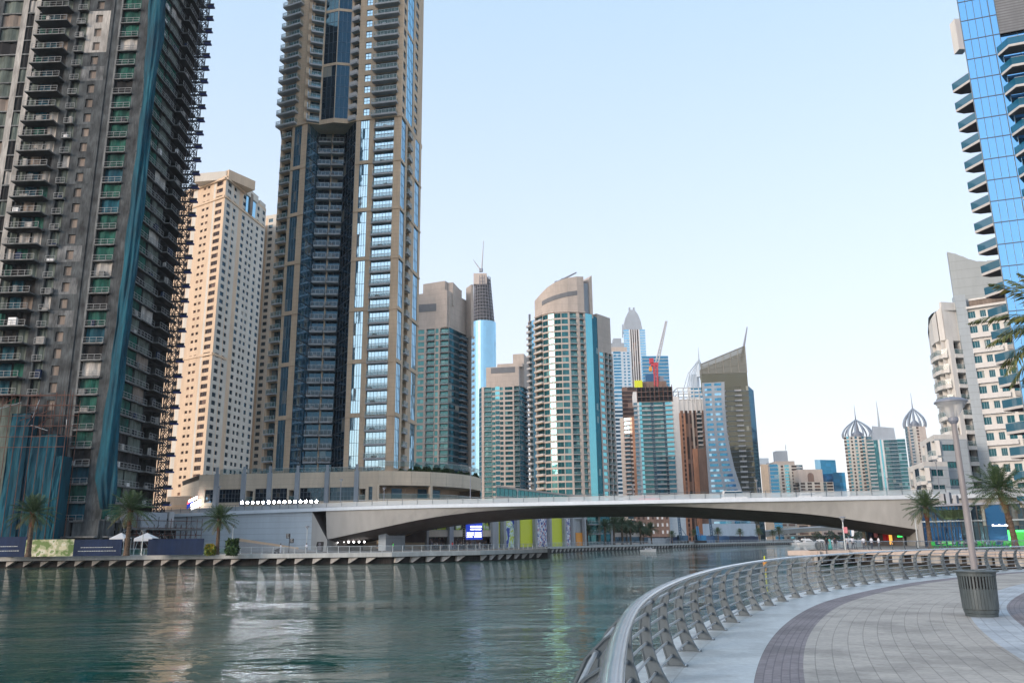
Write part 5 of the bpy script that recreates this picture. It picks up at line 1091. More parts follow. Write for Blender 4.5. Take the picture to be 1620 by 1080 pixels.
# domed towers
def dome_tower(label,px0,px1,d,ybase,yapex,yneedle,wall,cols,ycol):
    T,Fc,z1,fl=simple(label,px0,px1,d,d,ybase,wall,cols,fh=3.3,y=ycol,detail=1,depth=24)
    c=Vector(Fc.p(Fc.L/2,0,12)); c.x+=c.x/c.y*12; r=Fc.L/2; za=zp((px0+px1)/2,yapex,d+12); H0=za-z1
    for k in range(12):
        an=2*math.pi*k/12; pts=[]
        for q in range(9):
            f=q/8; rr_=r*(1.02*math.cos(f*math.pi/2)**.75 if f<1 else 0)+.8*(1-f) ; rr_=r*lerp_tab([(0,.95),(.15,1.03),(.3,1.0),(.5,.84),(.7,.58),(.85,.33),(1,.06)],f)
            pts.append((c.x+rr_*math.cos(an),c.y+rr_*math.sin(an),z1+H0*f))
        mb=MB(); mb.tube(pts,[.8]*6+[.65,.5,.35],'steel_rib',5); mb.build('dome_rib',T.root)
    mb=MB(); mb.lathe((c.x,c.y,z1),[(r*.42,0),(r*.42,H0*.2),(r*.12,H0*.4),(.6,H0)],'steel_far',12); mb.build('dome_core',T.root)
    mb=MB(); mb.tube([(c.x,c.y,za-1),(c.x,c.y,za+(zp(px0,yneedle,d)-za)*.5),(c.x,c.y,zp((px0+px1)/2,yneedle,d+12))],[.8,.35,.15],'steel_far',5); mb.build('needle',T.root); T.finish()
wd={'nx':1,'sill':.8,'head':2.7,'fr':None,'g':'glass_brown','d':.2}
dome_tower('cream tower topped by an open ribbed steel onion dome, left of the two domed towers',1340,1385,790,690,664,640,'cream_white',[(1344,'win',wd),(1348,'cur',{'g':'glass_cyan','nx':1,'spand':1.1,'sm':'cream_white','fr':None}),(1351,'w',{}),(1354,'win',wd),(1357,'w',{}),(1361,'cur',{'g':'glass_cyan','nx':1,'spand':1.1,'sm':'cream_white','fr':None}),(1364,'w',{}),(1368,'win',wd),(1372,'cur',{'g':'glass_cyan','nx':1,'spand':1.1,'sm':'cream_white','fr':None}),(1375,'w',{}),(1385,'bal',{'pj':1,'d':.6,'nx':2})],740)
dome_tower('pinkish tower topped by an open ribbed steel dome, right of the two domed towers',1437,1470,850,674,646,621,'pink_beige',[(1441,'bal',{'pj':1,'d':.6,'nx':1}),(1444,'w',{}),(1449,'bal',{'pj':1,'d':.6,'nx':1,'rail':'rail_white'}),(1455,'w',{'wm':'cream_white'}),(1459,'win',wd),(1470,'w',{'wm':'pink_beige'})],720)
# teal tower with a sail roof
T,Fc,z1,fl=simple('teal glass tower with a grey slanted sail roof between the two domed towers',1378,1440,760,752,695,'white_wall',[(1389,'bal',{'pj':1,'d':.8,'nx':2,'g':'glass_teal','rail':'rail_white'}),(1396,'cur',{'g':'glass_teal','nx':2,'fr':None}),(1399,'w',{}),(1402,'cur',{'g':'glass_cyan','nx':1,'fr':None}),(1405,'w',{}),(1413,'bal',{'pj':.5,'d':.4,'nx':3,'g':'glass_teal','th':.5}),(1427,'bal',{'pj':.5,'d':.4,'nx':3,'g':'glass_tealdark','th':.5}),(1440,'cur',{'g':'glass_teal','nx':3,'spand':.8,'sm':'grey_band','fr':None})],fh=3.3,y=760,detail=1)
mb=MB(); mb.hexa([Fc.p(Fc.L*.22,z1,2),Fc.p(Fc.L*.78,z1,2),Fc.p(Fc.L*.78,z1,16),Fc.p(Fc.L*.22,z1,16)],[Fc.p(Fc.L*.22,zp(1390,673,760),4),Fc.p(Fc.L*.78,zp(1426,677,760),4),Fc.p(Fc.L*.78,zp(1426,677,760),6),Fc.p(Fc.L*.22,zp(1390,673,760),6)],'grey_band'); mb.build('sail_roof',T.root)
mb=MB(); mb.tube([P(1391,674,765),P(1389,655,765),P(1386,634,765)],[1.2,.6,.2],'mull_light',5); mb.build('mast',T.root); T.finish()
# ---------------------------------------------------------------- white stepped apartment building on the right
T_=Tower('apartment_building','white apartment building with a curved balcony tower and a grey curved fin on its roof','building',(*XY(1520,800,178),GZ),wall='warm_white',detail=2)
dT=176; zTw=zp(1495,497,dT); zb0=zp(1500,700,dT); fT=floors(GZ,zp(1500,540,dT),3.32)
cpl=[(1477,181),(1483,177.5),(1491,175.3),(1500,174.6)]
cp=[XY(x,563,d) for x,d in cpl]
bT={'pj':.8,'d':1.8,'nx':2,'sm':'warm_white','th':.8,'rail':'rail_glass','top':.12,'g':'glass_shop'}
for p,q in zip(cp,cp[1:]): Fc=Face(p,q); T_.col(Fc,0,Fc.L,fT,'bal',bT)
ztt=fT[-1][0]+fT[-1][1]
for i,(p,q) in enumerate(zip(cp,cp[1:])):
    za=zp(1480,507,dT)+i*.9; Fc=Face(p,q); T_.wall.face([Fc.p(0,ztt,-.2),Fc.p(Fc.L,ztt,-.2),Fc.p(Fc.L,za+1,-.2),Fc.p(0,za,-.2)],'panel_grey' if False else 'warm_white')
Fs=Face(XY(1473,563,195),cp[0]); T_.col(Fs,0,Fs.L,fT,'win',{'nx':2,'sill':.9,'head':2.4,'g':'glass_teal','mg':2})
T_.wall.face([Fs.p(0,ztt),Fs.p(Fs.L,ztt),Fs.p(Fs.L,zp(1480,507,dT)),Fs.p(0,zp(1480,507,dT))],'warm_white')
Fm=Face(cp[-1],XY(1523,563,175.5)); T_.col(Fm,0,1.2,fT,'pier',{'out':.7}); T_.col(Fm,1.2,Fm.L,fT,'bal',bT); fbox(T_.wall,Fm,0,Fm.L,ztt,zp(1510,480,dT),-.1,.5,'warm_white')
Ff=Face(XY(1523,563,175.2),XY(1540,563,174.6)); fbox(T_.wall,Ff,0,Ff.L,GZ,zp(1510,470,dT),-.6,2,'panel_grey')
wT={'nx':2,'sill':1.05,'head':2.8,'g':'glass_tealdark','mg':.05,'d':.3,'bout':.6,'bm':'white_wall'}
fT2=floors(GZ,zp(1560,492,dT),3.32)
Fr=T_.face_px(563,1540,174.6,1640,168,fT2,[(1541,'w',{}),(1553.5,'win',{**wT,'nx':3}),(1560.5,'w',{}),(1571,'win',{**wT,'nx':3}),(1577,'w',{}),(1590,'win',wT),(1596,'w',{}),(1612,'win',wT),(1640,'w',{})])
allp=[vxy(XY(1473,563,195))]+[vxy(p) for p in cp]+[Fr.p(0,0)[:2],Fr.p(Fr.L,0)[:2]]
for (z,hh) in fT2: fbox(T_.wall,Fr,Fr.atpx(1541,563),Fr.atpx(1590,563),z+.02,z+1.12,-.66,-.61,'white_wall')
T_.shell(allp,18,GZ,fT2[-1][0]+3.32); zq=fT2[-1][0]+3.3
mb=MB(); fbox(mb,Fr,0,Fr.L*.7,zq,zq+.5,-.9,0,'warm_white'); fbox(mb,Fr,Fr.L*.05,Fr.L*.65,zq+.5,zq+2.2,1,1.4,'tan_infill'); fbox(mb,Fr,Fr.L*.05,Fr.L*.65,zq+2.2,zq+2.6,.8,1.6,'warm_white'); mb.build('roof_parapet',T_.root)
# the fin : a thick wall whose top sweeps down to the right
mb=MB(); Fn=Face(XY(1502,420,177.5),XY(1600,420,173)); top=[(1500,397),(1510,400.5),(1522,406),(1535,412.5),(1548,416.5),(1562,417.5),(1580,416.5),(1600,415)]
for (xa,ya),(xb,yb) in zip(top,top[1:]):
    ua=max(0,Fn.atpx(xa,ya)) if xa>1500 else 0; ub=Fn.atpx(xb,yb); za=zp(xa,ya,177); zb_=zp(xb,yb,176.5)
    mb.hexa([Fn.p(ua,zq-4,0),Fn.p(ub,zq-4,0),Fn.p(ub,zq-4,1.2),Fn.p(ua,zq-4,1.2)],[Fn.p(ua,za,0),Fn.p(ub,zb_,0),Fn.p(ub,zb_,1.2),Fn.p(ua,za,1.2)],'fin_panel')
mb.build('roof_fin',T_.root); T_.finish()
W1=Tower('apartment_wing','white lower apartment wing with corner balconies stepping down towards the canal','building',(*XY(1480,800,166),GZ),wall='warm_white',detail=2)
for (x0,x1,x2,yt,d) in ((1460,1484,1535,694,166),(1436,1462,1500,737,162)):
    z1=zp(x1,yt,d); fl=floors(GZ,z1,3.32)
    Fa=W1.face_px(740,x0,d+14,x1,d,fl,[(x0+3,'w',{}),(x0+7,'bal',{'pj':.2,'d':.8,'nx':1,'rail':'rail_glass'}),(x0+10,'w',{}),(x0+17,'cur',{'grp':1,'band':1.0,'nx':2,'g':'glass_shop'}),(x0+18.5,'w',{}),(x1,'bal',{'pj':.9,'d':1.0,'nx':1,'sm':'warm_white','th':.7,'rail':'rail_glass'})])
    Fb=W1.face_px(740,x1,d,x2,d+1,fl,[(x1+11,'w',{'wm':'panel_grey'}),(x1+31 if x2-x1>40 else x1+30,'win',{'nx':4,'sill':1.1,'head':2.4,'g':'glass_teal','wm':'panel_grey'}),(x2,'w',{'wm':'panel_grey'})])
    W1.shell([Fa.p(0,0)[:2],Fa.p(Fa.L,0)[:2],Fb.p(Fb.L,0)[:2]],10,GZ,z1,parapet=.9)
W1.finish()
# ---------------------------------------------------------------- blue glass tower, far right
U=Tower('glass_tower','bright blue glass tower with pointed balconies at the right edge of the picture','building',(*XY(1600,700,119),GZ),wall='grey_band',detail=1)
dU=119; hU=3.6; zU0=GZ+6; nU=int((zp(1515,-60,dU)-zU0)/hU)+3; fU=[(zU0+i*hU,hU) for i in range(nU)]; zU1=fU[-1][0]+hU
c0=XY(1552,232,dU); dirU=Vector((1,-.36)).normalized(); c1=c0+dirU*34
FU=Face(c0,c1)
U.col(FU,0,4.3,fU,'cur',{'grp':1,'nx':4,'nzf':1,'g':'glass_blue','d':0,'fw':.07,'spand':.07}); 
FU2=Face(FU.p(4.3,0,0)[:2],FU.p(34,0,0)[:2])
for i,(z,hh) in enumerate(fU):
    U.col(FU2,0,1.0,[(z,hh)],'cur',{'g':'glass_blue','nx':1,'d':0}); 
ztopb=fU[-5][0]
for i,(z,hh) in enumerate(fU):
    if z>zp(1580,45,dU-4)-1: U.col(FU2,1.0,27,[(z,hh)],'w',{'wm':'louver'}) if z<zp(1580,0,dU-4)+3 else U.col(FU2,1.0,27,[(z,hh)],'cur',{'g':'glass_blue','nx':12,'d':0})
    else:
        U.col(FU2,1.0,27,[(z,hh)],'cur',{'g':'glass_blue','nx':10,'d':.6})
        sb=MB(); a=lambda u,d,zz: FU2.p(u,zz,d)
        for (zz0,zz1,m,sh) in ((z-.35,z+.05,'rail_white',0),(z-.40,z-.35,'brown_soffit',.03)):
            sb.hexa([a(.2+sh,-.0,zz0),a(1.3+sh,-2.4+sh,zz0),a(26,-2.4+sh,zz0),a(26,0,zz0)],[a(.2+sh,0,zz1),a(1.3+sh,-2.4+sh,zz1),a(26,-2.4+sh,zz1),a(26,0,zz1)],m)
        rl=MB(); rl.face([a(.2,0,z+.05),a(1.3,-2.38,z+.05),a(1.3,-2.38,z+1.25),a(.2,0,z+1.25)],'rail_glass_teal',.5); rl.face([a(1.3,-2.38,z+.05),a(26,-2.38,z+.05),a(26,-2.38,z+1.25),a(1.3,-2.38,z+1.25)],'rail_glass_teal',.5)
        fbox(rl,FU2,1.3,26,z+1.25,z+1.31,-2.42,-2.34,'mull_light')
        U.add('balcony',sb,a(5,-2,z),20,('glass_railing',rl))
# left flank, with pointed balconies
ydir=Vector(( .64,1)).normalized(); cL=c0+ydir*16; FLk=Face(cL,c0)
U.col(FLk,0,FLk.L,fU,'cur',{'grp':1,'nx':5,'g':'glass_blue_deep','d':0})
for i,(z,hh) in enumerate(fU):
    if z>zp(1540,112,dU)+1: continue
    sb=MB(); rl=MB(); tipb=c0+Vector((-1.0,3.5)); t2=tipb+Vector((1.6,.5)); s0=c0+Vector((.0,0)); s1=c0+ydir*4.2
    sb.hexa([(*s0,z-.35),(*s1,z-.35),(*t2,z-.35),(*tipb,z-.35)],[(*s0,z+.05),(*s1,z+.05),(*t2,z+.05),(*tipb,z+.05)],'rail_white')
    sb.hexa([(*(s0+Vector((0,.1))),z-.40),(*s1,z-.40),(*t2,z-.40),(*(tipb+Vector((.08,0))),z-.40)],[(*(s0+Vector((0,.1))),z-.35),(*s1,z-.35),(*t2,z-.35),(*(tipb+Vector((.08,0))),z-.35)],'brown_soffit')
    for p,q in ((s0,tipb),(tipb,t2)): rl.face([(*p,z+.05),(*q,z+.05),(*q,z+1.25),(*p,z+1.25)],'rail_glass_teal',.5); rl.tube([(*p,z+1.27),(*q,z+1.27)],.04,'mull_light',4)
    U.add('pointed_balcony',sb,(*tipb,z),16,('glass_railing',rl))
A0=FU2.p(27,0,0)[:2]
U.shell([vxy(cL),vxy(c0),A0],24,zU0-6,zU1)
mb=MB(); q=c0+Vector((-.9,1.8)); q=XY(1513,50,121); q2=XY(1526,50,121); mb.box(q.x,121,zp(1515,78,121),q2.x,122.6,zp(1515,30,121),'warm_white'); mb.build('corner_pier',U.root)
frect(U.wall,FU,0,34,GZ,zU0,0,'grey_band'); U.finish()
# ---------------------------------------------------------------- shops under and beyond the bridge
M_=Tower('waterfront_mall','low waterfront mall under the bridge with lit shop fronts and yellow and patterned panels','building',(*XY(790,860,262),GZ),wall='podium_stone',detail=1)
FM1=Face(XY(600,850,198.5),XY(672,850,199.5)); frect(M_.wall,FM1,0,FM1.L,GZ,10.3,0,'podium_stone')
ust=FM1.atpx(618,850); mb=MB(); fbox(mb,FM1,ust,ust+9,GZ+1.6,GZ+4.4,-.1,.2,'brown_soffit'); mb.hexa([FM1.p(ust-5,GZ,-2.2),FM1.p(ust+6,GZ+4,-2.2),FM1.p(ust+6,GZ+4,0),FM1.p(ust-5,GZ,0)],[FM1.p(ust-5,GZ+.6,-2.2),FM1.p(ust+6,GZ+4.6,-2.2),FM1.p(ust+6,GZ+4.6,0),FM1.p(ust-5,GZ+.6,0)],'cream'); mb.build('outside_stair',M_.root)
mb=MB(); uu=FM1.atpx(656,850); fbox(mb,FM1,uu,uu+2.6,GZ+2.2,GZ+6.6,-.08,.05,'panel_grey'); mb.build('blank_panel',M_.root)
FM=Face(XY(672,850,199.5),XY(786,850,216)); FN=Face(XY(786,850,222),XY(930,850,285))
Z1,Z2,Z3=GZ+2.9,GZ+4.5,GZ+8.4
def mcol(Fc,a,b_,low,up,y=850):
    u0,u1=Fc.atpx(a,y),Fc.atpx(b_,y)
    fbox(M_.wall,Fc,u0,u1,Z1,Z2,-.15,.4,'podium_stone'); fbox(M_.wall,Fc,u0,u1,Z3,Z3+1.4,-.2,.4,'podium_stone')
    mb=MB(); M_.pane(mb,Fc,u0,u1,GZ,Z1,1.2,low,max(2,int((u1-u0)/2)),1); mb.build('shop_front',M_.root)
    mb=MB(); M_.pane(mb,Fc,u0,u1,Z2,Z3,.5,up,max(2,int((u1-u0)/1.6)),2); mb.build('upper_window',M_.root)
def pilr(Fc,a,w_,y=850,top=None,m='pale_slab'):
    u=Fc.atpx(a,y); mb=MB(); fbox(mb,Fc,u,u+w_,GZ-.3,top or Z3+1.6,-.8,.3,m); mb.build('column',M_.root)
mcol(FM,674,708,'shop_mix','shop_lit'); mcol(FM,713,742,'shop_mix','shop_lit'); mcol(FM,764,776,'shop_mix','shop_lit'); mcol(FM,742,764,'shop_mix','shop_lit')
for a,w_ in ((672,.6),(708,1.3),(776,2.2)): pilr(FM,a,w_)
frect(M_.wall,FM,0,FM.L,Z3+1.4,Z3+3.5,.5,'podium_stone')
def pan(Fc,a,b_,m,lab,z0=GZ,z1=None):
    u0,u1=Fc.atpx(a,850),Fc.atpx(b_,850); mb=MB(); fbox(mb,Fc,u0,u1,z0,z1 or Z3+.2,.1,.5,m); tag(mb.build('facade_panel',M_.root),lab)
pan(FN,787,791,'yellow_paint','yellow panel'); pan(FN,797,814,'mural_blue','panel of abstract blue, green and white shapes'); pan(FN,824,843,'yellow_paint','bright yellow panel'); pan(FN,846,866,'mural_white','white panel speckled with navy flecks'); pan(FN,871,890,'yellow_paint','yellow orange panel'); pan(FN,893,903,'mural_white','narrow white speckled panel')
pan(FN,912,922,'orange_paint','low ochre panel',GZ,GZ+4.2)
frect(M_.wall,FN,0,FN.L,GZ,Z3+2,.6,'pale_slab'); frect(M_.wall,FN,0,FN.L,Z3+.2,Z3+1.6,.05,'pale_slab'); fN2=[(Z3+1.6,3.2),(Z3+4.8,3.2)]
M_.col(FN,0,FN.L,fN2,'win',{'nx':26,'sill':.4,'head':2.7,'g':'glass_teal','wm':'pink_beige'})
for a in (793,814.5,843.2,866.5,890,904,922): pilr(FN,a,1.6)
M_.shell([FM1.p(0,0)[:2],FM.p(0,0)[:2],FN.p(0,0)[:2],FN.p(FN.L,0)[:2]],30,GZ,Z3+3.4)
M_.finish()
M2=Tower('low_block','row of low beige and glass buildings on the far quay right of the patterned panels','building',(*XY(985,855,330),GZ),wall='pink_beige',detail=0)
FO=Face(XY(930,850,305),XY(1015,850,345)); M2.col(FO,0,FO.L*.22,[(GZ,4),(GZ+4,3.4),(GZ+7.4,3.4),(GZ+10.8,3.4)],'bal',{'pj':.8,'d':1,'nx':2,'g':'glass_teal'}); M2.col(FO,FO.L*.22,FO.L*.4,[(GZ,4),(GZ+4,3.4),(GZ+7.4,3.4),(GZ+10.8,3.4)],'cur',{'grp':1,'nx':3,'g':'glass_tealdark','fr':None,'spand':.4})
M2.col(FO,FO.L*.4,FO.L*.45,[(GZ,14)],'w',{'wm':'pale_slab'}); M2.col(FO,FO.L*.45,FO.L,[(GZ,4),(GZ+4,3.4)],'win',{'nx':8,'sill':.6,'head':2.9,'g':'glass_shop','mg':.5})
M2.shell([FO.p(0,0)[:2],FO.p(FO.L*.45,0)[:2]],14,GZ,GZ+14.2); M2.shell([FO.p(FO.L*.45,0)[:2],FO.p(FO.L,0)[:2]],14,GZ,GZ+7.4); M2.finish()
M3=Tower('low_block','brown low block with square white lit windows seen under the bridge on the far quay','building',(*XY(1030,850,420),GZ),wall='brown_wall',detail=0)
FQb=Face(XY(1008,840,420),XY(1060,840,424)); M3.col(FQb,0,FQb.L,[(GZ+z,3.6) for z in (0,)],'win',{'nx':6,'sill':.3,'head':3,'g':'glass_shop'})
for z in (GZ+3.6,GZ+7.2,GZ+10.8):
    for q in range(7): M3.col(FQb,FQb.L*q/7,FQb.L*(q+1)/7,[(z,3.6)],'win',{'nx':1,'mg':.7,'sill':1,'head':2.7,'g':'white_paint' if random.random()<.7 else 'glass_brown','fr':None})  # lit windows are only painted white here, nothing glows
M3.shell([FQb.p(0,0)[:2],FQb.p(FQb.L,0)[:2]],14,GZ,GZ+14.4); M3.finish()
M4=Tower('site_building','long white low site building and pale wall on the far construction site under the bridge','building',(*XY(1150,850,520),GZ),wall='blue_white',detail=0)
FZ4=Face(XY(1112,840,520),XY(1196,840,530)); M4.col(FZ4,0,FZ4.L,[(GZ,5.5),(GZ+5.5,5.5)],'w',{}); M4.shell([FZ4.p(0,0)[:2],FZ4.p(FZ4.L,0)[:2]],8,GZ,GZ+11); M4.finish()
M5=Tower('site_building','pale blue grey windowless block seen under the bridge beside the brown low block','building',(*XY(1070,850,430),GZ),wall='panel_grey',detail=0)
FZ5=Face(XY(1060,840,425),XY(1086,840,430)); M5.col(FZ5,0,FZ5.L,[(GZ,18)],'w',{}); M5.shell([FZ5.p(0,0)[:2],FZ5.p(FZ5.L,0)[:2]],12,GZ,GZ+18); M5.finish()
# big blue sign screen and its slim dark neighbour
FSg=Face(XY(737,850,196.5),XY(763,850,197)); sg=thing('sign_screen','big blue illuminated sign board with rows of white lettering on two poles under the bridge','sign',(*XY(750,860,196.5),GZ))
zb0,zt0=zp(750,853,196.5),zp(750,830,196.5)
mb=MB(); fbox(mb,FSg,0,FSg.L,zb0,zt0+2,-.2,.2,'screen_blue'); mb.build('board',sg)
mb=MB()
for (f0,f1,x0,x1) in ((.84,.94,.27,.56),(.84,.94,.60,.95),(.66,.75,.27,.52),(.66,.75,.56,.95),(.44,.49,.05,.48),(.44,.49,.53,.95),(.30,.36,.05,.48),(.30,.36,.53,.95),(.16,.22,.05,.40),(.16,.22,.5,.97)):
    u=FSg.L*x0
    while u<FSg.L*x1-.1:
        w2=random.uniform(.12,.42); fbox(mb,FSg,u,min(u+w2,FSg.L*x1),zb0+(zt0-zb0)*f0,zb0+(zt0-zb0)*f1,-.26,-.2,'screen_white'); u+=w2+.05
mb.build('lettering',sg)
mb=MB()
for f in (.45,.56): mb.tube([FSg.p(FSg.L*f,GZ,0),FSg.p(FSg.L*f,zb0+.1,0)],.12,'mull',8)
mb.build('pole',sg)
sg=thing('sign_column','slim dark vertical sign with a column of small white characters beside the big blue board','sign',(*XY(734,860,196),GZ))
FSv=Face(XY(732,850,196),XY(735.5,850,196)); mb=MB(); fbox(mb,FSv,0,FSv.L,GZ,zt0+1,-.15,.15,'black_paint'); mb.build('board',sg); mb=MB()
for i in range(11): z=GZ+1+i*.52; fbox(mb,FSv,FSv.L*.3,FSv.L*.7,z,z+.26,-.2,-.15,'white_paint')
mb.build('lettering',sg)
# right bank: dark glass restaurants
Rs=Tower('restaurant_row','row of dark glass restaurants with navy panels and green lit terrace below the white apartments','building',(*XY(1540,860,128),GZ),wall='black_paint',detail=1)
FR=Face(XY(1459,830,131),XY(1660,830,120)); zr=zp(1540,799,127)
def rc(a,b_,m,z0=GZ,z1=None,nx=2,d=.1): mb=MB(); Rs.pane(mb,FR,FR.atpx(a,830),min(FR.L,FR.atpx(b_,830)),z0,z1 or zr,d,m,nx,2,'black_paint',.08); mb.build('window',Rs.root)
rc(1459,1470,'glass_navy',nx=1); rc(1470,1482,'glass_navy2'); rc(1482,1504,'glass_navy2',nx=4); rc(1504,1520,'glass_navy2',nx=3); rc(1520,1548,'glass_shop',nx=3); rc(1548,1562,'glass_dark'); rc(1562,1594,'glass_navy2',nx=1,d=-.6); rc(1594,1640,'glass_shop',nx=5)
fbox(Rs.wall,FR,0,FR.L,zr,zr+.35,-.5,12,'steel_far'); fbox(Rs.wall,FR,0,FR.L,zr-2.4,zr-2.2,-.3,.1,'mull'); Rs.shell([FR.p(0,0)[:2],FR.p(FR.L,0)[:2]],14,GZ,zr)
mb=MB(); u=FR.atpx(1571,830)
for q in range(9): w2=.22; fbox(mb,FR,u+q*.28,u+q*.28+w2,GZ+3.0,GZ+3.0+.28*(.6+.4*(q%3==0)),-.72,-.62,'screen_white')
mb.build('sign_lettering',Rs.root)
mb=MB(); u0=FR.atpx(1597,830); 
fbox(mb,FR,u0,u0+.25,GZ,GZ+2.4,-2.2,-1.9,'green_glow'); fbox(mb,FR,u0+.25,u0+2.6,GZ+2.1,GZ+2.4,-2.2,-1.9,'green_glow'); fbox(mb,FR,u0+.3,u0+2.5,GZ,GZ+2.1,-1.9,-1.7,'green_paint'); mb.build('green_bar',Rs.root)
mb=MB(); u0,u1=FR.atpx(1490,830),FR.atpx(1530,830)
for q in range(26): u=u0+(u1-u0)*q/26; fbox(mb,FR,u,u+random.uniform(.3,.9),zr-1.6-random.random()*.5,zr-.6,-.5,-.2,'leaf')
mb.build('planting',Rs.root)
for (a,b_,z0,z1,m) in ((1486,1494,zr+.4,zr+2.0,'pale_slab'),(1497,1503,zr+.4,zr+2.2,'grey_band'),(1508,1514,zr+.4,zr+1.7,'pale_slab')):
    mb=MB(); fbox(mb,FR,FR.atpx(a,830),FR.atpx(b_,830),z0,z1,2,3.5,m); mb.build('roof_unit',Rs.root)
Rs.finish()
def chair(name,label,x,y,m,rz,group):
    t_=thing(name,label,'chair',(x,y,GZ),group); mb=MB(); mb.box(x-.25,y-.25,GZ+.42,x+.25,y+.25,GZ+.48,m); mb.build('seat',t_); mb=MB(); mb.hexa([(x-.25,y+.22,GZ+.48),(x+.25,y+.22,GZ+.48),(x+.25,y+.26,GZ+.48),(x-.25,y+.26,GZ+.48)],[(x-.25,y+.30,GZ+.95),(x+.25,y+.30,GZ+.95),(x+.25,y+.34,GZ+.95),(x-.25,y+.34,GZ+.95)],m); mb.build('backrest',t_)
    for sx in (-.22,.22):
        for sy in (-.22,.22): mb=MB(); mb.tube([(x+sx*.9,y+sy*.9,GZ+.43),(x+sx*1.1,y+sy*1.1,GZ)],.02,m,5); mb.build('leg',t_)
    return t_
ch0=None
for i in range(16):
    px=1478+i*8.2; q=XY(px,860,113+random.uniform(-1.5,2)-(px-1478)*.045)
    if ch0 is None: ch0=chair('terrace_chair','bright green chair on the restaurant terrace behind the promontory railing',q.x,q.y,'green_paint',0,'green chairs on the restaurant terrace')
    else: copy_tree(ch0,(q.x,q.y,GZ),random.uniform(0,6.28),1.0)
tb0=None
for i in range(7):
    px=1490+i*17; q=XY(px,860,112.5-(px-1478)*.045)
    if tb0 is None:
        tb0=thing('terrace_table','white topped table among the green chairs of the restaurant terrace','table',(q.x,q.y,GZ),'white topped terrace tables'); mb=MB(); mb.lathe((q.x,q.y,GZ),[(.5,.76),(.5,.80)],'white_paint',14); mb.build('table_top',tb0); mb=MB(); mb.lathe((q.x,q.y,GZ),[(.28,0),(.05,.04),(.04,.76)],'mull',8); mb.build('pedestal',tb0)
    else: copy_tree(tb0,(q.x,q.y,GZ))
# colourful shop under the right end of the bridge
US=Tower('kiosk_row','dark kiosks with red, pink and orange banners under the right end of the bridge','shop',(*XY(1415,860,168),GZ),wall='black_paint',detail=0)
FU_=Face(XY(1368,850,176),XY(1453,850,160)); zk=GZ+3.4
fbox(US.wall,FU_,0,FU_.L,GZ,zk,.4,8,'brown_soffit'); fbox(US.wall,FU_,FU_.L*.0,FU_.L,zk-.5,zk,-.8,.4,'black_paint'); US.wall.box(*FU_.p(0,GZ,1)[:2],GZ,FU_.p(0,GZ,1)[0]+1,FU_.p(0,GZ,1)[1]+1,zk,'cream')
for (a,b_,z0,z1,m,nm) in ((1369,1372,GZ,zk+.5,'podium_stone','pillar'),(1387,1391.5,GZ+1.6,zk+.6,'pink_cloth','banner'),(1401,1408,GZ+1,zk+.5,'red_cloth','banner'),(1410.5,1413.5,GZ+.2,zk+.5,'orange_lit','banner'),(1432,1434,GZ,zk,'pale_slab','pillar'),(1378,1384,GZ+.5,zk,'navy_board','kiosk_panel'),(1424,1430,GZ+1.6,GZ+2.6,'green_glow','lit_sign'),(1414,1422,GZ+2.3,GZ+2.9,'pink_cloth','kiosk_panel'),(1434.5,1451,GZ,GZ+2.6,'black_paint','shutter')):
    mb=MB(); fbox(mb,FU_,FU_.atpx(a,850),FU_.atpx(b_,850),z0,z1,-.6,-.3,m); mb.build(nm,US.root)
US.finish()
# ---------------------------------------------------------------- second bridge far behind
b2=thing('road_bridge','second low white arched bridge far beyond the first, under its right half','bridge',(*XY(1290,850,660),GZ))
F2b=Face(XY(1196,840,668),XY(1380,840,640)); mb=MB(); pr_=None; ms_=MB()
for i in range(25):
    f=i/24; u=F2b.L*f; zt3=GZ+7.6+3.6*math.sin(min(1,f*1.15)*math.pi/2); za=GZ+.6+7.0*(1-abs(f-.66)/.66)**.55 if f<.66 else GZ+7.6-(f-.66)*2; za=min(za,zt3-1.3)
    if pr_:
        (u_,t_,a_)=pr_; mb.hexa([F2b.p(u_,t_-1,0),F2b.p(u,zt3-1,0),F2b.p(u,zt3-1,14),F2b.p(u_,t_-1,14)],[F2b.p(u_,t_,0),F2b.p(u,zt3,0),F2b.p(u,zt3,14),F2b.p(u_,t_,14)],'bridge_white')
        ms_.hexa([F2b.p(u_,a_,1),F2b.p(u,za,1),F2b.p(u,za,13),F2b.p(u_,a_,13)],[F2b.p(u_,t_-1,.4),F2b.p(u,zt3-1,.4),F2b.p(u,zt3-1,13.6),F2b.p(u_,t_-1,13.6)],'bridge_conc')
    pr_=(u,zt3,za)
mb.build('deck',b2); ms_.build('arch',b2)
# far bank ground closing the canal
FB_=[vxy(XY(1190,858,715)),vxy(XY(1290,858,735)),vxy(XY(1390,858,720)),(900,900),(1400,2500),(-1400,2500),(-900,895)]
slab_land('far_bank',FB_,GZ-.04,'land')
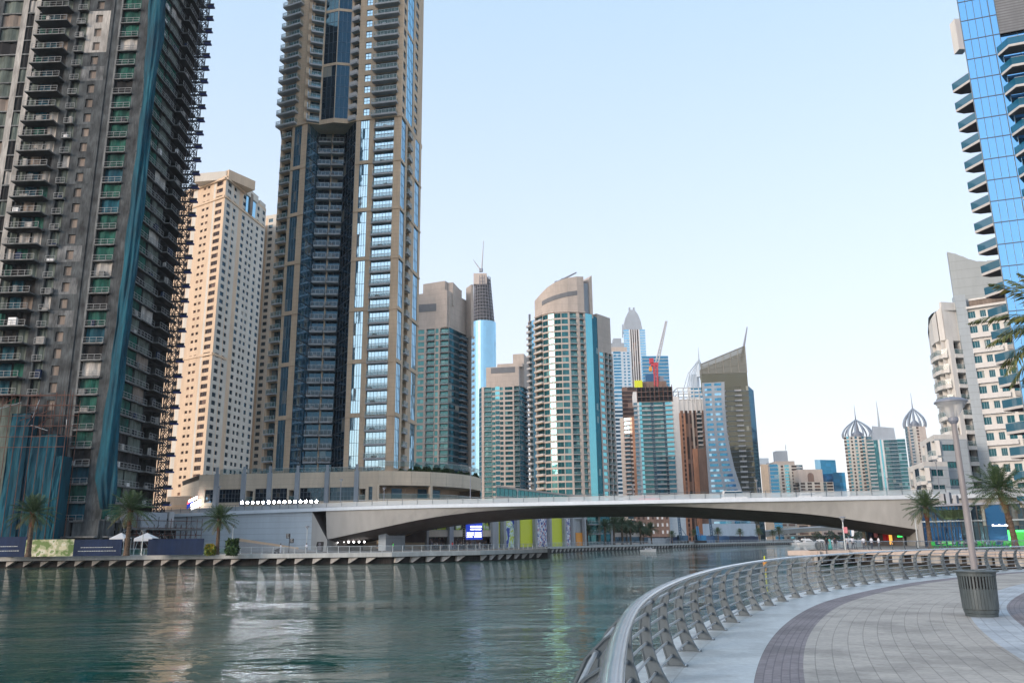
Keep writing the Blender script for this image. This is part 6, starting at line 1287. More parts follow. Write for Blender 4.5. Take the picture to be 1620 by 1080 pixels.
# ---------------------------------------------------------------- railings of the quays
def quay_rail(label,line,step,glass,pm,h=1.1,back=.35,lean=0):
    rt_=thing('quay_railing',label,'railing',(*line[len(line)//2],GZ)); pl_=resample([Vector(p) for p in inset(line,back)],step); g=MB(); hr=MB()
    for i,(p,q) in enumerate(zip(pl_,pl_[1:])):
        n=Vector((0,-1))*lean
        if glass: g.face([(p.x,p.y,GZ+.12),(q.x,q.y,GZ+.12),(q.x+n.x,q.y+n.y,GZ+h-.12),(p.x+n.x,p.y+n.y,GZ+h-.12)],glass)
        hr.tube([(p.x+n.x,p.y+n.y,GZ+h),(q.x+n.x,q.y+n.y,GZ+h)],.045,pm,5)
        if not glass:
            for z in (.3,.5,.7,.9): hr.tube([(p.x+n.x*z,p.y+n.y*z,GZ+z),(q.x+n.x*z,q.y+n.y*z,GZ+z)],.022,pm,4)
    for p in pl_:
        mb=MB(); mb.hexa([(p.x-.05,p.y-.12,GZ),(p.x+.05,p.y-.12,GZ),(p.x+.05,p.y+.14,GZ),(p.x-.05,p.y+.14,GZ)],[(p.x-.04,p.y-.06-lean,GZ+h),(p.x+.04,p.y-.06-lean,GZ+h),(p.x+.04,p.y+.04-lean,GZ+h),(p.x-.04,p.y+.04-lean,GZ+h)],pm); mb.build('post',rt_)
    if g.f: g.build('glass_panel',rt_)
    hr.build('rail',rt_)
quay_rail('glass panelled railing with pale posts along the left promenade before the hoardings',[LQ[1],vxy(G(380,876,GZ))],1.85,'quay_glass','mull_light')
quay_rail('slim steel railing along the left promenade in front of the bridge abutment and sign board',[vxy(G(380,876,GZ)),LQ[3],LQ[4],LQ[5]],1.9,None,'mull_light',lean=.1)
quay_rail('low far railing on the quay beyond the bridge, left part',FQ,3.0,None,'mull_light'); quay_rail('low far railing on the quay in front of the construction site',FQ2,4.0,None,'mull_light')
pline=[p for p in prl if True]
rt_=thing('quay_railing','grey bowed railing around the promontory across the inlet','railing',(prl[10].x,prl[10].y,GZ)); hr=MB(); pl_=resample(prl,1.9)
cen=Vector((75,100))
for i,p in enumerate(pl_):
    d=(pl_[min(i+1,len(pl_)-1)]-pl_[max(i-1,0)]).normalized(); n=Vector((d.y,-d.x)); 
    n=Vector((d.y,-d.x)); q=p+n*.35; mb=MB(); prev=None
    for (r0,z0),(r1,z1) in zip(PROF,PROF[1:]):
        mb.hexa([(*(q+n*(r0-.13)-d*.03),GZ+z0),(*(q+n*r0-d*.03),GZ+z0),(*(q+n*r0+d*.03),GZ+z0),(*(q+n*(r0-.13)+d*.03),GZ+z0)],[(*(q+n*(r1-.1)-d*.03),GZ+z1),(*(q+n*r1-d*.03),GZ+z1),(*(q+n*r1+d*.03),GZ+z1),(*(q+n*(r1-.1)+d*.03),GZ+z1)],'rail_steel')
    mb.build('post',rt_)
    if i: 
        pq=pl_[i-1]+pn*.35
        for z in (.13,.29,.45,.61,.77,.91): r,w_=prof_at(z); hr.tube([(*(pq+pn*(r-.07)),GZ+z),(*(q+n*(r-.07)),GZ+z)],.018,'rail_steel',4)
        hr.tube([(*(pq+pn*.05),GZ+1.08),(*(q+n*.05),GZ+1.08)],.05,'hand_steel',6)
    pn=n
hr.build('rail',rt_)
# ---------------------------------------------------------------- palms
def make_palm(name,label,loc,h,cr,nf,group=None,tr=.22,fm='frond',seed=1,lean=(0,0),leaflets=26,dry=True,bark='bark'):
    rnd=random.Random(seed); x,y,z=loc; t_=thing(name,label,'palm tree',loc,group)
    mb=MB(); pts=[];rr=[]; N=26
    for i in range(N+1):
        f=i/N; pts.append((x+lean[0]*f*f,y+lean[1]*f*f,z+h*f)); rr.append(tr*(1.25-.45*f)*(1.0 if i%2 else 1.13) if f>.04 else tr*1.6)
    mb.tube(pts[:19],rr[:19],'bark',10); mb.build('trunk',t_); top=Vector(pts[-1])
    mb=MB(); mb.tube(pts[18:],[a*(1.15+.25*(i/8)) for i,a in enumerate(rr[18:])],'bark_red',10)
    for i in range(26):    # stubs of cut fronds
        a=i*2.4; zz=.70+.3*i/26; q=Vector((x+lean[0]*zz*zz,y+lean[1]*zz*zz,z+h*zz)); d=Vector((math.cos(a),math.sin(a),.9)); mb.tube([q+d*tr*.6,q+d*tr*1.8],[tr*.28,tr*.12],'bark_red',4)
    mb.build('trunk_head',t_)
    cm=MB()
    for k in range(nf):
        az=k*2.39996+rnd.uniform(-.2,.2); f=k/nf; el=rad(86-112*f**1.05)+rnd.uniform(-.1,.1); L=cr*rnd.uniform(.88,1.08)*(1-.25*(1-f)**3); droop=.55+.75*f+rnd.uniform(-.1,.1)
        m='frond_dry' if (dry and f>.9) else fm
        d=Vector((math.cos(az)*math.cos(el),math.sin(az)*math.cos(el),math.sin(el))); side=Vector((-math.sin(az),math.cos(az),0)); p=top.copy(); n=14; rach=[p.copy()]
        for s_ in range(n): 
            p=p+d*(L/n); rach.append(p.copy()); d=(d+Vector((0,0,-1))*droop/n*(.5+1.2*s_/n)).normalized()
        for a,b_,ra in zip(rach,rach[1:],range(n)):
            w_=.035*tr/.22*(1-ra/n)+.008; cm.face([a-side*w_,b_-side*w_,b_+side*w_,a+side*w_],m,.9)
        for s_ in range(leaflets):
            g=.14+.86*s_/leaflets; i0=min(int(g*n),n-1); q=rach[i0].lerp(rach[i0+1],g*n-i0); dd=(rach[i0+1]-rach[i0]).normalized(); up=side.cross(dd)
            ll=cr*.20*math.sin(math.pi*min(1,.12+g*.9))**.6*rnd.uniform(.85,1.1); wl_=cr*.0105
            for sg_ in (-1,1):
                ld=(dd*.75+side*sg_*(.75)+up*rnd.uniform(.0,.45)).normalized(); e=q+ld*ll; mid=q+ld*ll*.5+Vector((0,0,-.02*ll)); e=e+Vector((0,0,-.22*ll))
                cm.face([q-dd*wl_*.5,mid-dd*wl_,e,mid+dd*wl_],m,rnd.random())
    cm.build('crown',t_); return t_
palm_a=make_palm('date_palm','date palm standing before the bare end of the bridge, right of the kiosks',tuple(XY(1472,860,118).to_3d()+Vector((0,0,GZ))),zp(1470,803,118)-GZ,3.5,58,tr=.26,seed=3)
pb=XY(1606,860,104); palm_b=make_palm('date_palm','date palm with drooping brownish fronds before the dark restaurants at the right edge',(pb.x,pb.y,GZ),zp(1600,776,104)-GZ,4.5,64,tr=.3,seed=5,lean=(-1.0,0))
for (px,d,yc,lab,sc) in ((46,139,812,'date palm at far left in front of the blue netted scaffold',1.0),(201,139,808,'date palm on the left promenade in front of the long net curtain',1.0),(344,143,822,'date palm beside the white bridge abutment wall on the left promenade',.95)):
    q=XY(px,865,d); hN=zp(px,yc,d)-GZ; hA=zp(1470,803,118)-GZ; o=copy_tree(palm_a,(q.x,q.y,GZ),random.uniform(0,6),hN/hA,lab)
near=XY(1690,560,13.5); palm_n=make_palm('palm_tree','palm whose yellow green frond tips hang into the picture at the right edge',(near.x+.3,near.y,GZ),zp(1680,520,13.5)-GZ,1.75,46,tr=.16,seed=11,leaflets=46,fm='palm_frond_near',dry=False)
pl_labels=['far palm before the blue and green patterned panel','small far palm before the bright yellow panel','far palm before the yellow orange panel','far palm by the balconies right of the panels','far palm left of the tree clump on the far quay','far palm in the tree clump, left one','far palm in the tree clump, middle one','far palm in the tree clump, right one','far palm left of the orange hoarding','far palm by the orange hoarding','far palm beside the first blue piling rig','far palm in front of the second blue piling rig','far palm before the long white site building','lone far palm before the white site building, right part','far palm by the start of the second bridge','far palm second from the tip of the far quay','far palm nearest the tip of the far quay','far palm partly under the bridge left of the patterned panel']
for lab,(px,d,yc) in zip(pl_labels,((811,250,835),(835,262,842),(883,272,841),(930,285,840),(958,300,833),(972,305,830),(985,310,829),(998,318,833),(1014,330,835),(1031,340,836),(1064,365,845),(1100,390,843),(1137,420,841),(1172,445,842),(1202,470,841),(1224,490,843),(1234,494,839),(801,246,832))):
    q=XY(px,862,d); hN=zp(px,yc,d)-GZ; hA=zp(1470,803,118)-GZ; copy_tree(palm_a,(q.x,q.y,GZ),random.uniform(0,6),max(.45,hN/hA),lab)
# ---------------------------------------------------------------- small trees, hedges, shrubs
def shrub(name,label,cat,p0,p1,h,n,m='leaf',group=None,dep=1.2):
    t_=thing(name,label,cat,(*p0[:2],p0[2]),group); mb=MB()
    for i in range(n):
        f=random.random(); c=Vector(p0)*(1-f)+Vector(p1)*f+Vector((0,random.uniform(0,dep),h*random.random()**.8*(.65+.35*math.sin(f*23)))); a=Vector((random.uniform(-1,1),random.uniform(-1,1),random.uniform(-1,1))).normalized()*.32*max(h,.6)**.5; b_=a.cross(Vector((random.random(),random.random(),random.random()))).normalized()*.16*max(h,.6)**.5
        mb.face([c-a,c-b_,c+a,c+b_],m)
    mb.build('foliage',t_); return t_
q0=P(655,745,199); q1=P(712,742,204); shrub('roof_hedge','green hedge growing along the rounded end of the podium roof','hedge',(q0.x,q0.y,zP),(q1.x,q1.y,zP),2.2,1500)
q0=P(712,745,205); q1=P(757,750,219); shrub('roof_hedge','lower hedge at the right end of the podium roof','hedge',(q0.x,q0.y,zP),(q1.x,q1.y,zP),1.3,700)
q0=P(600,750,198); q1=P(655,750,199); shrub('roof_hedge','thin planting between the glass tower foot and the podium edge','hedge',(q0.x,q0.y,zP),(q1.x,q1.y,zP),1.0,500)
q0=XY(325,865,141); q1=XY(338,865,141); shrub('flowering_bush','yellow flowering bush left of the palm by the bridge abutment','bush',(*q0,GZ),(*q1,GZ),1.7,500,'flower')
q0=XY(357,865,142); q1=XY(374,865,142); shrub('planting','tall leafy planting right of the palm by the bridge abutment','bush',(*q0,GZ),(*q1,GZ),2.6,500,'leaf')
q0=XY(1290,850,745); q1=XY(1372,850,745); shrub('tree_belt','grey green belt of trees beyond the second bridge','trees',(*q0,GZ),(*q1,GZ),8,900,'leaf',dep=8)
# leafy street trees among the palms
for (px,d,h,lab) in ((992,330,9,'leafy tree in the clump left of the small motorboat, larger'),(1018,345,7.5,'leafy tree in the clump left of the small motorboat, smaller')):
    q=XY(px,862,d); t_=thing('street_tree',lab,'tree',(q.x,q.y,GZ)); mb=MB(); mb.tube([(q.x,q.y,GZ),(q.x+.2,q.y,GZ+h*.5)],[.25,.15],'bark',6)
    for k in range(5): a=k*1.3; mb.tube([(q.x+.2,q.y,GZ+h*.45),(q.x+math.cos(a)*h*.25,q.y+math.sin(a)*h*.25,GZ+h*.75)],[.1,.04],'bark',4)
    mb.build('trunk',t_); mb=MB()
    for i in range(1400):
        cl=random.randrange(9); a=cl*2.4; c=Vector((q.x+math.cos(a)*h*.26,q.y+math.sin(a)*h*.26,GZ+h*(.6+.3*((cl*37)%10)/10))); v=Vector((random.gauss(0,1),random.gauss(0,1),random.gauss(0,.7)))*h*.1; c=c+v; a_=Vector((random.uniform(-1,1),random.uniform(-1,1),random.uniform(-1,1))).normalized()*.45; b2_=a_.cross(Vector((1,.3,.2))).normalized()*.25; mb.face([c-a_,c-b2_,c+a_,c+b2_],'leaf')
    mb.build('crown',t_)
# ---------------------------------------------------------------- hoardings, signs, lamps
FH=lambda a,b_,d: Face(XY(a,860,d),XY(b_,860,d))
for (a,b_,m,y0,lab,txt) in ((-30,41,'navy_board',849,'navy blue hoarding with two thin lines of writing at the far left',1),(41,117,'hoard_print',853,'hoarding printed with pale green foliage beside the leftmost palm',0),(117,193,'navy_board',853,'navy blue hoarding with two thin lines of writing in the middle of the left promenade',1),(234,322,'navy_board',852,'long plain navy hoarding left of the yellow bush',0)):
    Fh=FH(a,b_,143.5); h=thing('hoarding',lab,'hoarding',(*Fh.p(0,0,0)[:2],GZ)); zt4=zp((a+b_)/2,y0,146); mb=MB(); fbox(mb,Fh,0,Fh.L,GZ,zt4,0,.15,m); mb.build('panel',h); mb=MB()
    for i in range(int(Fh.L/2.4)+1): u=min(Fh.L-.1,i*2.4); fbox(mb,Fh,u,u+.1,GZ,zt4-.1,.15,.6,'steel_scaf')
    mb.build('frame',h)
    if txt:
        mb=MB()
        for zz,l0,l1 in ((.52,.15,.8),(.3,.1,.85)):
            u=Fh.L*l0
            while u<Fh.L*l1: w2=random.uniform(.1,.4); fbox(mb,Fh,u,u+w2,GZ+(zt4-GZ)*zz-.05,GZ+(zt4-GZ)*zz+.05,-.03,0,'mull_light'); u+=w2+.08
        mb.build('lettering',h)
# white tent-like tarps and site huts behind the hoardings
for (a,b_,y0,y1,d,m,lab,nm) in ((123,147,845,858,150,'white_paint','small white peaked canopy behind the middle navy hoarding','site_canopy'),(172,196,842,866,150,'white_paint','white peaked canopy right of the middle navy hoarding','site_canopy'),(211,240,842,862,151,'white_paint','white peaked canopy beside the quay lamp','site_canopy')):
    Fh=FH(a,b_,d); h=thing(nm,lab,'canopy',(*Fh.p(0,0,0)[:2],GZ)); zt4=zp((a+b_)/2,y0,d); zl=zt4-1.0; mb=MB(); ap=Fh.p(Fh.L/2,zt4,1.5); c4=[Fh.p(0,zl,0),Fh.p(Fh.L,zl,0),Fh.p(Fh.L,zl,3),Fh.p(0,zl,3)]
    for i in range(4): mb.face([c4[i],c4[(i+1)%4],ap],m)
    fbox(mb,Fh,0,Fh.L,zl-.5,zl,-.02,.02,m); mb.build('roof_sheet',h)
    for u in (.08,Fh.L-.08):
        for dd in (.08,2.9): mb=MB(); mb.tube([Fh.p(u,GZ,dd),Fh.p(u,zl,dd)],.05,'mull_light',5); mb.build('pole',h)
# scaffold frames and low site structures between tower and bridge
ss=thing('site_scaffold','tangle of rusty scaffold tubes, planks and a grey container right of the unfinished tower foot','scaffolding',(*XY(270,860,165),GZ)); mb=MB(); Fh=Face(XY(205,850,158),XY(318,850,175))
for i in range(14):
    u=Fh.L*i/13; mb.tube([Fh.p(u,GZ,0),Fh.p(u,GZ+random.uniform(5,8.5),0)],.06,'rust_steel',4); mb.tube([Fh.p(u,GZ,3),Fh.p(u,GZ+random.uniform(5,8.5),3)],.06,'steel_scaf',4)
for z in (2.0,3.6,5.0,6.4): mb.tube([Fh.p(0,GZ+z,0),Fh.p(Fh.L,GZ+z,0)],.06,'rust_steel',4); mb.tube([Fh.p(0,GZ+z+.4,3),Fh.p(Fh.L,GZ+z+.4,3)],.05,'mull_light',4)
for i in range(22): u=Fh.L*random.random(); mb.tube([Fh.p(u,GZ+random.uniform(0,5),-.2),Fh.p(min(Fh.L,u+random.uniform(-3,3)),GZ+random.uniform(3,7.5),.3)],.05,random.choice(['rust_steel','mull_light','steel_scaf']),4)
mb.build('tube_frame',ss); mb=MB(); fbox(mb,Fh,0,Fh.L,GZ+4.6,GZ+4.9,-.5,8,'slab_edge'); fbox(mb,Fh,0,Fh.L,GZ,GZ+4.6,7,8,'raw_concrete'); mb.build('deck',ss); mb=MB(); fbox(mb,Fh,Fh.L*.15,Fh.L*.5,GZ+4.9,GZ+8.0,.5,4,'grey_band'); fbox(mb,Fh,Fh.L*.53,Fh.L*.6,GZ+4.9,GZ+8.2,.5,4,'pale_slab'); mb.build('container',ss)
wl2=thing('low_building','small yellow cream building with slatted top below the cream tower','building',(*XY(290,800,205),GZ)); Fh=Face(XY(263,800,206),XY(303,800,204)); mb=MB(); fbox(mb,Fh,0,Fh.L,GZ,zp(280,785,205),0,10,'cream'); mb.build('wall',wl2); mb=MB()
for k in range(7): fbox(mb,Fh,.3,Fh.L*.9,zp(280,798,205)+k*.32,zp(280,798,205)+k*.32+.16,-.12,0,'cream_white')
mb.build('slats',wl2)
ls=thing('lit_sign','tilted illuminated white, pink and blue sign at the left end of the podium','sign',(*XY(305,795,196),GZ+9)); Fh=Face(XY(296,795,196.5),XY(316,795,195.5)); zc_=zp(306,797,196)
for (u0,u1,za,zb2,m,nm) in ((.1,.75,.9,1.45,'lamp_small','light_bar'),(.3,1.0,.0,.55,'lamp_small','light_bar'),(.35,1.0,-.8,-.3,'lamp_small','light_bar'),(0,.4,-.6,.4,'screen_blue','light_panel'),(.02,.3,.5,.9,'red_glow','light_panel')):
    mb=MB(); a=Fh.L*u0; b_=Fh.L*u1; mb.hexa([Fh.p(a,zc_+za-.5,0),Fh.p(b_,zc_+za+.4,0),Fh.p(b_,zc_+za+.4,.2),Fh.p(a,zc_+za-.5,.2)],[Fh.p(a,zc_+zb2-.5,0),Fh.p(b_,zc_+zb2+.4,0),Fh.p(b_,zc_+zb2+.4,.2),Fh.p(a,zc_+zb2-.5,.2)],m); mb.build(nm,ls)
mb=MB(); mb.tube([Fh.p(Fh.L*.4,GZ,.3),Fh.p(Fh.L*.4,zc_+1,.3)],.12,'mull',6); mb.build('pole',ls)
sgn=thing('direction_sign','black post with two small square boards in front of the white abutment wall','sign',(*XY(457.5,870,158),GZ)); Fh=Face(XY(450,855,158),XY(468,855,158)); mb=MB(); uc=Fh.atpx(457.5,860); mb.tube([Fh.p(uc,GZ,0),Fh.p(uc,zp(457,843.5,158),0)],.07,'black_paint',6); mb.build('post',sgn)
for (a,b_,y0,y1) in ((452.5,459,843.5,851),(459,465,851.5,858.5)): 
    mb=MB(); fbox(mb,Fh,Fh.atpx(a,855),Fh.atpx(b_,855),zp(457,y1,158),zp(457,y0,158),-.12,-.04,'black_paint'); o=mb.build('board',sgn); mb=MB()
    for k in range(3): ua=Fh.atpx(a,855); zz=zp(457,y1,158)+.2+k*.22; fbox(mb,Fh,ua+.12,ua+.12+[.45,.3,.38][k],zz,zz+.09,-.15,-.12,'mull_light')
    mb.build('lettering',o,org=sgn['_o'])
po=thing('poster_board','black poster board with a pale grey figure shape beside the mouth of the underpass','sign',(*XY(506,870,181),GZ)); Fh=Face(XY(500.5,865,179),XY(511.5,865,178.6)); mb=MB(); fbox(mb,Fh,0,Fh.L,GZ,zp(506,856.5,179),-.1,.1,'black_paint'); mb.build('board',po); mb=MB(); u=Fh.L/2
for k in range(14): a=2*math.pi*k/14; 
mb.face([Fh.p(u+.33*math.cos(2*math.pi*k/12),GZ+1.55+.33*math.sin(2*math.pi*k/12),-.13) for k in range(12)],'poster_grey'); mb.face([Fh.p(u-.5,GZ+.3,-.13),Fh.p(u+.5,GZ+.3,-.13),Fh.p(u+.35,GZ+1.15,-.13),Fh.p(u-.35,GZ+1.15,-.13)],'poster_grey'); mb.build('printed_figure',po)
# ramp with a yellow edge beside the abutment
mb=MB(); Fh=Face(XY(372,870,176),XY(497,870,174)); mb.hexa([Fh.p(0,GZ,0),Fh.p(Fh.L,GZ,0),Fh.p(Fh.L,GZ,4),Fh.p(0,GZ,4)],[Fh.p(0,GZ+2.4,0),Fh.p(Fh.L,GZ+.1,0),Fh.p(Fh.L,GZ+.1,4),Fh.p(0,GZ+2.4,4)],'pale_slab'); mb.hexa([Fh.p(0,GZ+2.4,0),Fh.p(Fh.L*.8,GZ+.56,0),Fh.p(Fh.L*.8,GZ+.56,.2),Fh.p(0,GZ+2.4,.2)],[Fh.p(0,GZ+3.0,0),Fh.p(Fh.L*.8,GZ+.9,0),Fh.p(Fh.L*.8,GZ+.9,.2),Fh.p(0,GZ+3.0,.2)],'cream'); tag(mb.build('ramp'),kind='structure')
for i in range(8): q=XY(518+i*8.3,862.5,183); t_=thing('underpass_light','small round white lamp in the row of lamps under the left end of the bridge','lamp',(q.x,q.y,GZ+1.9),'row of lamps under the bridge'); mb=MB(); mb.lathe((q.x,q.y,GZ+1.9),[(.05,-.2),(.18,-.1),(.22,0),(.18,.1),(.05,.2)],'lamp_small',8); mb.build('globe',t_); mb=MB(); mb.tube([(q.x,q.y,GZ+2.1),(q.x,q.y,GZ+2.6)],.03,'mull',4); mb.tube([(q.x,q.y+.3,GZ+2.6),(q.x,q.y,GZ+2.6)],.03,'mull',4); mb.build('bracket',t_)
lampL=[(225,838,142,'quay lamp in front of the white canopy on the left promenade'),(485,831,160,'thin quay lamp before the abutment wall, right of the direction sign'),(367,828,150,'quay lamp just right of the palm by the abutment'),(1335,817,113,'quay lamp near the tip of the promontory'),(1540,802,112,'quay lamp in front of the dark restaurants, right of the big lamp'),(1450.5,812,126,'slim pale post at the right end of the bridge, left of the palm')]
for (px,yt,d,lab) in lampL: q=XY(px+(2 if px>1000 else 0),862,d); lamp_post('street_lamp',lab,q.x,q.y,GZ,zp(px,yt,d)-GZ,.10,.45,flange=False,pm='mull_light')
for (px,d,h,lab) in ((337,2,9,'lamp on the bridge at its left end before the podium'),(532,2,9.5,'lamp on the bridge before the podium, second from the left'),(596,4,6.2,'short lamp on the bridge before the plain end wall of the podium'),(742,1,12,'tall lamp on the bridge before the rounded terrace end'),(786,20,6,'lamp on the bridge left of the curved taupe tower'),(990,20,6.5,'lamp on the bridge right of the curved taupe tower'),(1211,21,7.5,'shorter lamp on the bridge right of the sloping topped tower'),(1222,2,10.5,'taller lamp on the bridge right of the sloping topped tower'),(1217,23,5,'smallest lamp on the bridge between its two taller neighbours'),(1447,20,7,'lamp on the bridge before the white apartment wing'),(1494,2,10,'lamp on the bridge just left of the big steel lamp post')):
    q=bridge_top(px,d); lamp_post('bridge_lamp',lab,q[0],q[1],q[2]-.1,h*.62+.6,.09,.42,flange=False,pm='steel_far')
sp_=XY(1339.5,840,112); t_=thing('banner_sign','small pinkish sign plates fixed beside the lamp near the promontory tip','sign',(sp_.x,sp_.y,GZ)); mb=MB(); mb.box(sp_.x-.4,sp_.y-.05,GZ+2.2,sp_.x+.1,sp_.y,GZ+3.0,'pink_cloth'); mb.build('plate',t_); mb=MB(); mb.tube([(sp_.x-.5,sp_.y,GZ),(sp_.x-.5,sp_.y,GZ+3.2)],.05,'mull_light',5); mb.build('pole',t_)
# ---------------------------------------------------------------- piling rigs, fences on the far site
for (px,yt,d,m,lab) in ((1077.5,816,380,'steel_rigblue','dark blue piling rig mast, leftmost on the far site'),(1106,832,385,'blue_rig','bright blue piling rig in the middle of the far site'),(1127,815,420,'steel_rigblue','thin dark piling rig behind the bright blue one')):
    q=XY(px,860,d); zt4=zp(px,yt,d); t_=thing('piling_rig',lab,'piling rig',(q.x,q.y,GZ)); mb=MB(); lattice(mb,(q.x,q.y,GZ+1.5),(q.x-.4,q.y,zt4),.5,.35,9,m,.2); mb.build('mast',t_); mb=MB(); mb.box(q.x-1.2,q.y,GZ+1.1,q.x+3.5,q.y+2.6,GZ+3.4,m); mb.box(q.x-1.4,q.y,GZ+1.2,q.x-.2,q.y+1.2,GZ+3.6,'glass_dark'); mb.build('cab',t_)
    for dy in (0,2.2): mb=MB(); mb.box(q.x-1.5,q.y+dy,GZ,q.x+3.6,q.y+dy+.7,GZ+1.0,'black_paint'); mb.build('track',t_)
    mb=MB(); mb.tube([(q.x+3,q.y+1,GZ+3),(q.x+.3,q.y+.6,GZ+(zt4-GZ)*.6)],.12,m,5); mb.build('back_stay',t_)
for (a,b_,d0_,m,h,lab) in ((1062,1078,372,'navy_board',3.0,'navy site fence, leftmost stretch on the far quay'),(1100,1155,396,'blue_paint',3.2,'long blue site fence in front of the white site building'),(1155,1200,432,'navy_board',3.0,'navy site fence right of the long blue one'),(1026,1060,352,'pale_slab',2.4,'pale site fence left of the first piling rig')):
    Fh=Face(XY(a,860,d0_),XY(b_,860,d0_+(b_-a)*.8)); t_=thing('site_fence',lab,'fence',(*Fh.p(0,0,0)[:2],GZ)); mb=MB(); n=max(2,int(Fh.L/4))
    for i in range(n): fbox(mb,Fh,Fh.L*i/n+.05,Fh.L*(i+1)/n-.05,GZ,GZ+h+random.uniform(-.15,.15),0,.12,m)
    mb.build('panels',t_)
# ---------------------------------------------------------------- boats and buoys
def boat(label,px,py,L,name='motorboat',big=0,head=0):
    q=G(px,py,0); t_=thing(name,label,'boat',(q.x,q.y,0)); ca,sa=math.cos(head),math.sin(head)
    def W(x,y,z): return (q.x+x*ca-y*sa,q.y+x*sa+y*ca,z)
    st=[(-.5,.30,.42),(-.3,.34,.44),(0,.35,.46),(.25,.28,.52),(.4,.16,.58),(.5,.01,.62)]; hb=L*.42; mb=MB(); rows_=[]
    for (x,w_,z) in st: rows_.append([W(x*L,-w_*hb,z*L*.28),W(x*L*.96,-w_*hb*.75,-.1),W(x*L*.94,0,-.35),W(x*L*.96,w_*hb*.75,-.1),W(x*L,w_*hb,z*L*.28)])
    n=len(mb.v)
    for r_ in rows_: mb.v+=r_
    for i in range(len(rows_)-1):
        for k in range(4): a=i*5+k; mb.f.append((a,a+1,a+6,a+5)); mb.m.append('white_paint'); mb.r.append(.5)
    mb.f.append((4,3,2,1,0)); mb.m.append('white_paint'); mb.r.append(.5)
    mb.build('hull',t_)
    mb=MB(); 
    for i in range(len(rows_)-1): a,b_=rows_[i],rows_[i+1]; mb.face([a[0],b_[0],b_[4],a[4]],'pale_slab')
    mb.build('deck',t_)
    def cab(x0,x1,w0,z0,z1,sl,m): mb.hexa([W(x0*L,-w0,z0),W(x1*L,-w0*.8,z0),W(x1*L,w0*.8,z0),W(x0*L,w0,z0)],[W(x0*L+sl*.3,-w0*.85,z1),W(x1*L-sl,-w0*.65,z1),W(x1*L-sl,w0*.65,z1),W(x0*L+sl*.3,w0*.85,z1)],m)
    mb=MB(); z0=L*.125; cab(-.2,.28,hb*.26,z0,z0+L*.1,L*.08,'white_paint'); mb.build('cabin',t_); mb=MB(); cab(-.14,.24,hb*.265,z0+L*.03,z0+L*.075,L*.05,'glass_dark'); mb.build('windscreen',t_)
    if big:
        mb=MB(); cab(-.3,.15,hb*.22,z0+L*.1,z0+L*.17,L*.06,'white_paint'); mb.build('flybridge',t_); mb=MB(); mb.tube([W(-.1*L,0,z0+L*.17),W(-.14*L,0,z0+L*.27)],.08,'white_paint',5); mb.build('mast',t_)
    else:
        mb=MB(); mb.tube([W(-.28*L,0,z0),W(-.28*L,0,z0+1.4)],.03,'mull',4); mb.build('mast',t_)
    mb=MB(); 
    for s_ in (-1,1): mb.tube([W(-.45*L,s_*hb*.3,z0+.35),W(.1*L,s_*hb*.33,z0+.45),W(.47*L,s_*.02,z0+.75)],.025,'mull_light',4)
    mb.build('deck_rail',t_)
boat('small white motorboat on the open water in front of the far quay',1025.5,872,5.0,head=-.25)
for (px,py,L,lab,hd) in ((1262,860.6,16,'white yacht moored beyond the far quay tip, leftmost',.1),(1278,861.2,22,'large white yacht beside the promontory tip',.15),(1300,860.2,18,'white yacht seen just above the promontory railing, left of the people',.05),(1322,860.6,15,'white yacht between the people on the promontory',.2),(1347,860.8,22,'biggest white yacht behind the promontory lamp',.1),(1362,860.0,14,'white yacht right of the promontory lamp',.0)):
    boat(lab,px,py,L*.5,'yacht',1,hd)
for (px,py,lab) in ((1210,889,'yellow orange buoy floating off the near railing'),(860,879.5,'small orange buoy at the tip of the left promenade')):
    q=G(px,py,0); t_=thing('buoy',lab,'buoy',(q.x,q.y,0)); s_=.9 if px>1000 else .7
    mb=MB(); mb.lathe((q.x,q.y,0),[(.1,-.4),(.32*s_,-.2),(.36*s_,.05),(.30*s_,.25),(.14*s_,.35)],'orange_paint',12); mb.build('float',t_,smooth=True); mb=MB(); mb.lathe((q.x,q.y,0),[(.13*s_,.35),(.11*s_,1.0*s_),(.05,1.05*s_)],'yellow_paint',10); mb.build('marker',t_)
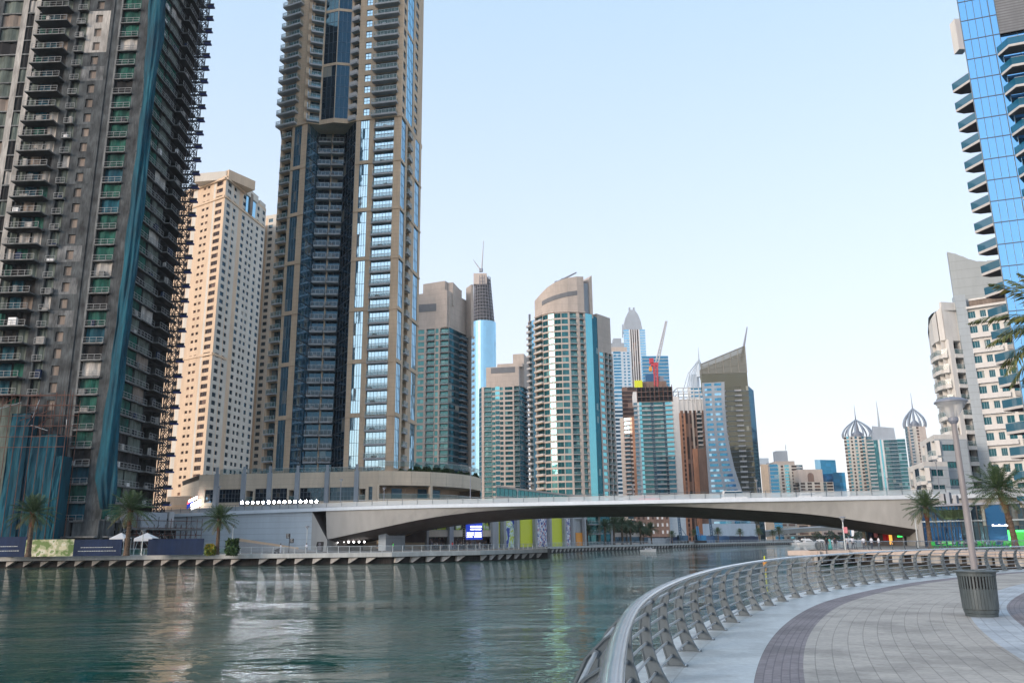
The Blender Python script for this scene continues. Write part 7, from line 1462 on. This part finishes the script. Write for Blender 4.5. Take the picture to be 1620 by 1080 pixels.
# ---------------------------------------------------------------- people
def make_person(label,loc,shirt,legs,rz=0,h=1.72,pose='stand',group=None,dress=False):
    t_=thing('person',label,'person',loc,group); t_.rotation_euler=(0,0,rz); k=h/1.72
    V_=[(0,0,.93),(0,.0,1.15),(0,-.01,1.38),(0,0,1.50),(0,.015,1.60),(0,.01,1.70)]
    R_=[.145,.13,.15,.055,.095,.075]; E_2=[(0,1),(1,2),(2,3),(3,4),(4,5)]
    st=.22 if pose=='walk' else .03
    def ch(base,pts,rs):
        i0=base
        for p,r in zip(pts,rs): V_.append(p); R_.append(r); E_2.append((i0,len(V_)-1)); i0=len(V_)-1
        return i0
    for s_ in (-1,1):
        yy=st*s_
        ch(0,[(s_*.09,0,.86),(s_*.10,-yy*.5,.48),(s_*.10,-yy+.02,.09),(s_*.105,-yy-.13,.045)],[.088,.062,.042,.036])
        if pose=='push': hd=ch(2,[(s_*.18,0,1.37),(s_*.24,-.12,1.14),(s_*.20,-.36,1.08)],[.055,.042,.032])
        else: hd=ch(2,[(s_*.18,0,1.37),(s_*.23,.02+yy*.3,1.10),(s_*.23,-.06+yy*.6,.86)],[.055,.042,.030])
        b_=Vector(V_[hd])
        for q in range(5): a=(q-2)*.016; V_.append((b_.x+ (0 if q else s_*-.02),b_.y+a-(.03 if q==0 else 0),b_.z-(.09,.115,.125,.12,.10)[q]*(.75 if q==0 else 1))); R_.append(.0085); E_2.append((hd,len(V_)-1))
    me=bpy.data.meshes.new('body'); me.from_pydata([(x*k,y*k,z*k) for x,y,z in V_],E_2,[]); o=bpy.data.objects.new('body',me); S.collection.objects.link(o); o.parent=t_
    for m in ('skin',shirt,legs,'hair'): me.materials.append(PAL[m])
    sk_=o.modifiers.new('skin','SKIN'); 
    for i,r in enumerate(R_): me.skin_vertices[0].data[i].radius=(r*k,r*k)
    me.skin_vertices[0].data[0].use_root=True; o.modifiers.new('sub','SUBSURF').levels=1
    dg=bpy.context.evaluated_depsgraph_get(); ev=o.evaluated_get(dg); m2=bpy.data.meshes.new_from_object(ev)
    o.modifiers.clear(); o.data=m2
    if not m2.materials:
        for m in ('skin',shirt,legs,'hair'): m2.materials.append(PAL[m])
    for p in m2.polygons:
        c=p.center; z=c.z/k; ax=abs(c.x)/k
        if z>1.46: mi=0
        elif z>.92 and (ax<.2 or z>1.15): mi=1
        elif z>.92: mi=0
        elif ax>.19 and z<.92 and z>.6: mi=0
        elif z>.07: mi=2
        else: mi=3
        p.material_index=mi; p.use_smooth=True
    mb=MB(); mb.lathe((0,.02*k,1.62*k),[(.10*k,-.05*k),(.108*k,.02*k),(.09*k,.08*k),(.05*k,.115*k),(.01,.125*k)],'hair',10); mb.build('hair',t_,org=(0,0,0),smooth=True)
    if dress: mb=MB(); mb.lathe((0,0,0),[(.30*k,.12*k),(.22*k,.6*k),(.16*k,1.0*k),(.19*k,1.35*k),(.07*k,1.47*k)],shirt,12); mb.build('dress',t_,org=(0,0,0),smooth=True)
    return t_
PE=[(1308.5,113,'shirt_black','trousers','person in a black top leaning near the promontory tip, leftmost',0,'stand',0),(1313.5,112.5,'shirt_teal','shirt_teal','person in a long teal garment on the promontory',0.5,'stand',1),(1322,113,'shirt_black','shorts_grey','person in a black top standing third from the left on the promontory',3,'stand',0),(1341.5,114,'shirt_white','trousers','person in white right behind the promontory lamp',1,'stand',0),(1367,114,'shirt_white','trousers','broad person in white shirt and dark trousers on the promontory',3.1,'stand',0),(1379.5,115,'shirt_white','trousers','person in a white shirt beside the dark kiosk panel',2,'stand',0),(1391,112,'shirt_white','shorts_grey','person in white under the pink banner',1.5,'walk',0),(1350,116,'shirt_white','trousers','person in pale clothes between lamp and broad person',0,'walk',0),
(444,151,'shirt_white','shirt_white','person in white pushing a dark pushchair on the left promenade',1.57,'push',0),(485,156,'shirt_white','shorts_grey','person in white top and dark shorts standing below the thin quay lamp',0,'stand',0),
(687.5,193,'shirt_white','trousers','person in pale blue white shirt before the dark shop front, left of a pair',0,'stand',0),(691.5,193,'shirt_white','trousers','person in pale shirt before the dark shop front, right of a pair',.3,'stand',0),(716,176,'red_cloth','trousers','person in red bending at the railing left of the slim dark sign',1,'stand',0),(759,193,'shirt_white','shirt_white','person in long white clothes under the big blue sign',0,'stand',1),(622,150,'green_paint','trousers','person in green by the railing in front of the outside stair',2,'stand',0),(775,193,'shirt_black','trousers','person in dark clothes right of the big blue sign',0,'walk',0)]
for (px,d,sh,lg,lab,rz,pose,dr) in PE: q=XY(px,865,d); make_person(lab,(q.x,q.y,GZ),sh,lg,rz,pose=pose,dress=bool(dr))
for (px,sh,lab,pose) in ((389.5,'shirt_teal','person in teal walking on the bridge near its left end','walk'),(439,'shirt_white','person in white walking on the bridge above the abutment','walk'),(743,'shirt_black','person in black striding on the bridge below the tall lamp','walk'),(830.5,'shirt_black','person in black on the bridge left of the curved tower','stand')):
    q=bridge_top(px,1.6); make_person(lab,(q[0],q[1],q[2]+.02),sh,'trousers',1.5,pose=pose)
q=XY(438.5,868,151); t_=thing('pushchair','dark pushchair pushed by the person in white on the left promenade','pushchair',(q.x,q.y,GZ)); mb=MB(); mb.hexa([(q.x-.35,q.y-.25,GZ+.35),(q.x+.3,q.y-.25,GZ+.3),(q.x+.3,q.y+.25,GZ+.3),(q.x-.35,q.y+.25,GZ+.35)],[(q.x-.45,q.y-.25,GZ+.6),(q.x+.4,q.y-.25,GZ+.95),(q.x+.4,q.y+.25,GZ+.95),(q.x-.45,q.y+.25,GZ+.6)],'shirt_black'); mb.build('seat',t_)
for dx in (-.35,.3):
    for dy in (-.25,.25): mb=MB(); mb.tube([(q.x+dx,q.y+dy-.03,GZ+.13),(q.x+dx,q.y+dy+.03,GZ+.13)],.13,'black_paint',12); mb.build('wheel',t_)
mb=MB(); mb.tube([(q.x+.3,q.y-.2,GZ+.3),(q.x+.6,q.y-.2,GZ+1.05),(q.x+.6,q.y+.2,GZ+1.05),(q.x+.3,q.y+.2,GZ+.3)],.02,'mull',5); mb.build('handle',t_)
# cars on the bridge
def car(label,px,d,m,van=False):
    q=bridge_top(px,d); x,y,z=q; t_=thing('van' if van else 'car',label,'van' if van else 'car',q); u=BF.u; n=Vector((u.y,-u.x)); L=5.2 if van else 4.4; hh=2.1 if van else 1.42
    def C_(a,b_,c): p=Vector((x,y))+u*a+n*b_; return (p.x,p.y,z+c)
    def bx_(mb,a0,a1,b0,b1,c0,c1,t0,t1,m): mb.hexa([C_(a0,b1,c0),C_(a1,b1,c0),C_(a1,b0,c0),C_(a0,b0,c0)],[C_(a0+t0,b1-.08,c1),C_(a1-t1,b1-.08,c1),C_(a1-t1,b0+.08,c1),C_(a0+t0,b0+.08,c1)],m)
    mb=MB(); bx_(mb,-L/2,L/2,-.88,.88,.28,.85,.05,.1,m); bx_(mb,-L/2+.3,L/2-(.6 if van else 1.0),-.8,.8,.85,hh,.25 if not van else .05,.6,m); mb.build('body',t_)
    mb=MB(); bx_(mb,-L/2+.45,L/2-(.65 if van else 1.15),-.815,.815,.92,hh-.12,.3,.5,'glass_dark'); mb.build('window',t_)
    for a in (-L*.32,L*.32):
        for b_ in (-.78,.78): mb=MB(); mb.tube([C_(a,b_-.1,.32),C_(a,b_+.1,.32)],.32,'black_paint',14); mb.build('wheel',t_)
car('white van crossing the bridge right of the white unfinished tower',1165,8,'white_paint',True); car('dark car on the bridge below the sloping topped tower group',1072,7,'shorts_grey'); car('pale silver car on the bridge before the curved taupe tower',905,6,'pale_slab'); car('white car on the bridge below the low skyline group',1290,7,'white_paint'); car('dark car on the bridge before the podium floodlights',480,8,'shorts_grey')
car('small red car on the bridge below the narrow striped tower',1025,6,'red_paint'); car('dark car on the bridge near the rounded terrace',785,7,'black_paint')

# ---------------------------------------------------------------- the hazy air
m=bpy.data.materials.new('haze_air'); m.use_nodes=True; t=m.node_tree; t.nodes.clear(); o_=t.nodes.new('ShaderNodeOutputMaterial'); pv=t.nodes.new('ShaderNodeVolumePrincipled'); pv.inputs['Color'].default_value=(.88,.94,1,1); pv.inputs['Density'].default_value=.0001; pv.inputs['Anisotropy'].default_value=.2; lk(t,pv.outputs[0],o_.inputs['Volume']); PAL['haze_air']=m
mb=MB(); mb.box(-1500,-950,-7.5,1500,1500,330,'haze_air'); tag(mb.build('haze'),kind='stuff')
for o in S.objects:
    if 'label' in o.keys():
        n=len(o['label'].split())
        if n>16 or n<4: print('LABEL',n,o.name,o['label'])
    if '_o' in o.keys(): del o['_o']
